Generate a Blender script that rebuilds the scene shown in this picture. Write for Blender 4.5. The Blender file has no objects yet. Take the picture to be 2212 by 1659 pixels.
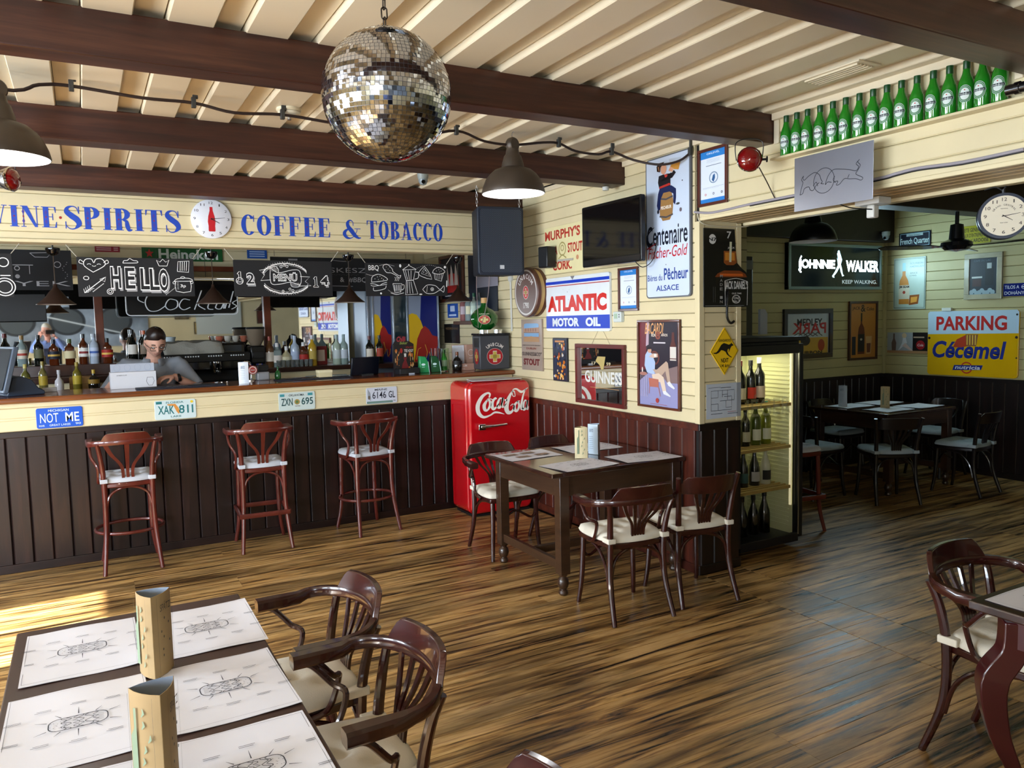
import bpy, math, random
from mathutils import Vector, Matrix
random.seed(11)
sc = bpy.context.scene
COL = sc.collection
R = math.radians
# ---------------------------------------------------------------- camera, world, light, exposure
CAMH = 1.65
cam_d = bpy.data.cameras.new('camera'); cam = bpy.data.objects.new('camera', cam_d); COL.objects.link(cam)
sc.camera = cam
FPX, CX, CY = 1665.77, 1106.0, 829.5
_y, _p, _r = R(28.974), R(4.6632), R(-1.2525)
_F = Vector((math.sin(_y)*math.cos(_p), math.cos(_y)*math.cos(_p), -math.sin(_p)))
_r0 = Vector((math.cos(_y), -math.sin(_y), 0)); _u0 = _r0.cross(_F)
_R = math.cos(_r)*_r0 + math.sin(_r)*_u0
_U = -math.sin(_r)*_r0 + math.cos(_r)*_u0
mw = Matrix(((_R.x, _U.x, -_F.x, 0), (_R.y, _U.y, -_F.y, 0), (_R.z, _U.z, -_F.z, CAMH), (0, 0, 0, 1)))
cam.matrix_world = mw
cam_d.sensor_width = 36; cam_d.lens = FPX/2212*36; cam_d.clip_start = 0.02
sc.view_settings.view_transform = 'Standard'; sc.view_settings.look = 'None'
sc.view_settings.gamma = 1; sc.view_settings.use_curve_mapping = False
sc.view_settings.exposure = 0.66
w = bpy.data.worlds.new('world'); sc.world = w; w.use_nodes = True
bg = w.node_tree.nodes['Background']; bg.inputs[0].default_value = (0.62, 0.78, 1.0, 1); bg.inputs[1].default_value = 1.6
def lamp(name, kind, loc, rot, energy, color, **k):
    d = bpy.data.lights.new(name, kind); d.energy = energy; d.color = color
    for a, b in k.items(): setattr(d, a, b)
    o = bpy.data.objects.new(name, d); COL.objects.link(o); o.location = loc; o.rotation_euler = rot
    return o
sun = lamp('sun', 'SUN', (0, 0, 5), (0, 0, 0), 34.0, (1.0, 0.97, 0.92), angle=0.01)
_sd = Vector((math.cos(R(4))*math.cos(R(31)), math.sin(R(4))*math.cos(R(31)), -math.sin(R(31))))
sun.rotation_euler = _sd.to_track_quat('-Z', 'Y').to_euler()
# daylight entering through the street windows (left wall and rear wall)
for yy, e in ((1.2, 165), (3.2, 165), (4.73, 150)):
    lamp('window_daylight', 'AREA', (-3.62, yy, 1.5), (0, R(-90), 0), e, (0.76, 0.88, 1.0), shape='RECTANGLE', size=1.5, size_y=1.3)
for xx, e in ((-2.6, 130),):
    lamp('window_daylight', 'AREA', (xx, -2.72, 1.5), (R(90), 0, 0), e, (0.78, 0.89, 1.0), shape='RECTANGLE', size=1.3, size_y=1.5)

# ---------------------------------------------------------------- measured camera -> real planes
def _ray(x, y): return _F + _R*((x-CX)/FPX) - _U*((y-CY)/FPX)
_C = Vector((0, 0, CAMH))
def onx(x, y, X): d = _ray(x, y); return _C + d*(X/d.x)
def ony(x, y, Y): d = _ray(x, y); return _C + d*(Y/d.y)
WK = 0.027                      # the sign wall runs 1.5 degrees off square
def wx(y): return 3.367+WK*(y-3.65)
def onw(x, y, off=0.001): d = _ray(x, y); return _C + d*((3.367-off-WK*3.65)/(d.x-WK*d.y))
def onz(x, y, Z): d = _ray(x, y); return _C + d*((Z-CAMH)/d.z)

# ---------------------------------------------------------------- colours and materials
def lin(c): c /= 255.0; return c/12.92 if c <= 0.04045 else ((c+0.055)/1.055)**2.4
def rgb(h):
    h = h.lstrip('#'); h = ''.join(q*2 for q in h) if len(h) == 3 else h; return (lin(int(h[0:2], 16)), lin(int(h[2:4], 16)), lin(int(h[4:6], 16)), 1)
_mc = {}
def mat(h, rough=0.5, metal=0.0, emit=0.0, trans=0.0, coat=0.0, var=0.0, vs=8.0, bump=0.0, bs=60.0, alpha=1.0, ior=1.45, objvar=0.0):
    key = (h, rough, metal, emit, trans, coat, var, vs, bump, bs, alpha, ior, objvar)
    if key in _mc: return _mc[key]
    m = bpy.data.materials.new('m_' + h.strip('#')); m.use_nodes = True
    nt = m.node_tree; b = nt.nodes['Principled BSDF']; c = rgb(h)
    b.inputs['Base Color'].default_value = c; b.inputs['Roughness'].default_value = rough
    b.inputs['Metallic'].default_value = metal; b.inputs['IOR'].default_value = ior
    if trans: b.inputs['Transmission Weight'].default_value = trans
    if coat: b.inputs['Coat Weight'].default_value = coat; b.inputs['Coat Roughness'].default_value = 0.06
    if emit: b.inputs['Emission Color'].default_value = c; b.inputs['Emission Strength'].default_value = emit
    if alpha < 1: b.inputs['Alpha'].default_value = alpha
    if var or bump or objvar:
        tc = nt.nodes.new('ShaderNodeTexCoord')
    if var or objvar:
        n = nt.nodes.new('ShaderNodeTexNoise'); n.inputs['Scale'].default_value = vs; n.inputs['Detail'].default_value = 6
        nt.links.new(tc.outputs['Object'], n.inputs['Vector'])
        mr = nt.nodes.new('ShaderNodeMapRange'); mr.inputs[1].default_value = 0.3; mr.inputs[2].default_value = 0.7
        mr.inputs[3].default_value = 1-var; mr.inputs[4].default_value = 1+var
        nt.links.new(n.outputs['Fac'], mr.inputs[0])
        v = mr.outputs[0]
        if objvar:
            oi = nt.nodes.new('ShaderNodeObjectInfo'); mo = nt.nodes.new('ShaderNodeMapRange')
            mo.inputs[3].default_value = 1-objvar; mo.inputs[4].default_value = 1+objvar
            nt.links.new(oi.outputs['Random'], mo.inputs[0])
            mu = nt.nodes.new('ShaderNodeMath'); mu.operation = 'MULTIPLY'
            nt.links.new(v, mu.inputs[0]); nt.links.new(mo.outputs[0], mu.inputs[1]); v = mu.outputs[0]
        vm = nt.nodes.new('ShaderNodeVectorMath'); vm.operation = 'SCALE'
        vm.inputs[0].default_value = c[:3]; nt.links.new(v, vm.inputs['Scale'])
        nt.links.new(vm.outputs[0], b.inputs['Base Color'])
    if bump:
        n2 = nt.nodes.new('ShaderNodeTexNoise'); n2.inputs['Scale'].default_value = bs; n2.inputs['Detail'].default_value = 4
        nt.links.new(tc.outputs['Object'], n2.inputs['Vector'])
        bp = nt.nodes.new('ShaderNodeBump'); bp.inputs['Strength'].default_value = bump; bp.inputs['Distance'].default_value = 0.01
        nt.links.new(n2.outputs['Fac'], bp.inputs['Height']); nt.links.new(bp.outputs[0], b.inputs['Normal'])
    _mc[key] = m; return m
def wood(stops, scale, rough=0.4, coat=0.0, bump=0.15, objvar=0.15, blotch=0.0, detail=8, dist=0.4, r2=None):
    """grain stretched along one axis: stops = [(pos, hex)...], scale = xyz of the noise"""
    m = bpy.data.materials.new('m_wood'); m.use_nodes = True; nt = m.node_tree; b = nt.nodes['Principled BSDF']
    tc = nt.nodes.new('ShaderNodeTexCoord'); oi = nt.nodes.new('ShaderNodeObjectInfo')
    vm = nt.nodes.new('ShaderNodeVectorMath'); vm.operation = 'MULTIPLY'; vm.inputs[1].default_value = scale
    mu = nt.nodes.new('ShaderNodeMath'); mu.operation = 'MULTIPLY'; mu.inputs[1].default_value = 37.0
    nt.links.new(oi.outputs['Random'], mu.inputs[0])
    ad = nt.nodes.new('ShaderNodeVectorMath'); ad.operation = 'ADD'
    nt.links.new(tc.outputs['Object'], vm.inputs[0]); nt.links.new(vm.outputs[0], ad.inputs[0]); nt.links.new(mu.outputs[0], ad.inputs[1])
    n = nt.nodes.new('ShaderNodeTexNoise'); n.inputs['Scale'].default_value = 1; n.inputs['Detail'].default_value = detail
    n.inputs['Roughness'].default_value = 0.62; n.inputs['Distortion'].default_value = dist
    nt.links.new(ad.outputs[0], n.inputs['Vector'])
    cr = nt.nodes.new('ShaderNodeValToRGB'); e = cr.color_ramp.elements
    e[0].position, e[0].color = stops[0][0], rgb(stops[0][1]); e[1].position, e[1].color = stops[-1][0], rgb(stops[-1][1])
    for p, h in stops[1:-1]:
        q = e.new(p); q.color = rgb(h)
    nt.links.new(n.outputs['Fac'], cr.inputs[0])
    mo = nt.nodes.new('ShaderNodeMapRange'); mo.inputs[3].default_value = 1-objvar; mo.inputs[4].default_value = 1+objvar
    nt.links.new(oi.outputs['Random'], mo.inputs[0])
    sv = nt.nodes.new('ShaderNodeVectorMath'); sv.operation = 'SCALE'
    nt.links.new(cr.outputs[0], sv.inputs[0])
    if blotch:                                   # worn dark patches, larger than the grain
        g = nt.nodes.new('ShaderNodeNewGeometry'); v2 = nt.nodes.new('ShaderNodeVectorMath'); v2.operation = 'MULTIPLY'; v2.inputs[1].default_value = (0.9, 5.0, 1)
        n2 = nt.nodes.new('ShaderNodeTexNoise'); n2.inputs['Scale'].default_value = 1.0; n2.inputs['Detail'].default_value = 5; n2.inputs['Roughness'].default_value = .65
        nt.links.new(g.outputs['Position'], v2.inputs[0]); nt.links.new(v2.outputs[0], n2.inputs['Vector'])
        m2 = nt.nodes.new('ShaderNodeMapRange'); m2.inputs[1].default_value = .40; m2.inputs[2].default_value = .56; m2.inputs[3].default_value = 1-blotch; m2.inputs[4].default_value = 1.12
        nt.links.new(n2.outputs['Fac'], m2.inputs[0]); mm = nt.nodes.new('ShaderNodeMath'); mm.operation = 'MULTIPLY'
        nt.links.new(mo.outputs[0], mm.inputs[0]); nt.links.new(m2.outputs[0], mm.inputs[1]); nt.links.new(mm.outputs[0], sv.inputs['Scale'])
    else: nt.links.new(mo.outputs[0], sv.inputs['Scale'])
    nt.links.new(sv.outputs[0], b.inputs['Base Color'])
    b.inputs['Roughness'].default_value = rough
    if r2:
        rr = nt.nodes.new('ShaderNodeMapRange'); rr.inputs[1].default_value = .35; rr.inputs[2].default_value = .65
        rr.inputs[3].default_value = rough; rr.inputs[4].default_value = r2
        nt.links.new(n.outputs['Fac'], rr.inputs[0]); nt.links.new(rr.outputs[0], b.inputs['Roughness'])
    if coat: b.inputs['Coat Weight'].default_value = coat; b.inputs['Coat Roughness'].default_value = 0.08
    if bump:
        bp = nt.nodes.new('ShaderNodeBump'); bp.inputs['Strength'].default_value = bump; bp.inputs['Distance'].default_value = 0.004
        nt.links.new(n.outputs['Fac'], bp.inputs['Height']); nt.links.new(bp.outputs[0], b.inputs['Normal'])
    return m

# ---------------------------------------------------------------- mesh builder
class MB:
    def __init__(s): s.v = []; s.f = []; s.m = []; s.ly = 0.0
    def add(s, vs, fs, m=0):
        o = len(s.v); s.v += [tuple(p) for p in vs]
        for f in fs: s.f.append(tuple(o+i for i in f)); s.m.append(m)
        return s
    def box(s, x0, x1, y0, y1, z0, z1, m=0):
        vs = [(x0,y0,z0),(x1,y0,z0),(x1,y1,z0),(x0,y1,z0),(x0,y0,z1),(x1,y0,z1),(x1,y1,z1),(x0,y1,z1)]
        return s.add(vs, [(0,3,2,1),(4,5,6,7),(0,1,5,4),(1,2,6,5),(2,3,7,6),(3,0,4,7)], m)
    def prism(s, pts, y0, y1, m=0):            # outline in xz, extruded along y
        n = len(pts); vs = [(x, y0, z) for x, z in pts] + [(x, y1, z) for x, z in pts]
        fs = [tuple(range(n)), tuple(range(2*n-1, n-1, -1))] + [(i, i+n, (i+1) % n+n, (i+1) % n) for i in range(n)]
        return s.add(vs, fs, m)
    def prismz(s, pts, z0, z1, m=0):
        n = len(pts); vs = [(x, y, z0) for x, y in pts] + [(x, y, z1) for x, y in pts]
        fs = [tuple(range(n-1, -1, -1)), tuple(range(n, 2*n))] + [(i, (i+1) % n, (i+1) % n+n, i+n) for i in range(n)]
        return s.add(vs, fs, m)
    def tube(s, path, r, n=8, m=0, cap=True, sy=1.0):
        P = [Vector(p) for p in path]; k = len(P); rs = r if isinstance(r, (list, tuple)) else [r]*k
        up = None; vs = []
        for i, p in enumerate(P):
            t = (P[min(i+1, k-1)] - P[max(i-1, 0)]).normalized()
            if up is None:
                up = Vector((0, 0, 1)) if abs(t.z) < 0.9 else Vector((0, 1, 0))
            a = up - t*up.dot(t)
            if a.length < 1e-5: a = Vector((1, 0, 0))
            a.normalize(); b = t.cross(a); up = a
            for j in range(n):
                th = 2*math.pi*j/n
                vs.append(p + (a*math.cos(th)*sy + b*math.sin(th))*rs[i])
        fs = [(i*n+j, (i+1)*n+j, (i+1)*n+(j+1) % n, i*n+(j+1) % n) for i in range(k-1) for j in range(n)]
        if cap: fs += [tuple(range(n)), tuple(range(k*n-1, (k-1)*n-1, -1))]
        return s.add(vs, fs, m)
    def strip(s, path, w, h, m=0):              # rectangular bar, h along z, w horizontal
        P = [Vector(p) for p in path]; k = len(P); vs = []
        for i, p in enumerate(P):
            t = P[min(i+1, k-1)] - P[max(i-1, 0)]; t.normalize()
            sd = t.cross(Vector((0, 0, 1)))
            if sd.length < 1e-3: sd = Vector((0, 1, 0))
            sd.normalize(); up = sd.cross(t)
            ww = w[i] if isinstance(w, list) else w; hh = h[i] if isinstance(h, list) else h
            for a, b in ((-1,-.6),(-.7,-1),(.7,-1),(1,-.6),(1,.6),(.7,1),(-.7,1),(-1,.6)):
                vs.append(p + sd*(a*ww/2) + up*(b*hh/2))
        n = 8
        fs = [(i*n+j, i*n+(j+1) % n, (i+1)*n+(j+1) % n, (i+1)*n+j) for i in range(k-1) for j in range(n)]
        fs += [tuple(range(n-1, -1, -1)), tuple(range((k-1)*n, k*n))]
        return s.add(vs, fs, m)
    def lathe(s, prof, n=24, c=(0, 0, 0), m=0, ms=None, caps=True):
        k = len(prof); vs = []
        for r, z in prof:
            for j in range(n):
                a = 2*math.pi*j/n; vs.append((c[0]+r*math.cos(a), c[1]+r*math.sin(a), c[2]+z))
        o = len(s.v); s.v += vs
        for i in range(k-1):
            for j in range(n):
                s.f.append((o+i*n+j, o+i*n+(j+1) % n, o+(i+1)*n+(j+1) % n, o+(i+1)*n+j)); s.m.append(ms[i] if ms else m)
        for i, rev in ((0, True), (k-1, False)):
            if caps and prof[i][0] > 1e-4:
                q = tuple(o+i*n+j for j in range(n)); s.f.append(q[::-1] if rev else q); s.m.append(ms[min(i, k-2)] if ms else m)
        return s
    # flat artwork facing -y
    def poly(s, pts, y=0.0, m=0): return s.add([(x, y, z) for x, z in pts], [tuple(range(len(pts)))], m)
    def ell(s, cx, cz, rx, rz, y=0.0, m=0, n=28, a0=0, a1=360, ix=None, iz=None):
        full = abs(a1-a0) >= 359.9; k = n if full else n+1
        A = [R(a0+(a1-a0)*i/n) for i in range(k)]
        if ix is None: return s.poly([(cx+rx*math.cos(a), cz+rz*math.sin(a)) for a in A], y, m)
        iz = ix if iz is None else iz
        vs = [(cx+rx*math.cos(a), y, cz+rz*math.sin(a)) for a in A]+[(cx+ix*math.cos(a), y, cz+iz*math.sin(a)) for a in A]
        return s.add(vs, [(i, (i+1) % k, (i+1) % k+k, i+k) for i in range(k if full else k-1)], m)
    def stroke(s, pts, wd, y=0.0, m=0, closed=False):
        P = [Vector((a, b)) for a, b in pts]
        if closed: P.append(P[0].copy())
        k = len(P); ws = wd if isinstance(wd, (list, tuple)) else [wd]*k; L = []; Rr = []
        for i, p in enumerate(P):
            a = P[i-1] if i else (P[-2] if closed else P[0]); b = P[i+1] if i < k-1 else (P[1] if closed else P[-1])
            t = b-a
            if t.length < 1e-9: t = Vector((1, 0))
            t.normalize(); nn = Vector((-t.y, t.x))*ws[min(i, len(ws)-1)]/2
            L.append(p+nn); Rr.append(p-nn)
        vs = [(q.x, y, q.y) for q in L]+[(q.x, y, q.y) for q in Rr]
        return s.add(vs, [(i, i+k, i+1+k, i+1) for i in range(k-1)], m)
    def text(s, t, x0, x1, z0, z1, y=0.0, m=0, shear=0.0, bold=0.0, mirror=False):
        tv, tf = _text(t, bold); 
        for p in tv: pass
        vs = [(p[0]+shear*p[1], p[1]) for p in tv]
        ax = min(p[0] for p in vs); bx = max(p[0] for p in vs); ay = min(p[1] for p in vs); by = max(p[1] for p in vs)
        out = []
        for p in vs:
            u = (p[0]-ax)/(bx-ax); v = (p[1]-ay)/(by-ay)
            if mirror: u = 1-u
            out.append((x0+(x1-x0)*u, y, z0+(z1-z0)*v))
        return s.add(out, tf, m)
    def xf(s, M, i0=0):
        for i in range(i0, len(s.v)): s.v[i] = tuple(M @ Vector(s.v[i]))
        return s
    def mesh(s, name, mats, smooth=35):
        me = bpy.data.meshes.new(name); me.from_pydata(s.v, [], s.f)
        mats = mats if isinstance(mats, (list, tuple)) else [mats]
        for q in mats: me.materials.append(q)
        me.polygons.foreach_set('material_index', s.m)
        if smooth:
            me.polygons.foreach_set('use_smooth', [True]*len(s.f))
            me.update(); me.set_sharp_from_angle(angle=R(smooth))
        me.update(); return me
    def build(s, name, mats, parent=None, loc=None, rot=None, smooth=35, bevel=0, label=None):
        o = bpy.data.objects.new(name, s.mesh(name, mats, smooth)); COL.objects.link(o)
        if parent is not None: o.parent = parent
        if loc is not None: o.location = loc
        if rot is not None: o.rotation_euler = rot
        if bevel:
            b = o.modifiers.new('bevel', 'BEVEL'); b.width = bevel; b.segments = 2; b.limit_method = 'ANGLE'; b.harden_normals = False
        if label: o['label'] = label
        return o
_tc = {}
def _text(t, bold):
    k = (t, bold)
    if k not in _tc:
        cu = bpy.data.curves.new('t', 'FONT'); cu.body = t; cu.size = 1; cu.resolution_u = 3; cu.offset = bold
        o = bpy.data.objects.new('t', cu); COL.objects.link(o)
        dg = bpy.context.evaluated_depsgraph_get(); me = bpy.data.meshes.new_from_object(o.evaluated_get(dg))
        _tc[k] = ([(v.co.x, v.co.y) for v in me.vertices], [tuple(p.vertices) for p in me.polygons])
        bpy.data.objects.remove(o); bpy.data.curves.remove(cu); bpy.data.meshes.remove(me)
    return _tc[k]
def tag(o, label=None, cat=None, group=None, kind=None):
    if label: o['label'] = label
    if cat: o['category'] = cat
    if group: o['group'] = group
    if kind: o['kind'] = kind
    return o
def empty(name, loc=(0, 0, 0), rz=0.0):
    o = bpy.data.objects.new(name, None); COL.objects.link(o); o.location = loc; o.rotation_euler = (0, 0, rz); o.empty_display_size = 0.1
    return o
def kids(o): return [c for c in bpy.data.objects if c.parent == o]
def dup(root, loc=None, rz=None, label=None, group=None):
    def cp(o, par):
        c = o.copy(); COL.objects.link(c)
        if par is not None: c.parent = par
        for ch in KM.get(o.name, []): cp(ch, c)
        return c
    KM = {}
    for c in bpy.data.objects:
        if c.parent: KM.setdefault(c.parent.name, []).append(c)
    c = cp(root, None)
    if loc is not None: c.location = loc
    if rz is not None: c.rotation_euler = (0, 0, rz)
    if label: c['label'] = label
    if group: c['group'] = group
    return c
def smoothpath(pts, n=6):
    P = [Vector(p) for p in pts]; out = []
    for i in range(len(P)-1):
        p0 = P[max(i-1, 0)]; p1 = P[i]; p2 = P[i+1]; p3 = P[min(i+2, len(P)-1)]
        for j in range(n):
            t = j/n; out.append(0.5*((2*p1)+(p2-p0)*t+(2*p0-5*p1+4*p2-p3)*t*t+(3*p1-p0-3*p2+p3)*t**3))
    out.append(P[-1]); return [tuple(q) for q in out]
def interp(ws, n): 
    out = []; k = len(ws)-1
    for i in range(n):
        t = i/(n-1)*k; j = min(int(t), k-1); out.append(ws[j]+(ws[j+1]-ws[j])*(t-j))
    return out
def rrect(w, h, r, n=5, cx=0, cz=0):
    out = []
    for sx, sz, a in ((1, 1, 0), (-1, 1, 90), (-1, -1, 180), (1, -1, 270)):
        for i in range(n+1):
            t = R(a+90*i/n); out.append((cx+sx*(w/2-r)+r*math.cos(t), cz+sz*(h/2-r)+r*math.sin(t)))
    return out

# ---------------------------------------------------------------- palette
CREAM = mat('#D9CBA4', 0.42, var=0.05, vs=3, objvar=0.04)
CREAMC = mat('#D8CAAE', 0.38, var=0.04, vs=2, objvar=0.04)
WHITE = mat('#E8E8E6', 0.5); PAPER = mat('#D8D6DC', 0.75); BLACK = mat('#0C0C0D', 0.4); INK = mat('#1C1C1E', 0.6)
GREYI = mat('#77777A', 0.7); CHALK = mat('#EDEDED', 0.8); BOARD = mat('#151518', 0.75, var=0.1)
REDP = mat('#C4201C', 0.35); BLUEP = mat('#1747C0', 0.35); NAVY = mat('#14203C', 0.5)
STEEL = mat('#B8BAC0', 0.25, metal=1.0); CHROME = mat('#E0E0E2', 0.08, metal=1.0); DMETAL = mat('#17181B', 0.35)
GOLD = mat('#B7913F', 0.4); YELLOW = mat('#F2C416', 0.4)
MIRROR = mat('#E9ECEC', 0.02, metal=1.0)
# ---------------------------------------------------------------- the room
XW, YB, YM, YC = 3.367, 6.19, 8.15, 3.65     # right wall, bar front, back wall, column face
Z0, ZT = 0.975, 2.74
XL, YR = -3.5, -2.6
BEAMW = wood([(0.25, '#1C0C08'), (0.5, '#391A10'), (0.75, '#54301F')], (1.2, 22, 22), 0.42, bump=0.2, objvar=0.08)
WAINS = wood([(0.25, '#100807'), (0.5, '#1E100F'), (0.8, '#382019')], (1.5, 18, 18), 0.33, bump=0.15, objvar=0.3)
WAINR = wood([(0.2, '#1F0C09'), (0.5, '#41190F'), (0.8, '#6B2F1B')], (1.5, 18, 18), 0.4, bump=0.15, objvar=0.4)
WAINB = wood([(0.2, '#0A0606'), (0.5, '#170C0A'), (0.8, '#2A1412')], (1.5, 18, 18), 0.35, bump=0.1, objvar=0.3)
FLOORM = wood([(0.30, '#17120E'), (0.38, '#3A2917'), (0.44, '#7E5B32'), (0.52, '#AE8850'), (0.60, '#C09C68'), (0.68, '#8C6238'), (0.76, '#3E2A18')],
              (1.5, 20, 30), 0.27, bump=0.3, objvar=0.10, blotch=0.55, dist=0.7, detail=12, r2=0.45)
COUNTER = wood([(0.25, '#3A1B0D'), (0.5, '#6E3A18'), (0.8, '#8E5024')], (1.5, 25, 25), 0.22, coat=0.5, bump=0.05)
DARKW = wood([(0.25, '#1C0D09'), (0.5, '#34190F'), (0.8, '#4A2616')], (2, 20, 20), 0.3, coat=0.3, bump=0.06)
DARKB = mat('#0B0706', 0.8)
_bm = {}
def board(L, W, T, cham=0.005, m=None, mid=0):
    """board lying along local x, width along z, front face at y=-T"""
    k = (round(L, 3), round(W, 3), round(T, 3), cham, id(m))
    if k not in _bm:
        b = MB(); c = cham; h = W/2-0.0012
        pts = [(-h, 0), (-h, -T+c), (-h+c, -T), (h-c, -T), (h, -T+c), (h, 0)]
        n = len(pts); vs = [(-L/2, y, z) for z, y in pts]+[(L/2, y, z) for z, y in pts]
        b.add(vs, [tuple(range(n)), tuple(range(2*n-1, n-1, -1))]+[(i, i+n, (i+1) % n+n, (i+1) % n) for i in range(n)])
        _bm[k] = b.mesh('plank', m, 0)
    return _bm[k]
def plank(parent, me, loc, rot=(0, 0, 0)):
    o = bpy.data.objects.new('plank', me); COL.objects.link(o); o.parent = parent; o.location = loc; o.rotation_euler = rot
    return o
def S(name, mb, m, bevel=0, smooth=0):
    o = mb.build(name, m, smooth=smooth, bevel=bevel); o['kind'] = 'structure'; return o

# floor
fb = MB(); fb.box(XL, 8.2, YR, 8.2, -0.12, -0.013)
floor = S('floor', fb, mat('#2A1A10', 0.5))
def floor_rows(x0, x1, y0, y1, wd, lens):
    y = y0
    while y < y1-0.01:
        ww = min(wd, y1-y); x = x0; first = True
        while x < x1-0.01:
            L = min(random.choice(lens), x1-x)
            if x1-(x+L) < 0.5: L = x1-x
            me = board(L-0.001, ww+0.0012, 0.013, 0.0009, FLOORM)
            o = plank(floor, me, (x+L/2, y+ww/2, -0.013), (R(-90), 0, 0)); x += L
        y += wd
floor_rows(XL, 3.375, -0.2, 6.19, 0.128, [2.9, 3.7, 4.3])
floor_rows(XL, 3.375, YR, -0.2, 0.3, [7])
floor_rows(3.38, 3.705, -0.2, 3.645, 0.256, [0.4])
floor_rows(3.71, 7.86, 1.1, 5.55, 0.128, [2.2, 3.1, 4.2])
floor_rows(3.71, 7.86, YR, 1.1, 0.4, [7])
floor_rows(XL, 3.36, 6.75, 7.6, 0.28, [7])
# ceiling : board and batten along Y
cb = MB(); cb.box(XL-0.1, XW+0.4, YR-0.1, 6.2, 2.79, 2.9)
ceiling = S('ceiling', cb, CREAMC)
xa = 0.327
for k in range(-15, 12):
    x = xa+0.268*k
    if x+0.16 < XW+0.12 and x > XL-0.1:
        ww = min(0.16, XW-x); me = board(8.8, ww, 0.045, 0.004, CREAMC)
        plank(ceiling, me, (x+ww/2, 1.8, 2.785), (R(90), 0, R(90)))
    if x-0.108 < XW and x-0.108 > XL-0.1:
        ww = min(0.106, XW-(x-0.108)); me = board(8.8, ww, 0.015, 0.002, CREAMC)
        plank(ceiling, me, (x-0.108+ww/2, 1.8, 2.785), (R(90), 0, R(90)))
for i, (ya, yb, zb) in enumerate(((1.635, 1.77, 2.585), (3.06, 3.185, 2.585), (4.42, 4.58, 2.585), (5.93, 6.1, 2.585))):
    b = MB(); b.box(XL, XW+(WK*(ya-YC)+.02 if ya > YC else 0), ya, yb, zb, 2.745)
    o = S('beam_%d' % (i+1), b, BEAMW, bevel=0.006)
# crown trim along the right wall, between the beams
t = MB()
for ya, yb in ((-2.6, 1.63), (1.775, 3.055), (3.19, 4.415), (4.585, 5.925), (6.1, 6.19)):
    f_ = wx(max(yb, 3.65))-XW; t.box(XW-0.03+f_, XW+f_, ya, yb, 2.705, 2.742)
    if ya < 3: t.box(XW-0.012, XW, yb-0.035, yb, 2.58, 2.705); t.box(XW-0.012, XW, ya, ya+0.035, 2.58, 2.705)
S('trim_1', t, CREAMC, bevel=0.004)

# right wall (with thick end) and the header over the opening
wb = MB(); wb.box(XW+0.016, 3.64, YC+0.05, 8.5, 0, 2.8)
wall_right = S('wall_right', wb, DARKB)
WANG = -math.atan(WK); _pv = Vector((XW, YC, 0)); wall_right.rotation_euler = (0, 0, WANG)
wall_right.location = _pv - (Matrix.Rotation(WANG, 3, 'Z') @ _pv)
wb = MB(); wb.box(XW+0.018, 3.715, YC+0.016, YC+0.4, 0, 2.8); wall_end = S('wall_end', wb, DARKB)
zz = Z0; i = 0
while zz < 2.735:
    ww = min(0.0875, 2.742-zz)
    plank(wall_right, board(8.34-YC-0.04, ww, 0.018, 0.005, CREAM), (XW+0.018, (8.34+YC+0.04)/2, zz+ww/2), (0, 0, R(-90)))
    if zz < 2.2: plank(wall_end, board(0.27, ww, 0.018, 0.005, CREAM), (3.545, YC+0.018, zz+ww/2))
    zz += 0.0875
y = 8.14
while y > YC+0.05:
    ww = min(0.12, y-YC-0.01)
    plank(wall_right, board(0.87, ww, 0.018, 0.006, WAINR), (XW+0.018, y-ww/2, 0.06+0.435), (0, R(90), R(-90))); y -= 0.12
x = XW+0.0
for k in range(3): plank(wall_end, board(0.87, 0.112, 0.018, 0.006, WAINB), (XW+0.066+0.112*k, YC+0.018, 0.495), (0, R(90), 0))
t = MB()
t.box(XW-0.004, XW+0.016, YC, 8.14, 0.93, 0.975); t.box(XW-0.008, XW+0.016, YC, 8.14, 0.0, 0.06)
o = S('baseboard_right', t, WAINR, bevel=0.004); o.location = wall_right.location; o.rotation_euler = wall_right.rotation_euler
t = MB(); t.box(XW-0.004, 3.72, YC-0.004, YC+0.016, 0.93, 0.975); t.box(XW-0.008, 3.72, YC-0.008, YC+0.016, 0.0, 0.06); S('trim_2', t, WAINB, bevel=0.004)
t = MB()
t.box(XW-0.003, XW+0.04, YC-0.003, YC+0.04, 0.975, 2.24); t.box(3.68, 3.722, YC-0.003, YC+0.04, 0.975, 2.24)
S('trim_3', t, CREAM, bevel=0.003)
hb = MB(); hb.box(XW+0.016, 3.715, YR, YC+0.016, 2.262, 2.8)
header = S('wall_header', hb, CREAM)
zz = 2.255
for hgt in (0.075, 0.102, 0.102, 0.102, 0.102):
    plank(header, board(YC-YR-0.01, hgt, 0.018, 0.006, CREAM), (XW+0.018, (YC+YR)/2, zz+hgt/2), (0, 0, R(-90))); zz += hgt
for k, (xx, ww) in enumerate(((XW+0.035, 0.07), (XW+0.11, 0.075), (XW+0.19, 0.08), (XW+0.275, 0.085), (3.70, 0.065))):
    plank(header, board(YC-YR-0.01, ww, 0.02, 0.006, mat('#BFA67A', 0.4, var=0.05, objvar=0.1)), (xx, (YC+YR)/2, 2.262), (R(90), 0, R(90)))
t = MB(); t.box(3.735, 3.80, YR, YC, 2.225, 2.275); t.box(XW-0.006, XW+0.02, YR, YC, 2.24, 2.262)
S('trim_4', t, CREAM, bevel=0.005)

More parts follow.
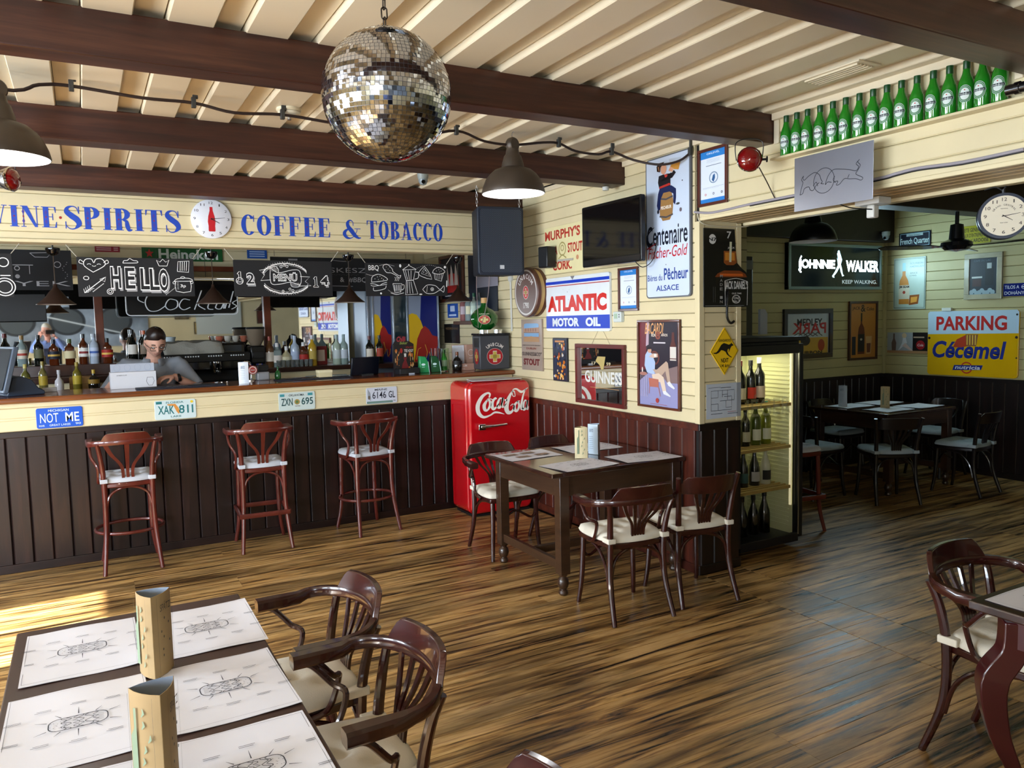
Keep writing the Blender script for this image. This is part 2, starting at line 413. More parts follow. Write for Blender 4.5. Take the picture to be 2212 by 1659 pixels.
# fascia above the bar
XE = XW+0.09
fb = MB(); fb.box(XL, XE, 6.205, 6.34, 2.262, 2.8)
fascia = S('wall_fascia', fb, CREAM)
za = 2.275
for zb_ in (2.325, 2.375, 2.478, 2.58, 2.70):
    plank(fascia, board(XE-XL-0.004, zb_-za, 0.016, 0.004, CREAM), ((XE+XL)/2, 6.206, (za+zb_)/2)); za = zb_
t = MB(); t.box(XL, XE, 6.175, 6.35, 2.252, 2.276); S('trim_5', t, CREAM, bevel=0.004)
# bar ceiling and back wall behind the bar
cb = MB(); cb.box(XL, XW+0.16, 6.34, 8.5, 2.52, 2.6); S('ceiling_bar', cb, CREAMC)
bw = MB(); bw.box(XL, XW+.2, 8.37, 8.5, 0, 2.6)
wall_back = S('wall_back', bw, CREAM)
for k, zb_ in enumerate((2.225, 2.325, 2.425)):
    plank(wall_back, board(XW-XL, 0.1, 0.02, 0.004, CREAM), ((XW+XL)/2, 8.37, zb_+0.05))
# left and rear walls with window openings (never in view, they shape the daylight)
wl = MB()
WY = [(0.5, 1.9), (2.5, 3.8), (4.2, 5.25)]
wl.box(XL-0.1, XL, YR, 8.5, 0, 0.9); wl.box(XL-0.1, XL, YR, 8.5, 2.2, 2.8)
ys = [YR]+[v for p in WY for v in p]+[8.5]
for a, b in zip(ys[::2], ys[1::2]): wl.box(XL-0.1, XL, a, b, 0.9, 2.2)
S('wall_left', wl, CREAM)
wr = MB(); WX = [(-3.3, -1.9)]
wr.box(XL, 8, YR-0.1, YR, 0, 0.75); wr.box(XL, 8, YR-0.1, YR, 2.3, 2.9)
xs = [XL]+[v for p in WX for v in p]+[8]
for a, b in zip(xs[::2], xs[1::2]): wr.box(a, b, YR-0.1, YR, 0.75, 2.3)
S('wall_rear', wr, CREAM)
n = 1
for a, b in WY:
    f = MB(); f.box(XL-0.06, XL-0.02, a, b, 0.9, 0.95); f.box(XL-0.06, XL-0.02, a, b, 2.15, 2.2)
    for q in (a, (a+b)/2-0.025, b-0.05): f.box(XL-0.06, XL-0.02, q, q+0.05, 0.95, 2.15)
    f.box(XL-0.055, XL-0.025, a, b, 1.72, 1.76)
    S('window_%d' % n, f, DARKW); n += 1
for a, b in WX:
    f = MB(); f.box(a, b, YR-0.06, YR-0.02, 0.75, 0.8); f.box(a, b, YR-0.06, YR-0.02, 2.25, 2.3)
    for q in (a, (a+b)/2-0.025, b-0.05): f.box(q, q+0.05, YR-0.06, YR-0.02, 0.8, 2.25)
    S('window_%d' % n, f, DARKW); n += 1
# back room
XK, YK = 7.853, 5.548
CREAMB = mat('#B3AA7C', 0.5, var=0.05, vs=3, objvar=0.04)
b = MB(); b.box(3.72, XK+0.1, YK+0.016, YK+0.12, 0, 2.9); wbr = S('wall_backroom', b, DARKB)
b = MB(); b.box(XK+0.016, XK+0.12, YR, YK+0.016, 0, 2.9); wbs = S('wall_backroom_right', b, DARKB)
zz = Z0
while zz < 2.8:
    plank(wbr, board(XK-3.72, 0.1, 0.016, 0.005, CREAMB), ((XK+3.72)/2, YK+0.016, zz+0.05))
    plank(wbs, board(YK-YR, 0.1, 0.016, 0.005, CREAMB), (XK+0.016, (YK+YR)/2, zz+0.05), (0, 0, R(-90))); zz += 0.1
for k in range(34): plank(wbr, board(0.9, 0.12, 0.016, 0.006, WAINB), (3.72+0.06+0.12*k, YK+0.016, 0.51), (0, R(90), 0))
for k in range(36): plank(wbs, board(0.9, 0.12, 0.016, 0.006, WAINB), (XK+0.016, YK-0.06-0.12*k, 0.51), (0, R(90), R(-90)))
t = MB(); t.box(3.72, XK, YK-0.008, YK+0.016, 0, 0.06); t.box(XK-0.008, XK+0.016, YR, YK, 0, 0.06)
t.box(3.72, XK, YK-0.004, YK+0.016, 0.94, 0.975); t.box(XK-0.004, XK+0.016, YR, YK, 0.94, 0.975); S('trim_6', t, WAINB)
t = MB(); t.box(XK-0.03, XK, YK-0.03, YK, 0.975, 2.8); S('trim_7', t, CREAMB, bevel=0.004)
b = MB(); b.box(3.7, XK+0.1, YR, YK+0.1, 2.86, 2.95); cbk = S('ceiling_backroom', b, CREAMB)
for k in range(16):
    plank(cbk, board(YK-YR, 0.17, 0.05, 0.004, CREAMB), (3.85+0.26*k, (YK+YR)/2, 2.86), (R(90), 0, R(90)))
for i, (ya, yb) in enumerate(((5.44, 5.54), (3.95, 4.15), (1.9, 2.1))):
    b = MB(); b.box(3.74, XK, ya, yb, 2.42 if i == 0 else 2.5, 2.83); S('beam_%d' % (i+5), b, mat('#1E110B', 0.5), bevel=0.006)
# ---------------------------------------------------------------- bar counter
bar = empty('bar_counter', (0, 0, 0)); tag(bar, 'long cream and dark plank bar counter with a polished wooden top', 'bar')
b = MB(); b.box(XL, XW+0.06, YB+0.022, 6.62, 0, 1.165); b.build('carcass', DARKB, bar, smooth=0)
x = XL+0.06
while x < XW+0.07:
    ww = min(0.12, XW+.07-x+0.06)
    o = bpy.data.objects.new('plank', board(0.872, 0.118, 0.02, 0.007, WAINS)); COL.objects.link(o); o.parent = bar
    o.location = (min(x, XW+0.01), YB+0.022, 0.497); o.rotation_euler = (0, R(90), 0); x += 0.12
b = MB(); b.box(XL, XW+0.06, YB-0.006, YB+0.02, 0, 0.06); b.box(XL, XW+0.06, YB-0.004, YB+0.02, 0.93, 0.972); b.build('rail', WAINS, bar, smooth=0, bevel=0.004)
for a, c in ((0.972, 1.052), (1.06, 1.135)):
    o = bpy.data.objects.new('plank', board(XW+.06-XL, c-a, 0.022, 0.006, CREAM)); COL.objects.link(o); o.parent = bar; o.location = ((XW+.06+XL)/2, YB+0.022, (a+c)/2)
b = MB(); b.box(XL, XW+0.06, YB-0.001, YB+0.02, 1.048, 1.064); b.box(XL, XW+0.06, YB-0.012, YB+0.02, 1.135, 1.167); b.build('moulding', CREAM, bar, smooth=0, bevel=0.004)
b = MB(); b.box(XL, XW+0.065, YB-0.06, 6.72, 1.166, 1.206); b.build('countertop', COUNTER, bar, smooth=0, bevel=0.012)
CT = 1.2065
# back bar: lower bench, cream front, dark raised shelf
bb = empty('back_bar', (0, 0, 0)); tag(bb, 'back bar with cream front panels and a dark wooden bottle shelf', 'cabinet')
b = MB(); b.box(XL, .53, 7.72, 8.12, 0.0, 1.20); b.box(1.41, 2.44, 7.72, 8.12, 0.0, 1.20); b.box(.53, 1.41, 7.60, 8.12, 0, 1.07); b.build('carcass', CREAM, bb, smooth=0)
for a in (0.78, 0.90, 1.02):
    for q0, q1 in ((XL, .53), (1.41, 2.44)): o = bpy.data.objects.new('panel', board(q1-q0, 0.118, 0.02, 0.006, CREAM)); COL.objects.link(o); o.parent = bb; o.location = ((q0+q1)/2, 7.72, a+0.06)
b = MB(); b.box(XL, .54, 7.66, 8.12, 1.20, 1.245); b.box(1.40, 2.47, 7.66, 8.12, 1.20, 1.245); b.build('shelf_board', DARKW, bb, smooth=0, bevel=0.006)
BS = 1.246
b = MB(); b.box(XL, 0.54, 7.95, 8.09, 1.246, 1.345); b.build('riser', DARKW, bb, smooth=0, bevel=0.004)
# mirror wall behind the bar
mr = empty('mirror_wall', (1.5, 8.15, 0), R(1.65)); tag(mr, 'large bar mirror with brown wooden uprights behind the bottles', 'mirror')
b = MB(); b.box(-4.8, 1.02, 0.0, 0.02, 1.25, 2.22); b.build('mirror_glass', MIRROR, mr, smooth=0)
for xx in (-3.6, -1.36, 0.16):
    b = MB(); b.box(xx-0.035, xx+0.035, -0.035, 0.0, 1.25, 2.23); b.build('upright', DARKW if xx < -3 else mat('#5E2A12', 0.4, var=0.2, vs=9), mr, smooth=0, bevel=0.005)
b = MB(); b.box(-4.8, 1.02, -0.03, 0.0, 2.2, 2.25); b.build('top_rail', mat('#5E2A12', 0.4, var=0.2, vs=9), mr, smooth=0, bevel=0.005)

# ---------------------------------------------------------------- bentwood chairs
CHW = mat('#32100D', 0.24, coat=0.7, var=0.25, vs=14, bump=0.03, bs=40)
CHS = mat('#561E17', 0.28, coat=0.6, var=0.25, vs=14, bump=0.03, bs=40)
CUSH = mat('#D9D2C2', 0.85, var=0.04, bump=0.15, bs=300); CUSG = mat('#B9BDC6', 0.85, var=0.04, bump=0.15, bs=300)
def cushion_mb(w, d, h, z, y0=0.0):
    b = MB(); n = 20; vs = []; tf = [(-.42, -.42), (.42, -.42), (-.42, .42), (.42, .42), (0, 0)]
    for j in range(n+1):
        for i in range(n+1):
            u, v = -1+2*i/n, -1+2*j/n
            k = 1-0.14*(u*u*v*v)
            e = max(abs(u), abs(v)); s = (1-e**6)
            hh = h*(0.25+0.75*s**0.5) if e < 1 else h*0.25
            for a, c in tf: hh -= 0.55*h*math.exp(-((u-a)**2+(v-c)**2)/0.018) + 0.12*h*math.exp(-((u-a)**2)/0.006)*math.exp(-((v-c)**2)/0.1)
            tp = 1+0.09*v
            vs.append((u*w/2*k*tp, y0+v*d/2*k, z+hh))
    fs = [(j*(n+1)+i, j*(n+1)+i+1, (j+1)*(n+1)+i+1, (j+1)*(n+1)+i) for j in range(n) for i in range(n)]
    o = len(vs); bo = [(x*0.98, y0+(y-y0)*0.98, z) for x, y, _ in vs]
    ring = [i for i in range(n+1)]+[(j*(n+1)+n) for j in range(1, n+1)]+[n*(n+1)+i for i in range(n-1, -1, -1)]+[j*(n+1) for j in range(n-1, 0, -1)]
    vs2 = vs+[bo[i] for i in ring]; m = len(ring)
    fs += [(ring[k], o+k, o+(k+1) % m, ring[(k+1) % m]) for k in range(m)]+[tuple(o+k for k in range(m-1, -1, -1))]
    return b.add(vs2, fs)
def make_seat(name, label, stool=False, arms=True, wm=CHW, cm=CUSH, sqring=False, cat='chair'):
    t = empty(name); tag(t, label, cat)
    SH = 0.615 if stool else 0.435; AH = 0.886 if stool else 0.662; CT_ = AH+(0.078 if stool else 0.098)
    W, D = (0.36, 0.37) if stool else (0.41, 0.40)
    out = []
    for i in range(32):
        a = 2*math.pi*i/32; c, s = math.cos(a), math.sin(a); k = 1/max(abs(c), abs(s))**0.72
        x, y = c*W/2*k*0.93, s*D/2*k*0.93; out.append((x*(1+0.1*y/D*2), y))
    b = MB(); b.prismz(out, SH-0.035, SH); b.build('seat', wm, t, bevel=0.008)
    cushion_mb(W*0.98, D*0.98, 0.045, SH+0.002).build('cushion', cm, t, smooth=60)
    fl = 0.05 if stool else 0.03
    for s in (-1, 1):
        x0 = s*W*0.40
        P = smoothpath([(x0, D*0.38, SH-0.02), (x0*1.02, D*0.40, SH*0.6), (x0*1.04+s*0.004, D*0.42, SH*0.28), (x0+s*fl*0.7, D*0.42+fl*0.6, 0.002)], 5)
        MB().tube(P, interp([0.017, 0.016, 0.013], len(P)), 10).build('leg', wm, t)
        xr = s*W*0.42
        top = AH+0.09 if not arms else AH+0.005
        P = smoothpath([(xr+s*fl*0.5, -D*0.46-0.06, 0.002), (xr, -D*0.44, SH*0.5), (xr*0.98, -D*0.43, SH), (xr*1.05, -D*0.49, (SH+top)/2+0.03), (xr*1.16, -D*0.56, top)], 5)
        MB().tube(P, interp([0.014, 0.017, 0.018, 0.016, 0.014], len(P)), 10).build('leg', wm, t)
        MB().box(xr*0.98-0.024, xr*0.98+0.024, -D*0.43-0.023, -D*0.43+0.05, SH+0.004, SH+0.032).build('cushion_tie', cm, t, bevel=0.004)
        # curved brace from the seat down to the rear leg
        P = smoothpath([(xr*0.98, D*0.18, SH-0.035), (xr*1.0, -D*0.12, SH-0.06), (xr*1.02, -D*0.33, SH-0.14), (xr*1.03, -D*0.42, SH-0.26)], 5)
        MB().tube(P, 0.009, 8).build('brace', wm, t)
    P = smoothpath([(-W*0.40, -D*0.43, SH-0.20), (-W*0.33, -D*0.42, SH-0.09), (-W*0.12, -D*0.4, SH-0.042), (W*0.12, -D*0.4, SH-0.042), (W*0.33, -D*0.42, SH-0.09), (W*0.40, -D*0.43, SH-0.20)], 6)
    MB().tube(P, 0.009, 8).build('brace', wm, t)
    if stool:
        if sqring:
            q = [(-.175, -.19), (.175, -.19), (.175, .19), (-.175, .19)]
            for i in range(4):
                a, c = q[i], q[(i+1) % 4]; MB().strip([(a[0], a[1], .27), (c[0], c[1], .27)], 0.018, 0.034).build('foot_rail', wm, t)
        else:
            P = [(0.215*math.cos(2*math.pi*i/32), 0.205*math.sin(2*math.pi*i/32), .27) for i in range(33)]
            MB().tube(P, 0.0115, 8, cap=False).build('foot_ring', wm, t)
    else:
        P = smoothpath([(-W*0.41, D*0.40, SH-0.10), (-W*0.3, D*0.42, SH-0.16), (0, D*0.43, SH-0.10-0.07*0), (W*0.3, D*0.42, SH-0.16), (W*0.41, D*0.40, SH-0.10)], 6)
        MB().tube(P, 0.009, 8).build('brace', wm, t)
    # back: bent arm band, crest panel, fan of splats
    rx = W*0.62 if arms else W*0.5; ry = D*0.36; yc = -D*0.30
    def bc(a, gr=0.0): return ((rx+gr)*math.sin(a), yc-(ry+gr)*math.cos(a))
    if arms:
        P = []
        yf = D*0.15 if not stool else D*0.26
        P += [(-rx+0.004, yf-0.075*i, AH-0.008) for i in range(3)]
        for i in range(25):
            a = R(-90+180*i/24); x, y = bc(a); P.append((x, y, AH+0.016*math.cos(a)))
        P += [(rx-0.004, yf-0.075*(2-i), AH-0.008) for i in range(3)]
        wd = [0.052, 0.050, 0.042]+[0.027]*25+[0.042, 0.050, 0.052]
        MB().strip(P, wd, [.042, .042, .040]+[.036]*25+[.040, .042, .042]).build('arm_band', wm, t)
        for s in (-1, 1):
            P = smoothpath([(s*(rx), D*0.10, AH-0.024), (s*(rx-.002), D*0.0, AH-0.036), (s*(rx-.01), -D*0.14, AH-0.10), (s*W*0.50, -D*0.22, SH+0.10), (s*W*0.50, -D*0.12, SH+0.0), (s*W*0.485, D*0.08, SH-0.022)], 6)
            MB().tube(P, 0.010, 8).build('arm_support', wm, t)
    # crest
    vs = []; A = (47 if not stool else 41) if arms else 62; n = 22; zb = AH+0.014 if arms else AH-0.005
    for i in range(n+1):
        a = R(-A+2*A*i/n); e = abs(-1+2*i/n); hh = (CT_-zb)*(1-0.10*e*e-max(0, (e-0.74)/0.26)**1.4*0.84)
        for k_, gr in ((0, 0.010), (1, -0.010)):
            x, y = bc(a, gr); lean = 0.018
            vs += [(x, y, zb), (x*1.03, y-lean*hh/0.09, zb+max(hh, 0.004))]
    fs = []
    for i in range(n):
        o = 4*i; fs += [(o, o+4, o+5, o+1), (o+2, o+3, o+7, o+6), (o+1, o+5, o+7, o+3), (o, o+2, o+6, o+4)]
    fs += [(0, 1, 3, 2), (4*n, 4*n+2, 4*n+3, 4*n+1)]
    MB().add(vs, fs).build('crest', wm, t, bevel=0.004, smooth=50)
    ns = 5 if not stool else 3
    for i in range(ns):
        u = -1+2*i/(ns-1); a = R(u*(30 if ns == 5 else 38)); x1, y1 = bc(a)
        x0 = u*W*0.085; y0 = -D*0.43
        P = smoothpath([(x0, y0, SH-0.01), (x0*1.15, y0-0.012, SH+(AH-SH)*0.4), ((x0+x1*1.2)/2, (y0+y1)/2-0.012, SH+(AH-SH)*0.75), (x1, y1, AH+0.02)], 5)
        _splat(P, 0.021 if ns == 5 else 0.029).build('splat', wm, t)
    if not arms: return t
    return t
def _splat(P, w):
    b = MB(); vs = []; n = len(P)
    for i, p in enumerate(P):
        ww = w*(0.55+0.55*i/(n-1))
        vs += [(p[0]-ww/2, p[1]-.005, p[2]), (p[0]+ww/2, p[1]-.005, p[2]), (p[0]+ww/2, p[1]+.005, p[2]), (p[0]-ww/2, p[1]+.005, p[2])]
    fs = [(4*i+j, 4*i+(j+1) % 4, 4*i+4+(j+1) % 4, 4*i+4+j) for i in range(n-1) for j in range(4)]+[(3, 2, 1, 0), tuple(4*n-4+j for j in range(4))]
    return b.add(vs, fs)
def place(o, x, y, deg, label, group=None):
    o.location = (x, y, 0); o.rotation_euler = (0, 0, R(deg)); tag(o, label, 'chair', group); return o
GS = 'bar stools along the counter'
st = make_seat('bar_stool', '', True, wm=CHS, cm=CUSG, cat='stool'); place(st, 0.215, 5.985, 0, 'tall bentwood bar stool under the Florida licence plate, round foot ring', GS)
s3 = dup(st, (1.935, 5.965, 0), R(8), 'tall bentwood bar stool under the Maine licence plate, nearest the red fridge', GS)
s2 = make_seat('bar_stool', '', True, wm=CHS, cm=CUSG, sqring=True, cat='stool'); place(s2, 1.115, 5.975, -3, 'tall bentwood bar stool with a square foot frame under the Oklahoma plate', GS)
for o in (st, s2, s3): o['category'] = 'stool'
G2 = 'bentwood chairs at the centre table'
ca = make_seat('armchair', ''); place(ca, 2.615, 3.475, -7, 'bentwood armchair on the near side of the centre table, back to the camera', G2)
cb_ = make_seat('dining_chair', '', arms=False); place(cb_, 3.10, 3.47, -9, 'armless bentwood chair at the wall corner side of the centre table', G2)
cc = dup(ca, (2.575, 4.79, 0), R(176), 'bentwood armchair in front of the red fridge with its white cushion showing', G2)
cd = dup(ca, (3.11, 4.80, 0), R(182), 'bentwood armchair behind the centre table against the wall, only its crest showing', G2)
G1 = 'bentwood armchairs at the near left table'
ce = dup(ca, (0.555, 2.555, 0), R(92), 'bentwood armchair at the far end of the placemat table', G1)
cf = dup(ca, (0.55, 2.02, 0), R(91), 'bentwood armchair at the middle of the placemat table', G1)
cg = dup(ca, (0.50, 1.20, 0), R(90), 'bentwood armchair at the bottom edge, only the top of its crest showing', G1)
ch = dup(ca, (2.885, 1.475, 0), R(183), 'bentwood armchair beside the curved-leg table at the right edge', 'bentwood chairs at the right edge')

def turned_leg(b, x, y, h, s=0.065, m=0):
    b.box(x-s/2, x+s/2, y-s/2, y+s/2, 0.13, h, m)
    b.lathe([(0.022, 0.0), (0.03, 0.012), (0.026, 0.03), (0.018, 0.036), (0.03, 0.05), (0.036, 0.075), (0.03, 0.1), (0.02, 0.112), (0.026, 0.12), (0.03, 0.132)], 16, (x, y, 0), m)
TW = wood([(0.25, '#1D0F0A'), (0.5, '#301A12'), (0.8, '#45271B')], (2, 22, 22), 0.16, coat=0.6, bump=0.04)
TG = wood([(0.25, '#2B1B12'), (0.5, '#3A2619'), (0.8, '#4A3222')], (2, 2, 22), 0.3, coat=0.3, bump=0.04)
# centre table
tb = empty('pub_table', (2.87, 4.2, 0)); tag(tb, 'dark wooden pub table with turned feet against the sign wall', 'table')
b = MB(); b.box(-0.525, 0.492, -0.425, 0.44, 0.725, 0.752); b.build('table_top', TW, tb, smooth=0, bevel=0.005)
b = MB(); b.box(-0.455, -0.43, -0.37, 0.37, 0.60, 0.725); b.box(0.42, 0.445, -0.37, 0.37, 0.60, 0.725); b.box(-0.43, 0.42, -0.39, -0.365, 0.60, 0.725); b.box(-0.43, 0.42, 0.365, 0.39, 0.60, 0.725)
b.build('apron', TG, tb, smooth=0, bevel=0.003)
for x, y in ((-.43, -.375), (.43, -.375), (-.43, .375), (.43, .375)):
    b = MB(); turned_leg(b, x, y, 0.725); b.build('leg', TG, tb, smooth=40, bevel=0.002)
b = MB(); b.box(-.445, -.415, -.345, .345, .15, .205); b.box(.415, .445, -.345, .345, .15, .205); b.box(-.415, .415, -.02, .02, .155, .2); b.build('stretcher', TG, tb, smooth=0, bevel=0.003)
# near left table
ta = empty('placemat_table', (0.085, 1.72, 0)); tag(ta, 'dark brown table in the lower left covered with burger placemats', 'table')
b = MB(); b.box(-0.31, 0.325, -0.98, 0.97, 0.722, 0.75); b.build('table_top', wood([(0.25, '#2A1A16'), (0.6, '#3A2620'), (0.8, '#4A3228')], (22, 2, 22), 0.35, bump=0.05), ta, smooth=0, bevel=0.004)
b = MB()
for x in (-.26, .26): b.box(x-.012, x+.012, -.86, .88, .62, .722)
for y in (-.88, .88): b.box(-.26, .26, y-.012, y+.012, .62, .722)
b.build('apron', DARKW, ta, smooth=0)
for x, y in ((-.25, -.88), (.25, -.88), (-.25, .88), (.25, .88)):
    b = MB(); turned_leg(b, x, y, 0.722, 0.06); b.build('leg', DARKW, ta, smooth=40)
# right table with cabriole legs
tc_ = empty('curved_leg_table', (2.80, 0.93, 0)); tag(tc_, 'small table with a curved maroon leg at the right edge of the picture', 'table')
MAR = mat('#3A0F12', 0.3, coat=0.5, var=0.15)
b = MB(); b.box(-0.43, 0.43, -0.44, 0.44, 0.722, 0.75); b.build('table_top', TW, tc_, smooth=0, bevel=0.005)
b = MB(); b.box(-.37, -.35, -.34, .36, .62, .722); b.box(.35, .37, -.34, .36, .62, .722); b.box(-.35, .35, .35, .37, .62, .722); b.box(-.35, .35, -.36, -.34, .62, .722); b.build('apron', MAR, tc_, smooth=0)
for sx in (-1, 1):
    for sy in (-1, 1):
        P = smoothpath([(sx*.345, sy*.345, .70), (sx*.35, sy*.35, .60), (sx*.385, sy*.385, .5), (sx*.37, sy*.37, .34), (sx*.33, sy*.33, .18), (sx*.345, sy*.345, .05), (sx*.37, sy*.37, .005)], 6)
        MB().tube(P, interp([0.05, 0.05, 0.056, 0.042, 0.026, 0.024, 0.03], len(P)), 4).build('leg', MAR, tc_, smooth=50, bevel=0.008)
ci = dup(ca, (3.34, 1.02, 0), R(88), 'bentwood armchair on the far side of the curved-leg table, cushion at the right edge', 'bentwood chairs at the right edge')

# ---------------------------------------------------------------- placemats and menus
def placemat(x, y, z, w, h, rz, label, group, burger=True, photo=False):
    t = empty('placemat', (x, y, z), R(rz)); tag(t, label, 'placemat', group)
    b = MB(); n = 8; random.seed(int(x*100+y*1000))
    ph = random.random()*6
    vs = [((-.5+i/n)*w, (-.5+j/4)*h, 0.0012+0.0012*(1+math.sin(ph+i*0.9+j))*(1 if 0 < i < n else 2)) for j in range(5) for i in range(n+1)]
    fs = [(j*(n+1)+i, j*(n+1)+i+1, (j+1)*(n+1)+i+1, (j+1)*(n+1)+i) for j in range(4) for i in range(n)]
    vs2 = vs+[(a, c, d-0.0008) for a, c, d in vs]; k = len(vs)
    fs2 = fs+[tuple(q+k for q in f[::-1]) for f in fs]
    b.add(vs2, fs2); b.build('sheet', PAPER, t, smooth=60)
    a = MB()
    def st_(pts, wd=0.0022): a.stroke([(p[0]*w, p[1]*h) for p in pts], wd)
    st_([(-.48, -.47), (-.48, .47), (.48, .47), (.48, -.47), (-.48, -.47)], 0.0009)
    if burger:
        def bl(pts, wd=0.0020): a.stroke(pts, wd)
        L = 0.060; Hh = 0.030
        bl([(x_, z_) for x_, z_ in rrect(2*L, 2*Hh, .022, 5)]+[(L, Hh-.022)], .0026)
        bl([(-.03+.006*math.sin(i*1.3), -Hh+2*Hh*i/14) for i in range(15)]); bl([(-.022+.008*math.sin(i*1.1+1), -Hh+2*Hh*i/14) for i in range(15)])
        bl([(-.005+.007*math.sin(i*1.9), -Hh+2*Hh*i/14) for i in range(15)], .002); bl([(.006+.006*math.sin(i*1.4+2), -Hh+2*Hh*i/14) for i in range(15)])
        bl([(.022+.009*math.sin(i*.9), -Hh+2*Hh*i/14) for i in range(15)]); bl([(.035+.006*math.sin(i*1.6), -Hh+2*Hh*i/14) for i in range(15)])
        for i in range(12): a.ell(-.045+.012*math.sin(i*2.3), .016*math.sin(i*1.7), .0012, .0008)
        for i in range(5): bl([(.04, -.014+.007*i), (.052, -.016+.007*i)], .001)
        for q in (32, 62, 90, 118, 148, 212, 242, 270, 298, 328):
            c, s = math.cos(R(q)), math.sin(R(q)); l = 0.02 if q % 30 else 0.034
            bl([(c*.075, s*.04), (c*(.075+l*1.4), s*(.04+l))], [.0026, .0006])
            tx, tz = c*.155, s*.098
            for k_ in range(2): bl([(tx-.018+.004*k_, tz+.006*k_), (tx+.016, tz+.006*k_)], .0016)
        for k_ in range(4):
            bl([(.172, -.045+.03*k_), (.172, -.03+.03*k_)], .006)
            bl([(.184, -.05+.03*k_), (.184, -.026+.03*k_)], .001)
        a.stroke([(.193, -.075), (.193, .075)], .001)
    o = a.build('print', [mat('#3A3A40', 0.8)], t, smooth=0)
    o.rotation_euler = (R(-90), 0, 0); o.location = (0, 0, 0.0052)
    if photo:
        p = MB()
        for cx_, cz_, q in ((-.1, .05, 0), (.04, .06, 0), (-.06, -.05, 0), (.09, -.04, 0)): p.poly([(cx_-.05, cz_-.03), (cx_+.05, cz_-.03), (cx_+.05, cz_+.03), (cx_-.05, cz_+.03)])
        p.build('photo_print', mat('#8A7466', 0.6, var=0.5, vs=40), t, smooth=0, rot=(R(-90), 0, 0), loc=(0, 0, 0.0056))
    return t
GP = 'burger placemats on the near left table'
PM = [(-.035, 2.445, 'far left burger placemat, beside the farther menu stand'), (.295, 2.415, 'far right burger placemat on the lower left table'),
      (-.045, 1.995, 'second left burger placemat, left of the near menu stand'), (.275, 1.98, 'second right burger placemat, right of the near menu stand'),
      (-.045, 1.56, 'third left burger placemat, mostly cut by the bottom edge'), (.27, 1.555, 'third right burger placemat cut by the bottom edge')]
def pm2(x, y, w, h, rz, l): 
    o = placemat(x, y, 0.7505, w, h, rz, l, GP); return o
pm2(-.052, 2.445, .285, .385, 0, PM[0][2]); pm2(.275, 2.425, .285, .375, 180, PM[1][2])
pm2(-.060, 1.985, .30, .40, 0, PM[2][2]); pm2(.262, 1.985, .285, .37, 181, PM[3][2])
pm2(-.055, 1.545, .30, .40, 0, PM[4][2]); pm2(.255, 1.575, .285, .38, 180, PM[5][2])
GQ = 'placemats on the centre table'
placemat(2.55, 4.42, 0.7525, .40, .27, 3, 'placemat with food photographs by the red fridge end of the table', GQ, burger=False, photo=True)
placemat(2.64, 3.93, 0.7525, .42, .28, 6, 'plain placemat at the nearest corner of the centre table', GQ)
placemat(3.13, 3.92, 0.7525, .42, .28, -4, 'plain placemat by the wall corner on the centre table', GQ)
placemat(3.05, 4.44, 0.7525, .42, .28, 0, 'placemat at the back of the centre table behind the menus', GQ)
placemat(2.62, 1.20, 0.7505, .42, .28, 0, 'placemat on the curved-leg table at the right edge', GQ)
def menu(x, y, z, rz, label, h=0.21, side=0.082, mats=None, kraft=True, group='folded menu stands'):
    t = empty('menu_stand', (x, y, z), R(rz)); tag(t, label, 'menu', group)
    K = [(side*0.577*math.sin(R(a)), side*0.577*math.cos(R(a))) for a in (180, 60, 300)]
    cols = mats or [mat('#9E8359', 0.7, var=0.08), mat('#967B52', 0.7, var=0.08), mat('#8C9BB2', 0.5)]
    pl = MB()
    cols = [cols[0], cols[2], cols[1]]
    for i in range(3):
        a, c = Vector(K[i]), Vector(K[(i+1) % 3]); d = (c-a).normalized(); n = Vector((d.y, -d.x)); b = MB()
        if n.dot((a+c)/2) < 0: n = -n
        mid = (a+c)/2+n*0.008                      # panels bow outward a little
        pts = [a, (a+mid)/2+n*.002, mid, (c+mid)/2+n*.002, c]; vs = []
        for p in pts: vs += [(p.x, p.y, 0), (p.x, p.y, h), (p.x-n.x*.001, p.y-n.y*.001, 0), (p.x-n.x*.001, p.y-n.y*.001, h)]
        fs = []
        for j in range(4):
            o = 4*j; fs += [(o, o+4, o+5, o+1), (o+2, o+3, o+7, o+6), (o+1, o+5, o+7, o+3)]
        q = b.add(vs, fs).build('panel', cols[i], t, smooth=60)
        if i != 1:
            ar = MB(); w_ = (c-a).length
            ang = math.atan2(d.y, d.x)
            if kraft:
                if i == 0: ar.text('SP\u00c1TZI', -.02, .026, h-.045, h-.022, 0, 0, 0.1); [ar.ell(-.004+.018*math.sin(k*2), h-.065-.016*k, .0022, .0035, 0, 0) for k in range(7)]
                else: 
                    ar.stroke([(-.02, .03), (-.02, .13), (-.016, .145), (-.016, .185)], [.014, .014, .006, .006], 0, 1); [ar.stroke([(.006+.010*math.sin(2*k), .026+.024*k), (.012+.010*math.sin(2*k), .034+.024*k), (.010+.012*math.sin(2*k), .042+.024*k)], [.002, .006, .002], 0, 1) for k in range(7)]
                ar.stroke([(-.032, .004), (-.032, h-.004)], .0006); ar.stroke([(.03, .004), (.03, h-.004)], .0006)
            else:
                ar.text('BENTO', -.02, .01, h-.05, h-.03, 0, 0, .2)
                for k in range(7): ar.stroke([(-.024, .04+.013*k), (.01, .04+.013*k)], .0012)
            e = ar.build('print', [mat('#4A4238', 0.7), mat('#7C8A70', 0.7)] if kraft else [mat('#35547A', 0.6), mat('#35547A', 0.6)], q, smooth=0)
            pm = mid+n*0.0022; e.location = (pm.x, pm.y, 0)
            e.rotation_euler = (0, 0, math.atan2(n.x, -n.y))
    return t
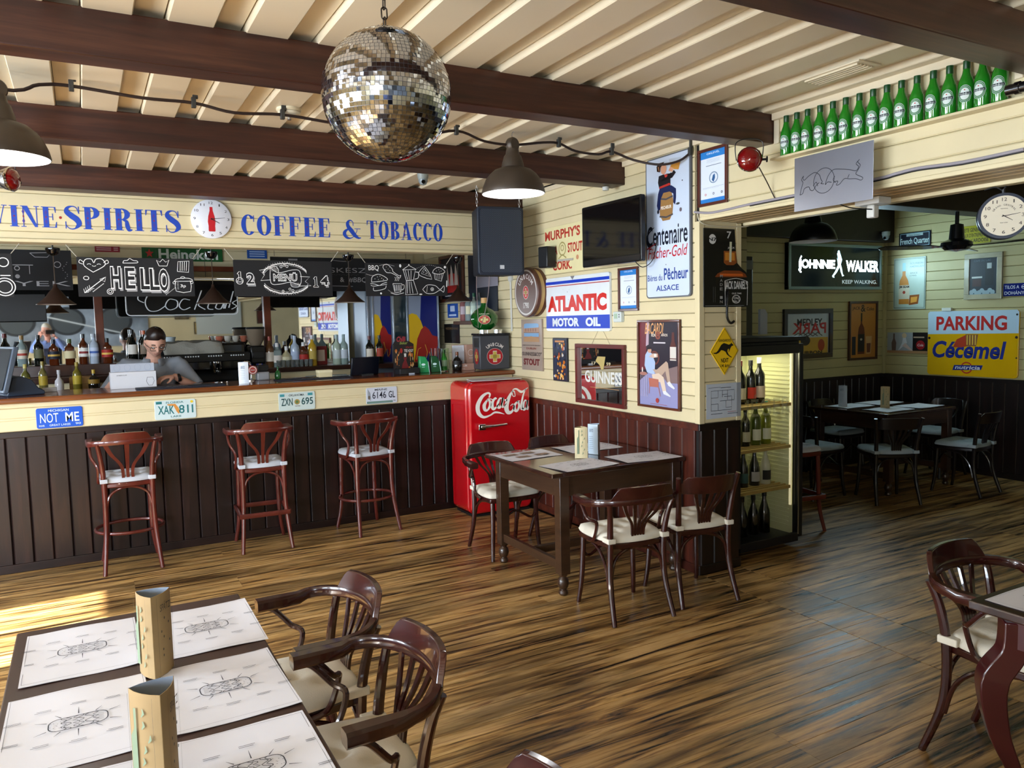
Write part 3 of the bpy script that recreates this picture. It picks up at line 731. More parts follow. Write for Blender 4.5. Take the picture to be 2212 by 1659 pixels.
menu(0.118, 2.17, 0.7535, -8, 'farther brown kraft menu stand with bottle drawing on the lower left table', h=.215)
menu(0.080, 1.585, 0.7535, 8, 'nearer brown kraft menu stand, open top towards the camera, lower left table', h=.215)
menu(2.79, 4.13, 0.7545, 28, 'tan folded menu stand on the centre table', mats=[mat('#D8C9A0', 0.6, var=.05)]*3, h=.20)
menu(2.95, 4.20, 0.7545, -12, 'blue and white folded menu stand on the centre table', kraft=False, h=.20,
     mats=[mat('#6C5A50', 0.5, var=.6, vs=40), mat('#C9DCEB', 0.45, var=.06), mat('#C9DCEB', 0.45)])
menu(1.085, 6.30, CT, 50, 'white and blue folded menu card on the bar by the coffee machine', kraft=False, h=.17, side=.075,
     mats=[mat('#E6ECF2', 0.5), mat('#DDE6F0', 0.5), mat('#6D86B8', 0.5)])

# ---------------------------------------------------------------- red fridge
fr = empty('red_fridge', (3.075, 5.96, 0)); fr.scale = (1.045, 1, 1.012); tag(fr, 'glossy red retro refrigerator with white script lettering beside the bar', 'refrigerator')
REDF = mat('#C00A16', 0.16, coat=1.0)
b = MB(); P = rrect(0.56, 1.115, 0.06, 6, 0, 0.5725); 
b.prism([(x, z) for x, z in P], -0.12, 0.19); b.build('body', REDF, fr, bevel=0.012)
b = MB(); P = rrect(0.565, 1.10, 0.055, 6, 0, 0.575); b.prism(P, -0.195, -0.128); b.build('door', REDF, fr, bevel=0.018)
b = MB(); b.box(-.22, -.16, -.240, -.196, .735, .785); b.tube([(-.20, -.230, .762), (-.05, -.238, .764), (.04, -.230, .768)], [.016, .012, .011], 8); b.build('handle', CHROME, fr, bevel=0.004)
b = MB(); b.box(-.26, .26, -.18, .15, .0, .02); b.build('plinth', DMETAL, fr)
for f in ('fridge_paper',):
    b = MB(); b.prismz([(-.24, -.15), (-.05, -.19), (.0, -.17), (.24, -.15), (.2, .12), (-.18, .08)], 0, .004)
    o = b.build('paper_sheet', PAPER, None, loc=(3.075, 5.96, 1.1505)); tag(o, 'white paper sheet lying on top of the red fridge', 'paper')
# script wordmark on the door, in fractions of a 2.2:1 box
def script(a, x0, z0, sx, sz, y=0.0, m=0, mirror=False):
    W_ = lambda pts, ws, k=1: a.stroke([(x0+((1-p[0]) if mirror else p[0])*sx, z0+p[1]*sz) for p in [(q[0], q[2]) for q in smoothpath([(u, 0, v) for u, v in pts], 6)]],
                                  [w_*sz for w_ in interp(ws, (len(pts)-1)*6+1)], y, m)
    W_([(.235, .74), (.25, .86), (.20, .90), (.10, .78), (.02, .50), (.03, .22), (.12, .06), (.24, .10), (.33, .19), (.42, .17), (.52, .10)], [.05, .07, .07, .12, .16, .15, .09, .05, .07, .06, .005])
    W_([(.20, .66), (.14, .48), (.15, .32), (.20, .30), (.25, .46), (.24, .62), (.20, .66), (.23, .70), (.30, .66)], [.05, .13, .12, .06, .10, .09, .05, .03, .03])
    W_([(.37, .66), (.35, .70), (.30, .58), (.29, .40), (.32, .32), (.38, .40), (.42, .50)], [.06, .07, .10, .13, .10, .05, .03])
    W_([(.48, .66), (.44, .68), (.40, .52), (.40, .38), (.44, .36), (.48, .54), (.50, .70)], [.05, .06, .10, .11, .07, .06, .06])
    W_([(.50, .70), (.475, .44), (.50, .36), (.56, .48)], [.09, .10, .06, .02])
    W_([(.53, .60), (.58, .60)], [.07, .07])
    W_([(.74, .72), (.72, .90), (.67, .86), (.60, .62), (.56, .34), (.59, .16), (.66, .16), (.71, .32), (.69, .44), (.64, .38)], [.02, .04, .07, .14, .18, .15, .09, .05, .03, .02])
    W_([(.74, .72), (.69, .74), (.69, .94), (.76, .98), (.86, .86), (.95, .94), (.99, 1.0)], [.03, .03, .03, .06, .09, .05, .02])
    W_([(.78, .52), (.72, .38), (.73, .22), (.77, .18), (.81, .34), (.80, .48), (.78, .52), (.83, .54)], [.05, .11, .12, .07, .09, .08, .05, .02])
    W_([(.96, .98), (.90, .76), (.86, .42), (.86, .24), (.90, .26)], [.02, .06, .09, .10, .03])
    W_([(.965, .50), (.93, .54), (.895, .38), (.90, .22), (.94, .24), (.97, .40), (.98, .54)], [.04, .05, .09, .10, .07, .05, .06])
    W_([(.98, .54), (.965, .30), (.98, .20), (1.0, .32)], [.08, .09, .05, .01])
a = MB(); script(a, -.215, .825, .48, .235); a.build('lettering', mat('#F1EDE6', .4), fr, smooth=0, loc=(0, -.1962, 0))

# ---------------------------------------------------------------- disco ball
dc = onz(836, 207, 2.345); DR = 0.1965
db = empty('disco_ball', (dc.x, dc.y, 2.345)); tag(db, 'large mirrored disco ball hanging from the ceiling on a chain', 'disco ball')
b = MB(); b.lathe([(DR*0.975*math.cos(R(-90+180*i/24)) if 0 < i < 24 else 0.0, DR*0.975*math.sin(R(-90+180*i/24))) for i in range(25)], 40); b.build('core', mat('#9A9AA0', 0.35, metal=0.6), db)
b = MB(); ts = 0.0128; nr = int(math.pi*DR/ts); random.seed(4)
for i in range(nr):
    la = -math.pi/2+math.pi*(i+.5)/nr; cr_ = DR*math.cos(la); nc = max(3, int(2*math.pi*cr_/ts)); off = random.random()
    for j in range(nc):
        lo = 2*math.pi*(j+off)/nc
        nrm = Vector((math.cos(la)*math.cos(lo), math.cos(la)*math.sin(lo), math.sin(la)))
        e = Vector((-math.sin(lo), math.cos(lo), 0)); nn = nrm.cross(e)
        jit = Vector((random.gauss(0, 1), random.gauss(0, 1), random.gauss(0, 1)))*(0.012 if random.random() < .93 else 0.09)
        nj = (nrm+jit).normalized(); e = (e-nj*e.dot(nj)).normalized(); nn = nj.cross(e); c = nrm*DR; h_ = ts*.455
        b.add([c-e*h_-nn*h_, c+e*h_-nn*h_, c+e*h_+nn*h_, c-e*h_+nn*h_], [(0, 1, 2, 3)])
o = b.build('mirror_tiles', mat('#C4C8D2', 0.03, metal=1.0), db, smooth=0); o['kind'] = 'stuff'
def link(b, c, ax, rr=0.009, L=0.018, r=0.0022, m=0):
    P = []
    for i in range(17):
        a = 2*math.pi*i/16; u = rr*math.cos(a); v = math.sin(a)*rr+(L-rr if math.sin(a) > 0 else -(L-rr))
        P.append((c[0]+(u if ax else 0), c[1]+(0 if ax else u), c[2]+v))
    b.tube(P, r, 6, m, cap=False)
b = MB()
for i in range(5): link(b, (0, 0, DR+0.018+0.029*i), i % 2)
b.build('chain', mat('#3A3028', 0.4, metal=0.8), db)
b = MB(); b.lathe([(0.0, .335), (.03, .34), (.055, .36), (.06, .392), (0.0, .393)], 20); b.tube([(0, 0, .34), (.04, .03, .33), (.07, .0, .35)], .006, 6); b.build('motor_mount', DMETAL, db)
b = MB(); b.lathe([(0, -.04), (.03, -.035), (.034, 0), (.03, .035), (0, .04)], 16); b.build('spot_lamp', mat('#9AA0A6', 0.4), db, loc=(.10, -.02, .365), rot=(R(70), 0, R(30)))
# ---------------------------------------------------------------- flat signs on real wall planes
class Sign:
    def __init__(s, name, label, cat, plane, TL, BR, col, th=0.012, pos=None, rough=0.35, group=None, edge=None, outline=None, bevel=0.002):
        ax, v = plane
        if pos is None:
            f = {'x': onx, 'y': ony, 'w': onw}[ax]
            a = f(*TL, v); b = f(*BR, v)
            if ax != 'y': s.w = math.hypot(a.y-b.y, a.x-b.x); c = Vector(((a.x+b.x)/2, (a.y+b.y)/2, (a.z+b.z)/2))
            else: s.w = abs(a.x-b.x); c = Vector(((a.x+b.x)/2, v, (a.z+b.z)/2))
            s.h = abs(a.z-b.z)
        else: c = Vector(pos[:3]); s.w, s.h = pos[3:5]
        s.root = empty(name, c, R(-90) if ax == 'x' else (R(-90)-math.atan(WK) if ax == 'w' else 0)); tag(s.root, label, cat, group)
        s.th = th; s.a = MB(); s.mats = []; s.y = -th-0.0006
        m = MB(); o = outline or [(0, 0), (1, 0), (1, 1), (0, 1)]
        m.prism([s.P(*p) for p in o], -th, 0.0)
        s.panel = m.build('panel', mat(col, rough, var=0.03) if isinstance(col, str) else col, s.root, smooth=0, bevel=bevel)
    def P(s, u, v): return ((u-.5)*s.w, (v-.5)*s.h)
    def M(s, col, rough=0.4):
        m = mat(col, rough) if isinstance(col, str) else col
        if m not in s.mats: s.mats.append(m)
        s.y -= 0.00012
        return s.mats.index(m)
    def rect(s, x0, z0, x1, z1, col): i = s.M(col); s.a.poly([s.P(x0, z0), s.P(x1, z0), s.P(x1, z1), s.P(x0, z1)], s.y, i)
    def poly(s, pts, col): i = s.M(col); s.a.poly([s.P(*p) for p in pts], s.y, i)
    def ell(s, cx, cz, r, col, rz=None, inner=None, a0=0, a1=360):      # radius as fraction of height
        i = s.M(col); x, z = s.P(cx, cz); rr = r*s.h; r2 = (rz or r)*s.h
        s.a.ell(x, z, rr, r2, s.y, i, a0=a0, a1=a1, ix=None if inner is None else inner*rr, iz=None if inner is None else inner*r2)
    def text(s, t, x0, z0, x1, z1, col, shear=0, bold=0.012, mirror=False):
        i = s.M(col); a = s.P(x0, z0); b = s.P(x1, z1); s.a.text(t, a[0], b[0], a[1], b[1], s.y, i, shear, bold, mirror)
    def line(s, pts, wd, col, closed=False, sm=0):
        i = s.M(col)
        if sm: pts = [(q[0], q[2]) for q in smoothpath([(p[0], 0, p[1]) for p in pts], sm)]
        k = len(pts); ws = interp(wd, k) if isinstance(wd, list) else wd
        ws = [q*s.h for q in ws] if isinstance(ws, list) else ws*s.h
        s.a.stroke([s.P(*p) for p in pts], ws, s.y, i, closed)
    def frame(s, wd, col, depth=0.02, name='frame'):
        W, H = s.w/2, s.h/2; b = MB(); d = wd
        for x0, x1, z0, z1 in ((-W, W, -H, -H+d), (-W, W, H-d, H), (-W, -W+d, -H+d, H-d), (W-d, W, -H+d, H-d)): b.box(x0, x1, -depth, 0, z0, z1)
        b.build(name, mat(col, .35, coat=.3, var=.15) if isinstance(col, str) else col, s.root, smooth=0, bevel=.003)
    def done(s, name='print'):
        if s.a.v: s.a.build(name, s.mats, s.root, smooth=0)
        return s.root
WX_ = ('w', 0.001); HX_ = ('x', XW-0.001)
CW = ('y', YC-0.001)
# --- right wall
s = Sign('tin_sign', 'cream Murphys Extra Stout tin sign left of the television', 'sign', WX_, (1177, 495), (1262, 583), '#E2D9A8', .006)
RD = '#B8392B'
s.text("MURPHY'S", .02, .72, .93, .93, RD, bold=.03); s.text('EXTRA', .0, .40, .35, .58, RD, bold=.03); s.text('STOUT', .62, .40, .98, .60, RD, bold=.03); s.text('CORK.', .22, .06, .72, .26, RD, bold=.03)
s.ell(.48, .50, .15, '#A89C62', inner=.8); s.ell(.48, .52, .07, '#B0A46C', inner=.6); s.line([(.38, .30), (.48, .38), (.58, .30)], .03, '#A89C62'); s.ell(.1, .2, .05, '#C9A07A'); s.ell(.86, .28, .05, '#C9906A'); s.done()
# tv
tv = empty('television', (3.215, 4.365, 2.24), R(-90)); tag(tv, 'black flat screen television on a wall bracket', 'television')
b = MB(); b.prism(rrect(.68, .43, .012), 0, .035); b.build('housing', mat('#0D0D0F', .2), tv, bevel=.004)
b = MB(); b.box(-.32, .32, -.002, 0, -.165, .195); b.build('screen', mat('#030304', .06), tv, smooth=0)
b = MB(); b.box(-.33, .33, -.003, 0, -.205, -.172); b.build('bezel_strip', mat('#1A1A1E', .12), tv, smooth=0)
b = MB(); b.box(-.1, .1, .035, .15, -.08, .08); b.build('wall_bracket', DMETAL, tv)
MB().tube(smoothpath([(.22, .03, -.2), (.25, .08, -.25), (.31, .12, -.20), (.33, .14, -.05)]), .003, 6).build('cable', BLACK, tv)
s = Sign('enamel_sign', 'white and blue Atlantic Motor Oil enamel sign below the television', 'sign', WX_, (1183.3, 602.8), (1322.5, 715.4), '#DDE4EA', .02, rough=.18, outline=[(x+.5, z+.5) for x, z in rrect(1, 1, .03)])
s.rect(0, .05, 1, .285, '#1238B8'); s.rect(0, .875, 1, .93, '#1238B8'); s.rect(0, .835, 1, .852, '#B0413E')
s.text('ATLANTIC', .03, .36, .96, .66, '#CC2418', bold=.06); s.text('MOTOR', .11, .085, .55, .245, '#E8EEF2', bold=.05); s.text('OIL', .65, .085, .87, .245, '#E8EEF2', bold=.05)
s.poly([(.42, 1), (.49, 1), (.455, .93)], '#7F7F86'); [s.ell(x, z, r, '#9FA7B5') for x, z, r in ((.37, .72, .012), (.4, .76, .006), (.385, .58, .01), (.75, .42, .01), (.3, .77, .006), (.03, .3, .008))]; s.done()
def certificate(lbl, TL, BR, pl=WX_):
    s = Sign('framed_certificate', lbl, 'certificate', pl, TL, BR, '#DCE4F0', .006, rough=.25); s.frame(.018, '#52241A', .018)
    fx = .018/s.w; fz = .018/s.h
    s.rect(fx, 1-fz-.12, 1-fx, 1-fz, '#2A7CC9'); s.rect(fx, fz, 1-fx, fz+.07, '#2A7CC9')
    s.text('OKLEV\u00c9L', .28, .90-.01, .72, .93, '#DDE8F4'); 
    for k in range(4): s.rect(.28, .80-.017*k, .72, .804-.017*k, '#A9B2C0')
    s.rect(.26, .69, .78, .70, '#5A6A80'); s.ell(.52, .48, .11, '#7D94AE', rz=.10, inner=.82); s.poly([(.46, .44), (.52, .40), (.57, .47), (.56, .54), (.50, .52)], '#2C5A8E')
    s.rect(.15, .315, .86, .32, '#98A2B4'); s.rect(.15, .30, .7, .303, '#98A2B4')
    for x, c in ((.25, '#C98A8A'), (.52, '#6A7484'), (.8, '#4A5464')): s.ell(x, .2, .022, c, inner=.5)
    s.done()
certificate('framed blue and white certificate between the television and the tall Centenaire sign', (1338, 580), (1382, 671))
certificate('framed blue and white certificate at the top right of the tall Centenaire sign', (1511, 327), (1574.4, 436.5), HX_)
t = empty('thermostat', onw(1340, 684.5), R(-91.5)); tag(t, 'small white thermostat with a green display', 'thermostat')
b = MB(); b.prism(rrect(.10, .075, .012), -.03, 0); b.build('housing', mat('#C9D2D0', .4), t, bevel=.004)
b = MB(); b.box(-.035, .005, -.031, -.03, -.012, .024); b.build('display', mat('#9DB49A', .3), t); b = MB(); b.box(.022, .03, -.032, -.03, -.004, .004); b.box(.022, .03, -.032, -.03, .012, .02); b.build('button', BLACK, t)
# Centenaire
s = Sign('tall_enamel_sign', 'tall white Centenaire Fischer-Gold enamel sign with a drinker on a barrel', 'sign', WX_, (1398.8, 349), (1497, 640), '#CBD6E6', .018, rough=.16, outline=[(.5+x/.36, z+.5) for x, z in rrect(.36, 1, .025)])
w_, h_ = s.w, s.h
s.panel.data.materials[0] = mat('#5D6068', .4)
i = s.M('#C9D6EA'); s.a.poly(rrect(w_*.95, h_*.98, .02), s.y, i)
s.text('Centenaire', .03, .375, .94, .52, '#141B2C', bold=.015); s.line([(.20, .51), (.06, .47), (.03, .42), (.08, .375), (.2, .39)], [.004, .014, .02, .012, .003], '#141B2C', sm=6)
s.text('Fischer-Gold', .05, .285, .94, .365, '#B5202A', shear=.25, bold=.006); s.line([(.03, .36), (.25, .395)], [.012, .004], '#B5202A')
s.text('Bi\u00e8res du', .04, .125, .38, .17, '#23418E'); s.text('P\u00eacheur', .42, .125, .95, .21, '#23418E', bold=.02); s.text('ALSACE', .24, .05, .75, .09, '#23418E', bold=.02); s.ell(.47, .235, .004, '#444A58')
# figure on a barrel (painted)
s.poly([(.34, .585), (.40, .545), (.56, .545), (.62, .585), (.64, .67), (.60, .74), (.40, .74), (.32, .67)], '#9C7443')
for z in (.575, .70): s.line([(.33, z+.005), (.48, z-.008), (.63, z+.005)], .012, '#4C4A4E')
s.text('PECHEUR', .36, .625, .60, .648, '#E6E0D4', bold=.03)
s.poly([(.30, .62), (.27, .66), (.30, .74), (.34, .78), (.60, .78), (.70, .75), (.70, .69), (.68, .64), (.64, .66), (.64, .72), (.56, .74), (.42, .74), (.36, .70), (.35, .63)], '#1B2752')
s.ell(.30, .615, .012, '#26262B', rz=.014); s.ell(.74, .645, .02, '#3A3F42', rz=.008)
s.poly([(.33, .775), (.30, .82), (.32, .865), (.45, .87), (.56, .865), (.62, .83), (.70, .86), (.66, .88), (.58, .86), (.58, .78)], '#1E1C22'); s.poly([(.33, .775), (.58, .785), (.56, .80), (.34, .79)], '#B8322C')
s.poly([(.44, .87), (.52, .86), (.50, .845), (.46, .845)], '#C33A30'); s.poly([(.42, .865), (.58, .87), (.66, .89), (.62, .865), (.5, .875)], '#D8D8DC')
s.ell(.43, .905, .032, '#D9A183', rz=.036); s.poly([(.35, .89), (.28, .90), (.27, .935), (.33, .955), (.45, .955), (.40, .935), (.36, .92)], '#37241D'); s.line([(.33, .90), (.31, .93)], .006, '#C98B5A')
s.poly([(.58, .90), (.80, .915), (.82, .955), (.55, .965)], '#B9C3D2'); s.poly([(.56, .895), (.76, .875), (.80, .925), (.62, .93)], '#C98F3E'); s.poly([(.54, .885), (.62, .87), (.66, .89), (.58, .91)], '#D9A183')
s.ell(.80, .60, .012, '#6A5F68', rz=.014); s.ell(.84, .795, .005, '#4A4E5A'); s.done()
# Bacardi poster
s = Sign('framed_poster', 'brown framed Bacardi rum poster with a seated man in pale clothes', 'poster', WX_, (1380.5, 691.5), (1473, 889), '#2A1A22', .008); s.frame(.016, '#5C2E1A', .022)
s.rect(.03, .02, .97, .98, '#2B2430'); s.poly([(.03, .02), (.97, .02), (.97, .34), (.6, .40), (.3, .42), (.03, .30)], '#8F8FBA'); s.poly([(.5, .42), (.97, .50), (.97, .30), (.7, .30)], '#7F6A6A')
s.poly([(.03, .42), (.03, .98), (.24, .98), (.20, .7), (.22, .44)], '#6A2B34'); s.poly([(.19, .70), (.22, .98), (.27, .98), (.26, .72)], '#B9A2B0')
s.text('BACARDI', .17, .84, .62, .965, '#E0A870', shear=.3, bold=.01); s.text('RON', .33, .81, .43, .845, '#E8DCCB', bold=.02); s.text('8', .43, .78, .54, .87, '#8A4A3A', bold=.04); s.text('A\u00d1OS', .56, .815, .71, .85, '#E8DCCB', bold=.02); s.rect(.38, .735, .66, .75, '#CFC9CF')
s.poly([(.76, .55), (.76, .70), (.80, .76), (.81, .86), (.86, .86), (.87, .76), (.91, .70), (.91, .55)], '#5A2F2A'); s.rect(.765, .575, .905, .70, '#D5CEC6'); s.rect(.765, .55, .905, .565, '#C9C2BA')
s.ell(.40, .57, .09, '#6E3A33', rz=.08, inner=.75); s.poly([(.18, .60), (.24, .65), (.34, .62), (.42, .52), (.40, .38), (.22, .40), (.16, .48)], '#A9BCDC'); s.ell(.285, .655, .035, '#C79A83', rz=.03); s.poly([(.22, .66), (.25, .70), (.33, .695), (.33, .67), (.26, .665)], '#241A1E')
s.poly([(.27, .58), (.36, .62), (.48, .62), (.48, .58), (.38, .57)], '#CFAF9C'); s.ell(.42, .60, .02, '#E6E2DE')
s.poly([(.36, .44), (.46, .44), (.68, .54), (.72, .52), (.78, .30), (.72, .29), (.66, .43), (.52, .34)], '#B79E8C'); s.poly([(.34, .38), (.50, .40), (.62, .36), (.68, .20), (.60, .19), (.54, .30), (.36, .32)], '#D9C3B0')
s.poly([(.26, .34), (.5, .33), (.5, .24), (.28, .24)], '#B06A5A'); s.line([(.28, .24), (.27, .16)], .01, '#A9685C'); s.line([(.5, .24), (.54, .14)], .01, '#A9685C')
s.ell(.13, .385, .07, '#A87468', rz=.02); [s.line([(.07+.05*k, .37), (.075+.05*k, .12)], .006, '#C9B8C2') for k in range(4)]; s.ell(.11, .43, .012, '#DDD6D0', rz=.03)
s.poly([(.60, .20), (.66, .21), (.78, .16), (.78, .145), (.62, .17)], '#DADADE'); s.poly([(.70, .30), (.76, .32), (.88, .25), (.86, .235), (.73, .27)], '#DADADE'); s.ell(.47, .09, .028, '#A33A33'); s.rect(.3, .045, .7, .05, '#A35A55'); s.done()
s = Sign('guinness_mirror', 'red brown framed advertising mirror lettered Guinness with a harp', 'mirror', WX_, (1248, 742), (1356, 884), MIRROR, .008, bevel=0)
s.frame(.03, '#5E1F1B', .03); s.text('GUINNESS', .17, .36, .92, .56, '#D9D9D4', bold=.03); s.rect(.28, .28, .86, .288, '#B98A5A')
s.poly([(.40, .72), (.44, .80), (.60, .80), (.58, .70), (.56, .60), (.52, .58), (.48, .66)], '#B9A56A'); s.text('17', .32, .66, .40, .71, '#D8C9A0'); s.text('59', .62, .66, .70, .71, '#D8C9A0'); s.done()
MB().tube([(-.12, -.005, s.h/2), (0, -.004, s.h/2+.14), (.12, -.005, s.h/2)], .0012, 5).build('hanging_cord', mat('#8A7A62', .7), s.root)
s = Sign('narrow_poster', 'narrow framed poster of an orange group scene below the Atlantic sign', 'poster', WX_, (1197.3, 729.5), (1229.5, 825), '#2E3247', .015); s.frame(.008, '#2A2A33', .018)
random.seed(3)
for k in range(46):
    c = random.choice(['#C9701F', '#E09A3C', '#D9C3A0', '#2B3A66', '#1E1E28', '#A5482A', '#E8C27A', '#C9CBD6'])
    x = random.uniform(.12, .85); z = random.uniform(.06, .88)
    if z < .5 and random.random() < .6: c = random.choice(['#C9701F', '#E09A3C', '#D98A30'])
    s.ell(x, z, random.uniform(.02, .05), c, rz=random.uniform(.02, .06))
s.rect(.2, .90, .85, .94, '#C98A5A'); s.done()
s = Sign('wooden_stout_sign', 'pale wooden Guinness Dublin stout sign under the round Unicum light', 'sign', WX_, (1129, 690), (1175.5, 802), '#9F8E82', .016)
s.poly([(.12, .56), (.12, .90), (.22, .93), (.78, .93), (.88, .90), (.88, .56)], '#A88068'); s.poly([(.14, .82), (.14, .90), (.22, .92), (.78, .92), (.86, .90), (.86, .84)], '#7FA6CC'); s.rect(.14, .66, .86, .73, '#7FA6CC'); s.rect(.12, .735, .88, .745, '#5A4640'); [s.rect(.2+.12*k, .76, .27+.12*k, .82, '#8A5F4A') for k in range(5)]
s.poly([(.14, .56), (.86, .56), (.86, .62), (.5, .67), (.14, .63)], '#B08A66')
s.text('JAMES GATE PORTER BREWERY', .06, .475, .94, .50, '#4C3A38'); s.text('DUBLIN', .25, .41, .72, .45, '#7E3A30', bold=.02); s.text('GUINNESS&CO\u00b0', .03, .285, .97, .36, '#35292B', bold=.01); s.text('STOUT', .10, .10, .88, .23, '#6E2A2C', bold=.05); s.done()
# round light box
rd = empty('round_light_sign', (wx(5.7)-.001, 5.71, 1.890), R(-91.5)); tag(rd, 'round brown Unicum 1790 light box with a cream rim', 'sign')
b = MB(); b.lathe([(0, 0), (.205, 0), (.205, .03), (.2, .03)], 48); b.build('rim', mat('#5B3426', .4), rd, rot=(R(90), 0, 0))
b = MB(); b.lathe([(.2, .02), (.2, .07), (0, .07)], 48); b.build('light_ring', mat('#C9A96C', .4), rd, rot=(R(90), 0, 0))
b = MB(); b.lathe([(.198, .065), (.21, .07), (.21, .10), (.203, .105), (0, .105)], 48); b.build('face', mat('#5A3A2C', .35), rd, rot=(R(90), 0, 0))
a = MB(); y = -.1056; a.ell(0, 0, .192, .192, y, 0, n=48, ix=.179); a.ell(0, .0, .05, .058, y, 1, n=30, ix=.0+.046, iz=.054); a.ell(0, 0, .046, .054, y, 2)
for q, c in ((.034, 0), (.028, 3)): a.box(-q*.35, q*.35, y-.0008 if c else y-.0004, y-.0002, -q, q, c); a.box(-q, q, y-.0008 if c else y-.0004, y-.0002, -q*.35, q*.35, c)
def arc_text(a, t, cx, cz, r, a0, a1, hgt, wd, y, m, bold=.02):
    for k, chh in enumerate(t):
        if chh == ' ': continue
        an = R(a0+(a1-a0)*k/(len(t)-1)); i0 = len(a.v); a.text(chh, -wd/2*(.5 if chh in 'I1' else 1), wd/2*(.5 if chh in 'I1' else 1), 0, hgt, 0, m, 0, bold)
        ro = an-math.pi/2
        for i in range(i0, len(a.v)):
            x, _, z = a.v[i]; a.v[i] = (cx+r*math.cos(an)+x*math.cos(ro)-z*math.sin(ro), y, cz+r*math.sin(an)+x*math.sin(ro)+z*math.cos(ro))
arc_text(a, 'UNICUM', 0, 0, .115, 142, 38, .042, .036, y, 0); a.text('1790', -.05, .05, -.135, -.085, y, 0, 0, .02)
a.build('lettering', [mat('#D8D4D0', .5), mat('#D8D4D0', .5), mat('#B5231F', .4), mat('#A58A3C', .4)], rd, smooth=0)
# --- column face
s = Sign('bottle_cutout_sign', 'black cut-out whiskey bottle sign lettered Jack Daniels on the wall end', 'sign', CW, (1518.5, 492.5), (1614.5, 662.5), '#0B0B0D', .006,
         outline=[(0, 0), (1, 0), (1, .36), (.96, .45), (.84, .51), (.75, .57), (.72, .70), (.69, 1), (0, 1)])
s.ell(.19, .865, .062, '#D5D5D5'); s.text('N7', .10, .84, .28, .885, '#0B0B0D', bold=.03)
s.poly([(.44, .57), (.44, .72), (.71, .72), (.73, .57), (.66, .54), (.50, .54)], '#8A4A1C'); s.poly([(.47, .60), (.47, .70), (.68, .70), (.69, .60)], '#C9822E'); s.poly([(.56, .58), (.61, .58), (.62, .84), (.57, .84)], '#C9CBB0'); s.poly([(.24, .385), (.97, .385), (.93, .43), (.80, .47), (.45, .47), (.30, .43)], '#7A3A14'); s.poly([(.34, .40), (.88, .40), (.86, .43), (.36, .43)], '#C05A1C')
s.text('JACK DANIEL\u2019S', .46, .20, .99, .335, '#DCDCDC', bold=.02); s.text('OLD TIME', .62, .165, .84, .185, '#DCDCDC'); s.ell(.72, .10, .075, '#DCDCDC', rz=.055, inner=.85); s.text('Old', .66, .10, .78, .13, '#DCDCDC'); s.text('No.7', .64, .06, .80, .09, '#DCDCDC'); s.line([(.47, .02), (.46, .34)], .008, '#DCDCDC'); s.line([(.97, .02), (.98, .32)], .008, '#DCDCDC'); s.line([(.47, .34), (.72, .37), (.98, .33)], .006, '#DCDCDC', sm=4)
[s.text(c_, .35, .05+.055*k, .41, .085+.055*k, '#9A9A9A') for k, c_ in enumerate('NI EDAM') if c_ != ' ']; s.rect(.02, .015, .9, .02, '#9A9A9A'); [s.rect(.2+.04*k, .06, .205+.04*k, .26, '#6A6A6A') for k in range(2)]
s.text('7', .50, .88, .60, .97, '#CFCFCF'); s.text('JACK', .52, .745, .68, .775, '#CFCFCF'); s.done()
hk = empty('hooked_handle', ony(1575, 640, YC-.012)); tag(hk, 'black curved umbrella handle hanging from the bottle sign', 'handle')
MB().tube(smoothpath([(-.005, 0, .03), (-.02, -.01, 0), (-.03, -.012, -.08), (-.025, -.012, -.14), (.0, -.014, -.17), (.028, -.016, -.158)]), [.008]*31, 10).build('handle', mat('#101012', .25, coat=.5), hk)
kg = empty('kangaroo_sign', ony(1564, 758.5, YC-.001)); tag(kg, 'yellow diamond Kangaroos Next 14 km road sign', 'sign')
kw, kh = .123, .153
b = MB(); b.prism([(0, kh), (-kw, 0), (0, -kh), (kw, 0)], -.006, 0); b.build('panel', YELLOW, kg, smooth=0, bevel=.003)
a = MB(); y = -.0066; k_ = .93; a.stroke([(0, kh*k_), (-kw*k_, 0), (0, -kh*k_), (kw*k_, 0)], .0032, y, 0, closed=True)
a.text('KANGAROOS', -.052, .054, .060, .077, y, 0, 0, .02); a.text('NEXT', -.032, .032, -.072, -.045, y, 0, 0, .03); a.text('14 km', -.034, .036, -.103, -.080, y, 0, 0, .015)
K = [(-.098, -.008), (-.075, -.006), (-.06, .004), (-.046, .022), (-.03, .042), (-.008, .052), (.016, .046), (.034, .040), (.052, .046), (.056, .056), (.060, .048), (.078, .036), (.070, .033), (.058, .030), (.048, .016), (.042, .004), (.036, -.006), (.031, -.004), (.037, .004), (.036, .014), (.026, .012), (.022, -.002), (.030, -.018), (.040, -.028), (.062, -.040), (.058, -.043), (.040, -.036), (.018, -.022), (.006, -.004), (-.012, .004), (-.03, .008), (-.05, -.008), (-.072, -.016), (-.094, -.013)]
a.poly(K, y-.0002, 0); a.build('print', [mat('#1A1512', .5)], kg, smooth=0)
s = Sign('floor_plan', 'laminated escape floor plan below the kangaroo sign', 'paper', CW, (1525.5, 831), (1600, 898.5), '#BFC8D6', .002, rough=.15)
L = [[(.13, .23), (.13, .80), (.80, .80), (.80, .52), (.72, .52), (.72, .23), (.13, .23)], [(.33, .80), (.33, .60), (.13, .60)], [(.45, .80), (.45, .6)], [(.33, .42), (.13, .42)], [(.33, .42), (.33, .23)], [(.6, .8), (.6, .52)], [(.45, .68), (.6, .68)], [(.38, .5), (.8, .5)], [(.55, .5), (.55, .3), (.72, .3)], [(.5, .62), (.72, .62), (.72, .52)]]
for q in L: s.line(q, .012, '#2C303A')
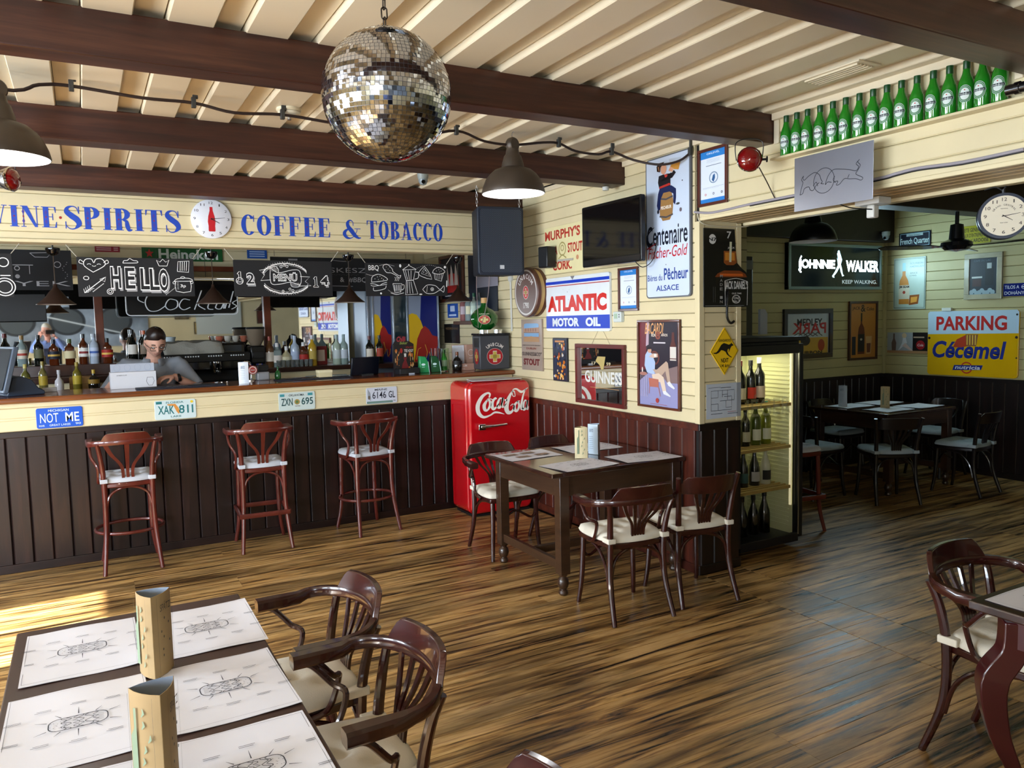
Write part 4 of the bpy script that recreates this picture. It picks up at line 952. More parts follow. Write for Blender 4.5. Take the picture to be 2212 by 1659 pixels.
s.rect(.05, .89, .4, .90, '#4A4E5A'); s.rect(.4, .87, .7, .885, '#33363F'); s.rect(.12, .13, .45, .145, '#4A4E5A'); s.rect(.6, .16, .85, .17, '#A33'); s.rect(.6, .11, .9, .125, '#4A4E5A'); s.done()
# --- header
bs = Sign('brushed_steel_sign', 'brushed steel panel with an outline of two charging bulls', 'sign', ('x', 3.27), (1717, 343), (1886, 430), STEEL, .002, rough=.3)
bs.panel.data.materials[0] = mat('#A9ADBA', .32, metal=.9, var=.06, vs=2)
LB = [(.08, .30), (.10, .42), (.12, .52), (.10, .58), (.13, .64), (.12, .60), (.14, .56), (.20, .62), (.28, .66), (.34, .60), (.36, .52), (.38, .46), (.36, .44), (.40, .42)], [(.08, .30), (.12, .32), (.14, .40), (.20, .42), (.22, .36), (.26, .34), (.30, .42), (.34, .46)], [(.26, .42), (.30, .48), (.32, .40)]
RB = [(.84, .72), (.80, .66), (.83, .60), (.80, .54), (.72, .58), (.62, .62), (.52, .64), (.46, .56), (.43, .46), (.42, .40), (.45, .44), (.50, .42)], [(.84, .72), (.82, .68), (.85, .62), (.82, .54), (.80, .48), (.88, .40), (.86, .36), (.80, .40), (.72, .42), (.66, .44), (.60, .36), (.56, .36), (.58, .42), (.52, .42)], [(.55, .40), (.52, .46), (.54, .52)], [(.70, .44), (.72, .50)]
for q in list(LB)+list(RB): bs.line(q, .011, '#2E3038', sm=4)
bs.ell(.40, .48, .23, '#2E3038', inner=.955); bs.done()
MB().box(-.02, .02, 0, .09, -.06, .06).build('bracket', STEEL, bs.root)
# --- back of bar signs
BWP = ('y', 8.345)
s = Sign('heineken_sign', 'green Heineken sign with a red star high on the back wall', 'sign', BWP, (305, 531), (481, 566), '#1B5A2C', .012)
s.text('Heineken', .20, .12, .94, .82, '#DDE4DC', bold=.03)
s.poly([(.09+.055*math.sin(R(36*k))*(1 if k % 2 == 0 else .42), .5+.32*math.cos(R(36*k))*(1 if k % 2 == 0 else .42)) for k in range(10)], '#C2312C'); s.done()
s = Sign('notice_sign', 'small red notice sign left of the green Heineken sign', 'sign', BWP, (204, 527), (259, 545), '#9C2335', .004); [s.rect(.06, z, .65, z+.12, '#D9B5BA') for z in (.2, .45, .7)]; [s.rect(.75, z, .93, z+.12, '#D9B5BA') for z in (.2, .45, .7)]; s.done()
s = Sign('notice_sign', 'small blue notice sign right of the green Heineken sign', 'sign', BWP, (533, 539), (577, 559), '#1E4FA0', .004); [s.rect(.12, z, .88, z+.12, '#A9C1E6') for z in (.2, .45, .7)]; s.done()
s = Sign('notice_sign', 'small blue notice on the side wall left of the shelf of bottles', 'sign', WX_, (967, 657), (990, 686), '#1E50A8', .004); s.rect(.28, .45, .72, .85, '#C5D5EE'); s.rect(.15, .12, .85, .25, '#C5D5EE'); s.done()
s = Sign('dark_plaque', 'dark plaque lettered Vedrenne on the side wall behind the bar', 'sign', WX_, (960, 700), (994, 742), '#161311', .006); s.text('VEDRENNE', .1, .70, .92, .82, '#6A5238'); s.done()
s = Sign('dark_blue_board', 'tall dark blue board on the side wall behind the loudspeaker', 'board', WX_, (1012, 552), (1077, 672), '#161B2B', .01); s.done()
s = Sign('grey_paper', 'light grey paper pinned over the dark blue board', 'paper', ('w', .014), (1028, 580), (1076, 617), '#9C9AA8', .002); s.done()
s = Sign('bowling_poster', 'dark framed poster of bowling pins on red at the end of the bar wall', 'poster', WX_, (952, 556), (1006, 650), '#12131F', .012); s.frame(.035, '#4A2214', .03)
s.poly([(.2, .2), (.8, .2), (.78, .55), (.5, .62), (.22, .55)], '#B5231F')
for k in range(3): s.poly([(.24+.18*k, .35), (.27+.18*k, .62), (.30+.18*k, .8), (.36+.18*k, .62), (.40+.18*k, .35)], '#C9BDB6')
s.rect(.2, .12, .8, .15, '#A9A6AE'); s.done()
# --- licence plates
def plate(lbl, TL, BR, col):
    a_, b_ = ony(*TL, YB-.003), ony(*BR, YB-.003); w_ = b_.x-a_.x
    return Sign('licence_plate', lbl, 'licence plate', ('y', YB-.003), 0, 0, col, .004, pos=((a_.x+b_.x)/2, YB-.003, 1.052, w_, w_*.5), rough=.3, group='licence plates on the bar front', outline=[(x/2+.5, z+.5) for x, z in rrect(2, 1, .1)])
s = plate('blue Michigan NOT ME licence plate at the left end of the bar front', (77, 888), (180, 914), '#1553C4'); 
s.text('MICHIGAN', .26, .80, .70, .92, '#C9DCF4'); s.text('NOT', .08, .27, .47, .73, '#D5E6F6', bold=.0); s.text('ME', .62, .27, .92, .73, '#D5E6F6'); s.text('GREAT LAKES', .27, .09, .72, .19, '#C9DCF4'); s.text('MAR', .05, .09, .17, .18, '#C9DCF4'); s.text('90', .83, .10, .95, .2, '#C9DCF4'); s.done()
s = plate('white and teal Florida XAK 81I licence plate with an orange state outline', (333, 874), (424, 894), '#C9D9DA'); TE = '#1F6E72'
s.poly([(.30, .80), (.5, .80), (.56, .62), (.62, .38), (.57, .26), (.52, .40), (.46, .68), (.32, .73)], '#D08A3E'); s.text('FLORIDA', .28, .82, .70, .93, TE); s.text('XAK', .08, .28, .47, .72, TE); s.text('81I', .58, .28, .93, .72, TE); s.text('LAKE', .38, .10, .63, .19, TE); s.rect(.04, .82, .18, .95, TE); s.ell(.90, .87, .07, '#E3C52E'); s.done()
s = plate('green on white Oklahoma ZXN 695 licence plate', (601, 856), (681, 878), '#C5D2CE'); GN = '#17464A'
s.text('OKLAHOMA', .28, .78, .70, .90, '#26303A', shear=.1); s.text('ZXN', .07, .28, .38, .68, GN); s.text('695', .62, .28, .94, .68, GN); s.ell(.5, .46, .15, '#A58A4E'); s.ell(.5, .46, .08, '#5E7A4A'); s.text('NATIVE', .44, .2, .58, .26, '#7A4A44'); s.rect(.04, .78, .16, .92, '#3F8E96'); s.rect(.80, .78, .93, .92, '#3F8E96'); s.done()
s = plate('white Maine 6146 GL licence plate with a pine branch', (790, 843), (858, 865), '#CDD2DE')
s.text('MAINE', .28, .80, .68, .92, '#1B2030'); s.text('6146', .20, .32, .64, .74, '#1B2030', bold=.005); s.text('GL', .72, .32, .93, .74, '#1B2030'); s.rect(.02, .03, .85, .16, '#6E8C84'); s.text('95', .87, .10, .94, .18, '#1B2030')
for k in range(5): s.line([(.05, .9-.1*k), (.14, .62-.1*k)], .02, '#3E4650')
s.ell(.09, .4, .07, '#6A5F52', rz=.12); s.done()
# --- wall clock with a bottle shape
ck = empty('wall_clock', (0.889, 6.188, 2.456)); tag(ck, 'white round wall clock with a red bottle shape between Spirits and Coffee', 'clock')
b = MB(); b.lathe([(0, 0), (.143, 0), (.143, .02), (.14, .022), (0, .022)], 48); b.build('face', mat('#E4E6EE', .3), ck, rot=(R(90), 0, 0))
a = MB(); y = -.0226
a.poly([(-.021, -.092), (.021, -.092), (.024, -.085), (.023, -.05), (.027, -.02), (.022, .02), (.011, .06), (.010, .088), (-.010, .088), (-.011, .06), (-.022, .02), (-.027, -.02), (-.023, -.05), (-.024, -.085)], y, 0)
for k in range(1, 13):
    x, z = .118*math.sin(R(30*k)), .118*math.cos(R(30*k)); tw = .008 if k < 10 else .014; tw = .004 if k == 1 else tw; a.text(str(k), x-tw, x+tw, z-.009, z+.009, y, 1)
a.build('dial_print', [mat('#C4202A', .4), mat('#23232A', .5)], ck, smooth=0)
a = MB(); a.stroke([(0, 0), (.095, .012)], [.005, .002], y-.003, 0); a.stroke([(0, 0), (.055, -.03)], [.006, .003], y-.002, 0); a.ell(0, 0, .006, .006, y-.004); a.build('clock_hand', [INK], ck, smooth=0)

# ---------------------------------------------------------------- painted fascia lettering (fat-face capitals)
def glyph(c):
    q = []
    def r(a, b, c_, d): q.append(('p', [(a, b), (c_, b), (c_, d), (a, d)]))
    H = .035
    def stem(x, w=.24, top=True, bot=True, sf=.07):
        r(x, 0, x+w, 1)
        if bot: r(x-sf, 0, x+w+sf, H)
        if top: r(x-sf, 1-H, x+w+sf, 1)
    def hair(x, top=True, bot=True):
        r(x, 0, x+.04, 1)
        if bot: r(x-.09, 0, x+.13, H)
        if top: r(x-.09, 1-H, x+.13, 1)
    if c == 'I': stem(.07); w = .38
    elif c in 'EF':
        stem(.07); r(.3, 1-H, .62, 1); q.append(('p', [(.62, 1), (.55, 1-H), (.60, .72), (.63, .72)])); r(.3, .50, .48, .50+H); q.append(('p', [(.46, .36), (.50, .36), (.50, .68), (.46, .68)]))
        if c == 'E': r(.3, 0, .64, H); q.append(('p', [(.64, 0), (.56, H), (.62, .28), (.65, .28)]))
        w = .68
    elif c == 'T': stem(.24, .24, False); r(0, 1-H, .72, 1); q.append(('p', [(0, 1), (.08, 1-H), (.03, .74), (0, .74)])); q.append(('p', [(.72, 1), (.64, 1-H), (.69, .74), (.72, .74)])); w = .74
    elif c in 'OC':
        if c == 'O': q.append(('o', .36, .5, .36, .52, .13, .47, 0, 360)); w = .74
        else: q.append(('o', .36, .5, .36, .52, .13, .47, 38, 318)); q.append(('p', [(.60, .66), (.64, .66), (.64, .98), (.60, .98)])); w = .68
    elif c in 'PRB':
        stem(.07); q.append(('o', .31, .74, .36, .27, .13, .22, -90, 90)) if c != 'B' else q.append(('o', .31, .76, .32, .25, .10, .21, -90, 90)); w = .70
        if c == 'B': q.append(('o', .31, .26, .37, .27, .13, .23, -90, 90))
        if c == 'R': q.append(('s', [(.36, .47), (.50, .42), (.54, .2), (.60, .03), (.74, .04)], [.04, .14, .2, .15, .03])); w = .76
    elif c == 'N': hair(.09); q.append(('p', [(.05, 1), (.30, 1), (.70, 0), (.58, 0)])); r(.66, 0, .70, 1); r(.57, 1-H, .80, 1); w = .80
    elif c == 'V': q.append(('p', [(.05, 1), (.31, 1), (.52, .2), (.42, 0)])); q.append(('p', [(.42, 0), (.48, .12), (.70, 1), (.66, 1)])); r(-.03, 1-H, .38, 1); r(.57, 1-H, .80, 1); w = .80
    elif c == 'A': q.append(('p', [(.38, 1), (.44, .82), (.14, 0), (.10, 0)])); q.append(('p', [(.36, 1), (.46, 1), (.76, 0), (.50, 0)])); r(.18, .28, .56, .28+H); r(0, 0, .25, H); r(.42, 0, .84, H); w = .82
    elif c == 'S': q.append(('s', [(.58, .72), (.50, .94), (.34, 1.0), (.16, .93), (.12, .76), (.30, .58), (.50, .42), (.58, .22), (.42, .02), (.22, .0), (.08, .14), (.06, .28)], [.03, .04, .05, .12, .22, .26, .26, .22, .06, .04, .03, .03])); r(.57, .68, .61, 1); r(.04, 0, .08, .32); w = .66
    elif c == '&': q.append(('s', [(.52, .70), (.50, .92), (.36, 1), (.24, .86), (.26, .66), (.42, .42), (.60, .16), (.78, .02), (.92, .04)], [.03, .04, .06, .16, .2, .24, .2, .1, .02])); q.append(('s', [(.34, .56), (.12, .40), (.06, .22), (.18, .03), (.38, 0), (.56, .14), (.70, .40), (.72, .54)], [.04, .14, .2, .14, .05, .03, .03, .03])); r(.58, .52, .90, .52+H); w = .96
    else: w = .4
    return q, w
def word(t, x0, x1, z0, z1, lbl):
    a = MB(); cur = 0; gs = []
    for c in t:
        q, w = glyph(c); gs.append((q, cur)); cur += w+.09
    cur -= .09; sx = (x1-x0)/cur; sz = z1-z0; y = 0.0
    X = lambda x: x0+x*sx
    for q, c0 in gs:
        for k, g in enumerate(q):
            y = -0.00004*k
            if g[0] == 'p': a.poly([(X(c0+u), z0+v*sz) for u, v in g[1]], y, 0)
            elif g[0] == 'o': a.ell(X(c0+g[1]), z0+g[2]*sz, g[3]*sx, g[4]*sz, y, 0, n=30, a0=g[7], a1=g[8], ix=g[5]*sx, iz=g[6]*sz)
            else:
                P = [(p[0], p[2]) for p in smoothpath([(u, 0, v) for u, v in g[1]], 6)]; a.stroke([(X(c0+u), z0+v*sz) for u, v in P], [q_*(sx+sz)/2 for q_ in interp(g[2], len(P))], y, 0)
    # small red-violet diamonds painted inside the thick strokes
    for q, c0 in gs:
        g = q[0]
        if g[0] == 'p':
            cx_ = X(c0+sum(p[0] for p in g[1])/len(g[1])); a.poly([(cx_-.006, z0+.5*sz), (cx_, z0+.5*sz-.008), (cx_+.006, z0+.5*sz), (cx_, z0+.5*sz+.008)], -.0004, 1)
            for zz_ in (.28, .72): a.poly([(cx_-.008, z0+zz_*sz), (cx_, z0+zz_*sz-.018), (cx_+.008, z0+zz_*sz), (cx_, z0+zz_*sz+.018)], -.0004, 2)
    o = a.build('painted_lettering', [mat('#2349B4', .45, var=.12, vs=30), mat('#8A2350', .5), mat('#4A3A9A', .5)], None, loc=(0, 6.1888, 0), smooth=0)
    tag(o, lbl, 'lettering', 'painted words on the fascia'); return o
word('VINE', -.50, -.105, 2.355, 2.495, 'blue painted capitals ending in INE at the left end of the fascia')
word('SPIRITS', -.065, .672, 2.352, 2.505, 'blue painted word SPIRITS left of the white clock')
word('COFFEE', 1.103, 1.79, 2.352, 2.502, 'blue painted word COFFEE right of the white clock')
word('&', 1.895, 2.05, 2.352, 2.495, 'blue painted ampersand between COFFEE and TOBACCO')
word('TOBACCO', 2.095, 2.775, 2.352, 2.500, 'blue painted word TOBACCO at the right end of the fascia')
a = MB(); a.ell(-.086, 2.425, .0085, .0095); o = a.build('painted_dot', mat('#A01E22', .5), None, loc=(0, 6.1886, 0), smooth=0); tag(o, 'small red painted dot before the word SPIRITS', 'lettering')

# ---------------------------------------------------------------- chalkboards
def cboard(x0, x1, z0, z1, y, lbl, draw, chain=True, group='hanging chalkboards above the bar'):
    W, Hh = x1-x0, z1-z0
    s = Sign('chalkboard', lbl, 'chalkboard', ('y', y), 0, 0, BOARD, .006, pos=((x0+x1)/2, y, (z0+z1)/2, W, Hh), group=group)
    draw(s, W/Hh); s.done('chalk_drawing')
    if chain:
        for sx in (-1, 1):
            if abs(x0) > 3 and sx < 0: continue
            MB().tube([(sx*(W/2-.004), -.003, Hh/2), (sx*(W/2+.06), -.003, Hh/2+.085)], .0025, 6).build('hanging_cord', mat('#B5AFA0', .6), s.root)
    return s.root
Wc = CHALK
def circ(s, cx, cz, r, wd=.012, a=0, b=360, asp=1.0, n=24): s.line([(cx+r*asp*math.cos(R(a+(b-a)*i/n)), cz+r*math.sin(R(a+(b-a)*i/n))) for i in range(n+1)], wd, Wc)
def hollow(s, t, x0, z0, x1, z1, sh=.03):
    s.text(t, x0+sh*.35, z0-.05, x1+sh*.35, z1-.05, '#9A9A9C', bold=.05); s.text(t, x0, z0, x1, z1, Wc, bold=.06); s.text(t, x0+.004, z0+.025, x1-.004, z1-.025, BOARD, bold=.015)
def d_hello(s, A):
    k = 1/A
    for i, (c, x) in enumerate(zip('HELLO', (.27, .39, .52, .60, .68))):
        hollow(s, c, x, .20-.02*i, x+.09, .78-.01*i)
    s.line([(.13, .62), (.06, .78), (.07, .93), (.12, .95), (.14, .86), (.16, .95), (.21, .95), (.23, .80), (.13, .62)], .016, Wc, sm=5)
    circ(s, .10, .81, .02, .012, 0, 180, k*2); circ(s, .18, .81, .02, .012, 0, 180, k*2); circ(s, .14, .79, .02, .012, 180, 360, k*2)
    for sx in (-1, 1): s.line([(.14+sx*.08, .86), (.14+sx*.11, .93), (.14+sx*.12, .86), (.14+sx*.09, .82)], .014, Wc, sm=3)
    s.line([(.05, .10), (.22, .48)], .018, Wc); s.line([(.18, .44), (.23, .50), (.22, .38)], .014, Wc, closed=True)
    for q in range(4): s.line([(.05+.015*q, .10+.035*q), (.045+.015*q, .20+.03*q)], .01, Wc); s.line([(.05+.015*q, .10+.035*q), (.085+.015*q, .12+.03*q)], .01, Wc)
    for q in range(12): s.ell(.12+.008*q, .13+.018*q, .010, Wc)
    circ(s, .07, .47, .045, .014, asp=k*1.3); circ(s, .26, .13, .07, .012, asp=k); circ(s, .26, .13, .035, .012, asp=k)
    s.line([(.38, .86), (.39, .92), (.42, .93), (.44, .98), (.47, .93), (.50, .92), (.50, .87), (.38, .86)], .014, Wc, sm=3)
    s.line([(.69, .80), (.67, .95), (.70, .90), (.725, .98), (.75, .90), (.78, .96), (.76, .80), (.69, .80)], .014, Wc)
    s.line([(.85, .66), (.86, .92), (.96, .94), (.95, .64), (.85, .66)], .014, Wc); [s.line([(.875+.018*q, .68), (.88+.019*q, .92)], .014, Wc) for q in range(4)]
    s.line([(.83, .40), (.83, .14), (.96, .13), (.96, .42)], .014, Wc, sm=2); s.line([(.815, .40), (.85, .47), (.95, .48), (.975, .41), (.815, .40)], .014, Wc, sm=4); circ(s, .895, .50, .025, .012, asp=k*2); circ(s, .815, .36, .03, .012, asp=k); circ(s, .975, .37, .03, .012, asp=k); s.text('3p', .87, .22, .92, .32, Wc)
    for q in range(5): s.line([(.84, .2+.04*q), (.855, .2+.04*q)], .008, Wc)
    for q in range(9): s.ell(.74+.01*q, .05+.022*q, .009, Wc)
def one(s, x, z0, z1): s.line([(x-.022, z1-.06), (x-.004, z1), (x+.012, z1), (x+.014, z0+.05), (x+.03, z0+.03), (x+.03, z0), (x-.024, z0), (x-.024, z0+.03), (x-.008, z0+.05), (x-.008, z1-.08), (x-.022, z1-.06)], .014, Wc)
def d_menu(s, A):
    k = 1/A; random.seed(8)
    one(s, .055, .40, .68); circ(s, .055, .43, .09, .014, asp=k); hollow(s, '2', .12, .33, .20, .66); one(s, .82, .26, .56); hollow(s, '4', .87, .30, .96, .60)
    s.line([(.36, .80), (.36, .38), (.44, .34), (.56, .40), (.66, .34), (.66, .70), (.58, .74), (.44, .66), (.36, .80)], .015, Wc, sm=4)
    s.line([(.36, .80), (.41, .84), (.44, .76), (.44, .67)], .014, Wc, sm=4); [s.line([(.37+.011*q, .80+.02*(q % 2)), (.375+.011*q, .70)], .007, Wc) for q in range(6)]
    s.line([(.66, .36), (.64, .27), (.57, .28), (.56, .40)], .014, Wc, sm=4); [s.line([(.57+.012*q, .38), (.575+.012*q, .29)], .007, Wc) for q in range(7)]
    s.line([(.36, .78), (.25, .72), (.30, .60), (.26, .44), (.36, .46)], .014, Wc); s.line([(.66, .56), (.76, .55), (.71, .42), (.77, .30), (.64, .29)], .014, Wc)
    s.text('MEN\u00dc', .385, .42, .63, .68, Wc, bold=.045); s.text('MEN\u00dc', .390, .445, .625, .655, BOARD, bold=-.012)
    for a0, a1, cz, rz_ in ((25, 165, .56, .36), (200, 335, .42, .34)):
        for i in range(46):
            a = R(a0+(a1-a0)*i/45); x = .51+.235*math.cos(a); z = cz+rz_*math.sin(a)
            s.ell(x, z+random.uniform(-.01, .01), .013, Wc, rz=.024); s.ell(x+.004, z-.05*math.sin(a)/abs(math.sin(a)), .008, Wc)
            if i % 2: s.ell(x-.003, z+.045*(1 if cz > .5 else -1), .006, Wc)
        s.line([(.51+.235*math.cos(R(a0+(a1-a0)*i/20)), cz+rz_*math.sin(R(a0+(a1-a0)*i/20))) for i in range(21)], .01, Wc)
    for x, z in ((.46, .82), (.49, .86), (.52, .83), (.47, .14), (.54, .2), (.57, .16)): circ(s, x, z, .03, .012, asp=k)
def d_bbq(s, A):
    k = 1/A; s.text('BBQ', .04, .75, .16, .93, Wc, bold=.0)
    s.line([(.21, .86), (.22, .94), (.27, .95), (.32, .82), (.33, .74), (.40, .62), (.42, .64), (.41, .56), (.385, .56), (.38, .60), (.31, .70), (.25, .72), (.21, .86)], .015, Wc, sm=4)
    for x, z in ((.25, .88), (.27, .82), (.24, .80), (.29, .77), (.29, .88)): s.ell(x, z, .008, Wc)
    s.line([(.07, .42), (.08, .58), (.15, .66), (.23, .58), (.25, .48), (.07, .42)], .015, Wc, sm=4); s.line([(.055, .38), (.11, .36), (.16, .32), (.20, .38), (.25, .42)], .015, Wc, sm=4); s.line([(.06, .33), (.10, .30), (.25, .36)], .014, Wc, sm=3); s.line([(.09, .26), (.10, .16), (.22, .22), (.24, .32)], .015, Wc, sm=4)
    for x, z in ((.11, .52), (.14, .58), (.15, .50), (.19, .54), (.17, .60), (.21, .50)): s.ell(x, z, .010, Wc)
    s.line([(.32, .38), (.34, .12), (.41, .12), (.43, .38), (.32, .38)], .015, Wc); s.line([(.43, .34), (.455, .34), (.45, .22), (.42, .20)], .014, Wc, sm=3); s.line([(.29, .10), (.36, .05), (.45, .10)], .014, Wc, sm=4); [s.line([(.345+.018*q, .16), (.34+.022*q, .34)], .018, Wc) for q in range(4)]; [s.line([(.345+.02*q, .46), (.355+.02*q, .52), (.345+.02*q, .58)], .012, Wc, sm=3) for q in range(3)]
    s.line([(.45, .80), (.485, .46), (.47, .04), (.62, .06), (.57, .48), (.60, .82), (.45, .80)], .016, Wc); s.line([(.44, .80), (.52, .94), (.61, .82)], .015, Wc); s.ell(.52, .96, .02, Wc); s.line([(.485, .47), (.57, .49)], .02, Wc); s.line([(.60, .74), (.635, .72), (.63, .56), (.585, .52)], .018, Wc, sm=3)
    for q in range(3): s.line([(.475+.035*q, .78), (.50+.02*q, .50)], .014, Wc); s.line([(.50+.02*q, .44), (.49+.035*q, .08)], .014, Wc)
    s.line([(.71, .92), (.64, .74), (.66, .62), (.80, .52), (.75, .80), (.71, .92)], .015, Wc, sm=2); s.line([(.71, .86), (.67, .70), (.78, .60), (.71, .86)], .012, Wc); [s.ell(x, z, .014, Wc) for x, z in ((.70, .74), (.73, .70), (.72, .79))]
    s.line([(.83, .72), (.84, .52), (.92, .46), (.95, .72)], .014, Wc); s.line([(.81, .72), (.83, .82), (.89, .90), (.95, .82), (.965, .74), (.89, .68), (.81, .72)], .016, Wc, sm=4); [s.line([(.85+.025*q, .68), (.86+.02*q, .52)], .010, Wc) for q in range(4)]; [s.ell(x, z, .010, Wc) for x, z in ((.86, .78), (.89, .82), (.92, .78), (.90, .75))]
    s.line([(.68, .20), (.74, .34), (.84, .32), (.90, .20), (.95, .32), (.945, .12), (.90, .18), (.82, .08), (.73, .08), (.68, .20)], .015, Wc, sm=4); circ(s, .80, .21, .05, .012, asp=k); circ(s, .80, .21, .02, .012, asp=k); s.line([(.73, .12), (.74, .30)], .010, Wc)
    for i in range(14): s.ell(.42-.25+.0*i+.014*i*.9, .97-.02*abs(i-6)*.4, .008, Wc); s.ell(.26+.013*i, .18-.1*math.sin(i/13*math.pi)*.9, .008, Wc); s.ell(.62+.022*i, .86+.10*math.sin(i/13*math.pi), .008, Wc); s.ell(.01+.01*i, .66-.04*math.sin(i/13*3), .007, Wc)
    s.ell(.41, .92, .035, Wc, rz=.05); s.ell(.965, .90, .04, Wc); s.line([(.985, .48), (.98, .28)], .03, Wc); s.ell(.17, .08, .03, Wc); s.ell(.65, .05, .05, Wc, rz=.02)
def d_left(s, A):
    circ(s, .93, .80, .10, .02, asp=1/A); circ(s, .93, .24, .2, .02, asp=1/A); circ(s, .93, .24, .14, .02, asp=1/A); s.line([(.9, .5), (.98, .5)], .02, Wc)
cboard(-1.12, -.39, 1.885, 2.182, 6.285, 'chalkboard cut by the left edge of the picture', d_left)
cboard(-.008, .760, 1.888, 2.168, 6.285, 'chalkboard with the hand drawn word HELLO and a cooking pot', d_hello)
cboard(1.045, 1.815, 1.885, 2.168, 6.285, 'chalkboard with a MENU ribbon between the numbers 12 and 14', d_menu)
cboard(2.096, 2.846, 1.885, 2.163, 6.285, 'chalkboard with BBQ, a coffee pot, a burger and a fish', d_bbq)
def d_enyek(s, A):
    s.text('\u00c9NYEK', .20, .10, .98, .26, '#9C9CA0', bold=-.005); s.line([(.42, .62), (.68, .62)], .02, '#9C9CA0'); s.line([(.45, .62), (.45, .40)], .014, '#9C9CA0'); s.line([(.65, .62), (.65, .40)], .014, '#9C9CA0'); s.ell(.55, .34, .05, '#8C8C90'); s.ell(.55, .54, .06, '#9C9CA0', inner=.7)
    s.line([(.66, .92), (.84, .94), (.80, .82), (.70, .82), (.66, .92)], .014, '#9C9CA0'); s.ell(.88, .64, .08, '#9C9CA0', inner=.8); [s.ell(.94+.02*math.sin(k), .3+.05*k, .01, '#8C8C90') for k in range(9)]
def d_skesz(s, A):
    s.text('SK\u00c9SZ', .40, .56, .66, .74, '#9A9A9E', bold=-.01); s.text('#BBQ', .53, .25, .665, .42, '#9A9A9E', shear=.1, bold=0); s.text('&', .47, .28, .50, .42, '#9A9A9E'); s.line([(.40, .16), (.56, .15)], .014, '#9A9A9E'); s.rect(.12, .9, .18, .95, '#8A8A8E'); s.line([(.42, .93), (.50, .90), (.55, .93)], .014, '#8A8A8E', sm=4); [s.ell(.42+.012*k, .5-.006*(k % 3), .006, '#8A8A8E') for k in range(16)]
GBB = 'chalkboards deeper behind the bar'
cboard(-.90, -.045, 1.985, 2.31, 7.40, 'black chalkboard lettered ENYEK with a campfire, behind the front boards', d_enyek, False, GBB)
cboard(1.56, 2.95, 1.975, 2.295, 7.40, 'black chalkboard lettered SKESZ and BBQ behind the front boards', d_skesz, False, GBB)
wr_ = MB()
for x in (-.88, -.07, 1.60, 2.9): wr_.tube([(x, 7.398, 2.30), (x, 7.40, 2.52)], .002, 5)
o = wr_.build('hanging_wire', DMETAL, None); tag(o, 'thin wires holding the rear chalkboards', 'wire', kind='stuff')
# black screens/boards right behind the front boards (back sides of dark shelves)
b = MB(); b.box(-.95, -.26, 0, .02, 0, .22); o = b.build('blank_board', mat('#050506', .5), None, loc=(0, 7.62, 1.74)); tag(o, 'blank black board hanging under the ENYEK chalkboard at the left', 'board')
# neon Cocktails sign (unlit)
ns = empty('neon_sign', (.81, 7.55, 1.93)); tag(ns, 'unlit white tube neon sign reading Cocktails above the coffee machine', 'sign')
b = MB(); P = rrect(.91, .30, .03, 4); b.prism(P, 0, .008); b.build('backing', mat('#050506', .25), ns)
b = MB(); P = [(x, -.02, z) for x, z in rrect(.93, .32, .035, 4)]; b.tube(P+[P[0]], .0055, 6, cap=False); b.build('frame_tube', mat('#BFC2C6', .3), ns)
b = MB()
def nt_(pts): b.tube([(p[0], -.03, p[2]) for p in smoothpath([(x, 0, z) for x, z in pts], 6)], .005, 6)
_i0 = len(b.v)
nt_([(-.20, .06), (-.17, .12), (-.24, .12), (-.29, 0), (-.27, -.11), (-.21, -.12), (-.15, -.06)]); nt_([(-.33, .10), (-.34, .02), (-.30, -.02)])
for x in (-.12, -.02): nt_([(x+.05, .01), (x, .02), (x-.03, -.06), (x, -.11), (x+.05, -.08)]+([(x+.06, -.02), (x+.05, .01)] if x < -.1 else []))
nt_([(.12, .13), (.06, -.11)]); nt_([(.15, .0), (.09, -.05), (.14, -.11)]); nt_([(.22, .12), (.16, -.08), (.20, -.11)]); nt_([(.17, .05), (.25, .05)])
nt_([(.28, .0), (.24, -.02), (.22, -.09), (.26, -.10), (.29, .0), (.28, -.10)]); nt_([(.31, .0), (.29, -.10)]); nt_([(.36, .12), (.32, -.09)]); nt_([(.39, .01), (.35, -.03), (.38, -.07), (.34, -.11)])
b.xf(Matrix.Translation((.02, 0, -.035)) @ Matrix.Diagonal((1.14, 1, .72, 1)), _i0); b.build('lettering_tube', mat('#C9CCD0', .3), ns)
MB().tube([(-.2, 0, .18), (-.2, 0, .59)], .002, 5).tube([(.2, 0, .18), (.2, 0, .59)], .002, 5).build('hanging_wire', DMETAL, ns)
# ---------------------------------------------------------------- bottles
PROF = {
 'wine': [(0, 0), (.036, 0), (.038, .004), (.038, .18), (.034, .20), (.018, .225), (.014, .245), (.014, .30)],
 'spirit': [(0, 0), (.038, 0), (.040, .005), (.040, .17), (.036, .19), (.020, .21), (.014, .225), (.014, .28)],
 'square': [(0, 0), (.042, 0), (.044, .004), (.044, .15), (.040, .165), (.020, .18), (.016, .195), (.016, .235)],
 'squat': [(0, 0), (.045, 0), (.050, .01), (.055, .05), (.050, .10), (.035, .13), (.016, .15), (.014, .17), (.014, .20)],
 'champ': [(0, 0), (.042, 0), (.044, .005), (.044, .14), (.040, .17), (.024, .22), (.016, .25), (.015, .30), (.017, .31)],
 'beer': [(0, 0), (.029, 0), (.031, .004), (.031, .105), (.029, .122), (.017, .155), (.0135, .175), (.0125, .207)],
 'frost': [(0, 0), (.036, 0), (.038, .01), (.040, .07), (.036, .11), (.014, .14), (.011, .19), (.014, .21)],
}
def glass(h, rough=.06): return mat(h, rough, coat=.6, var=.05)
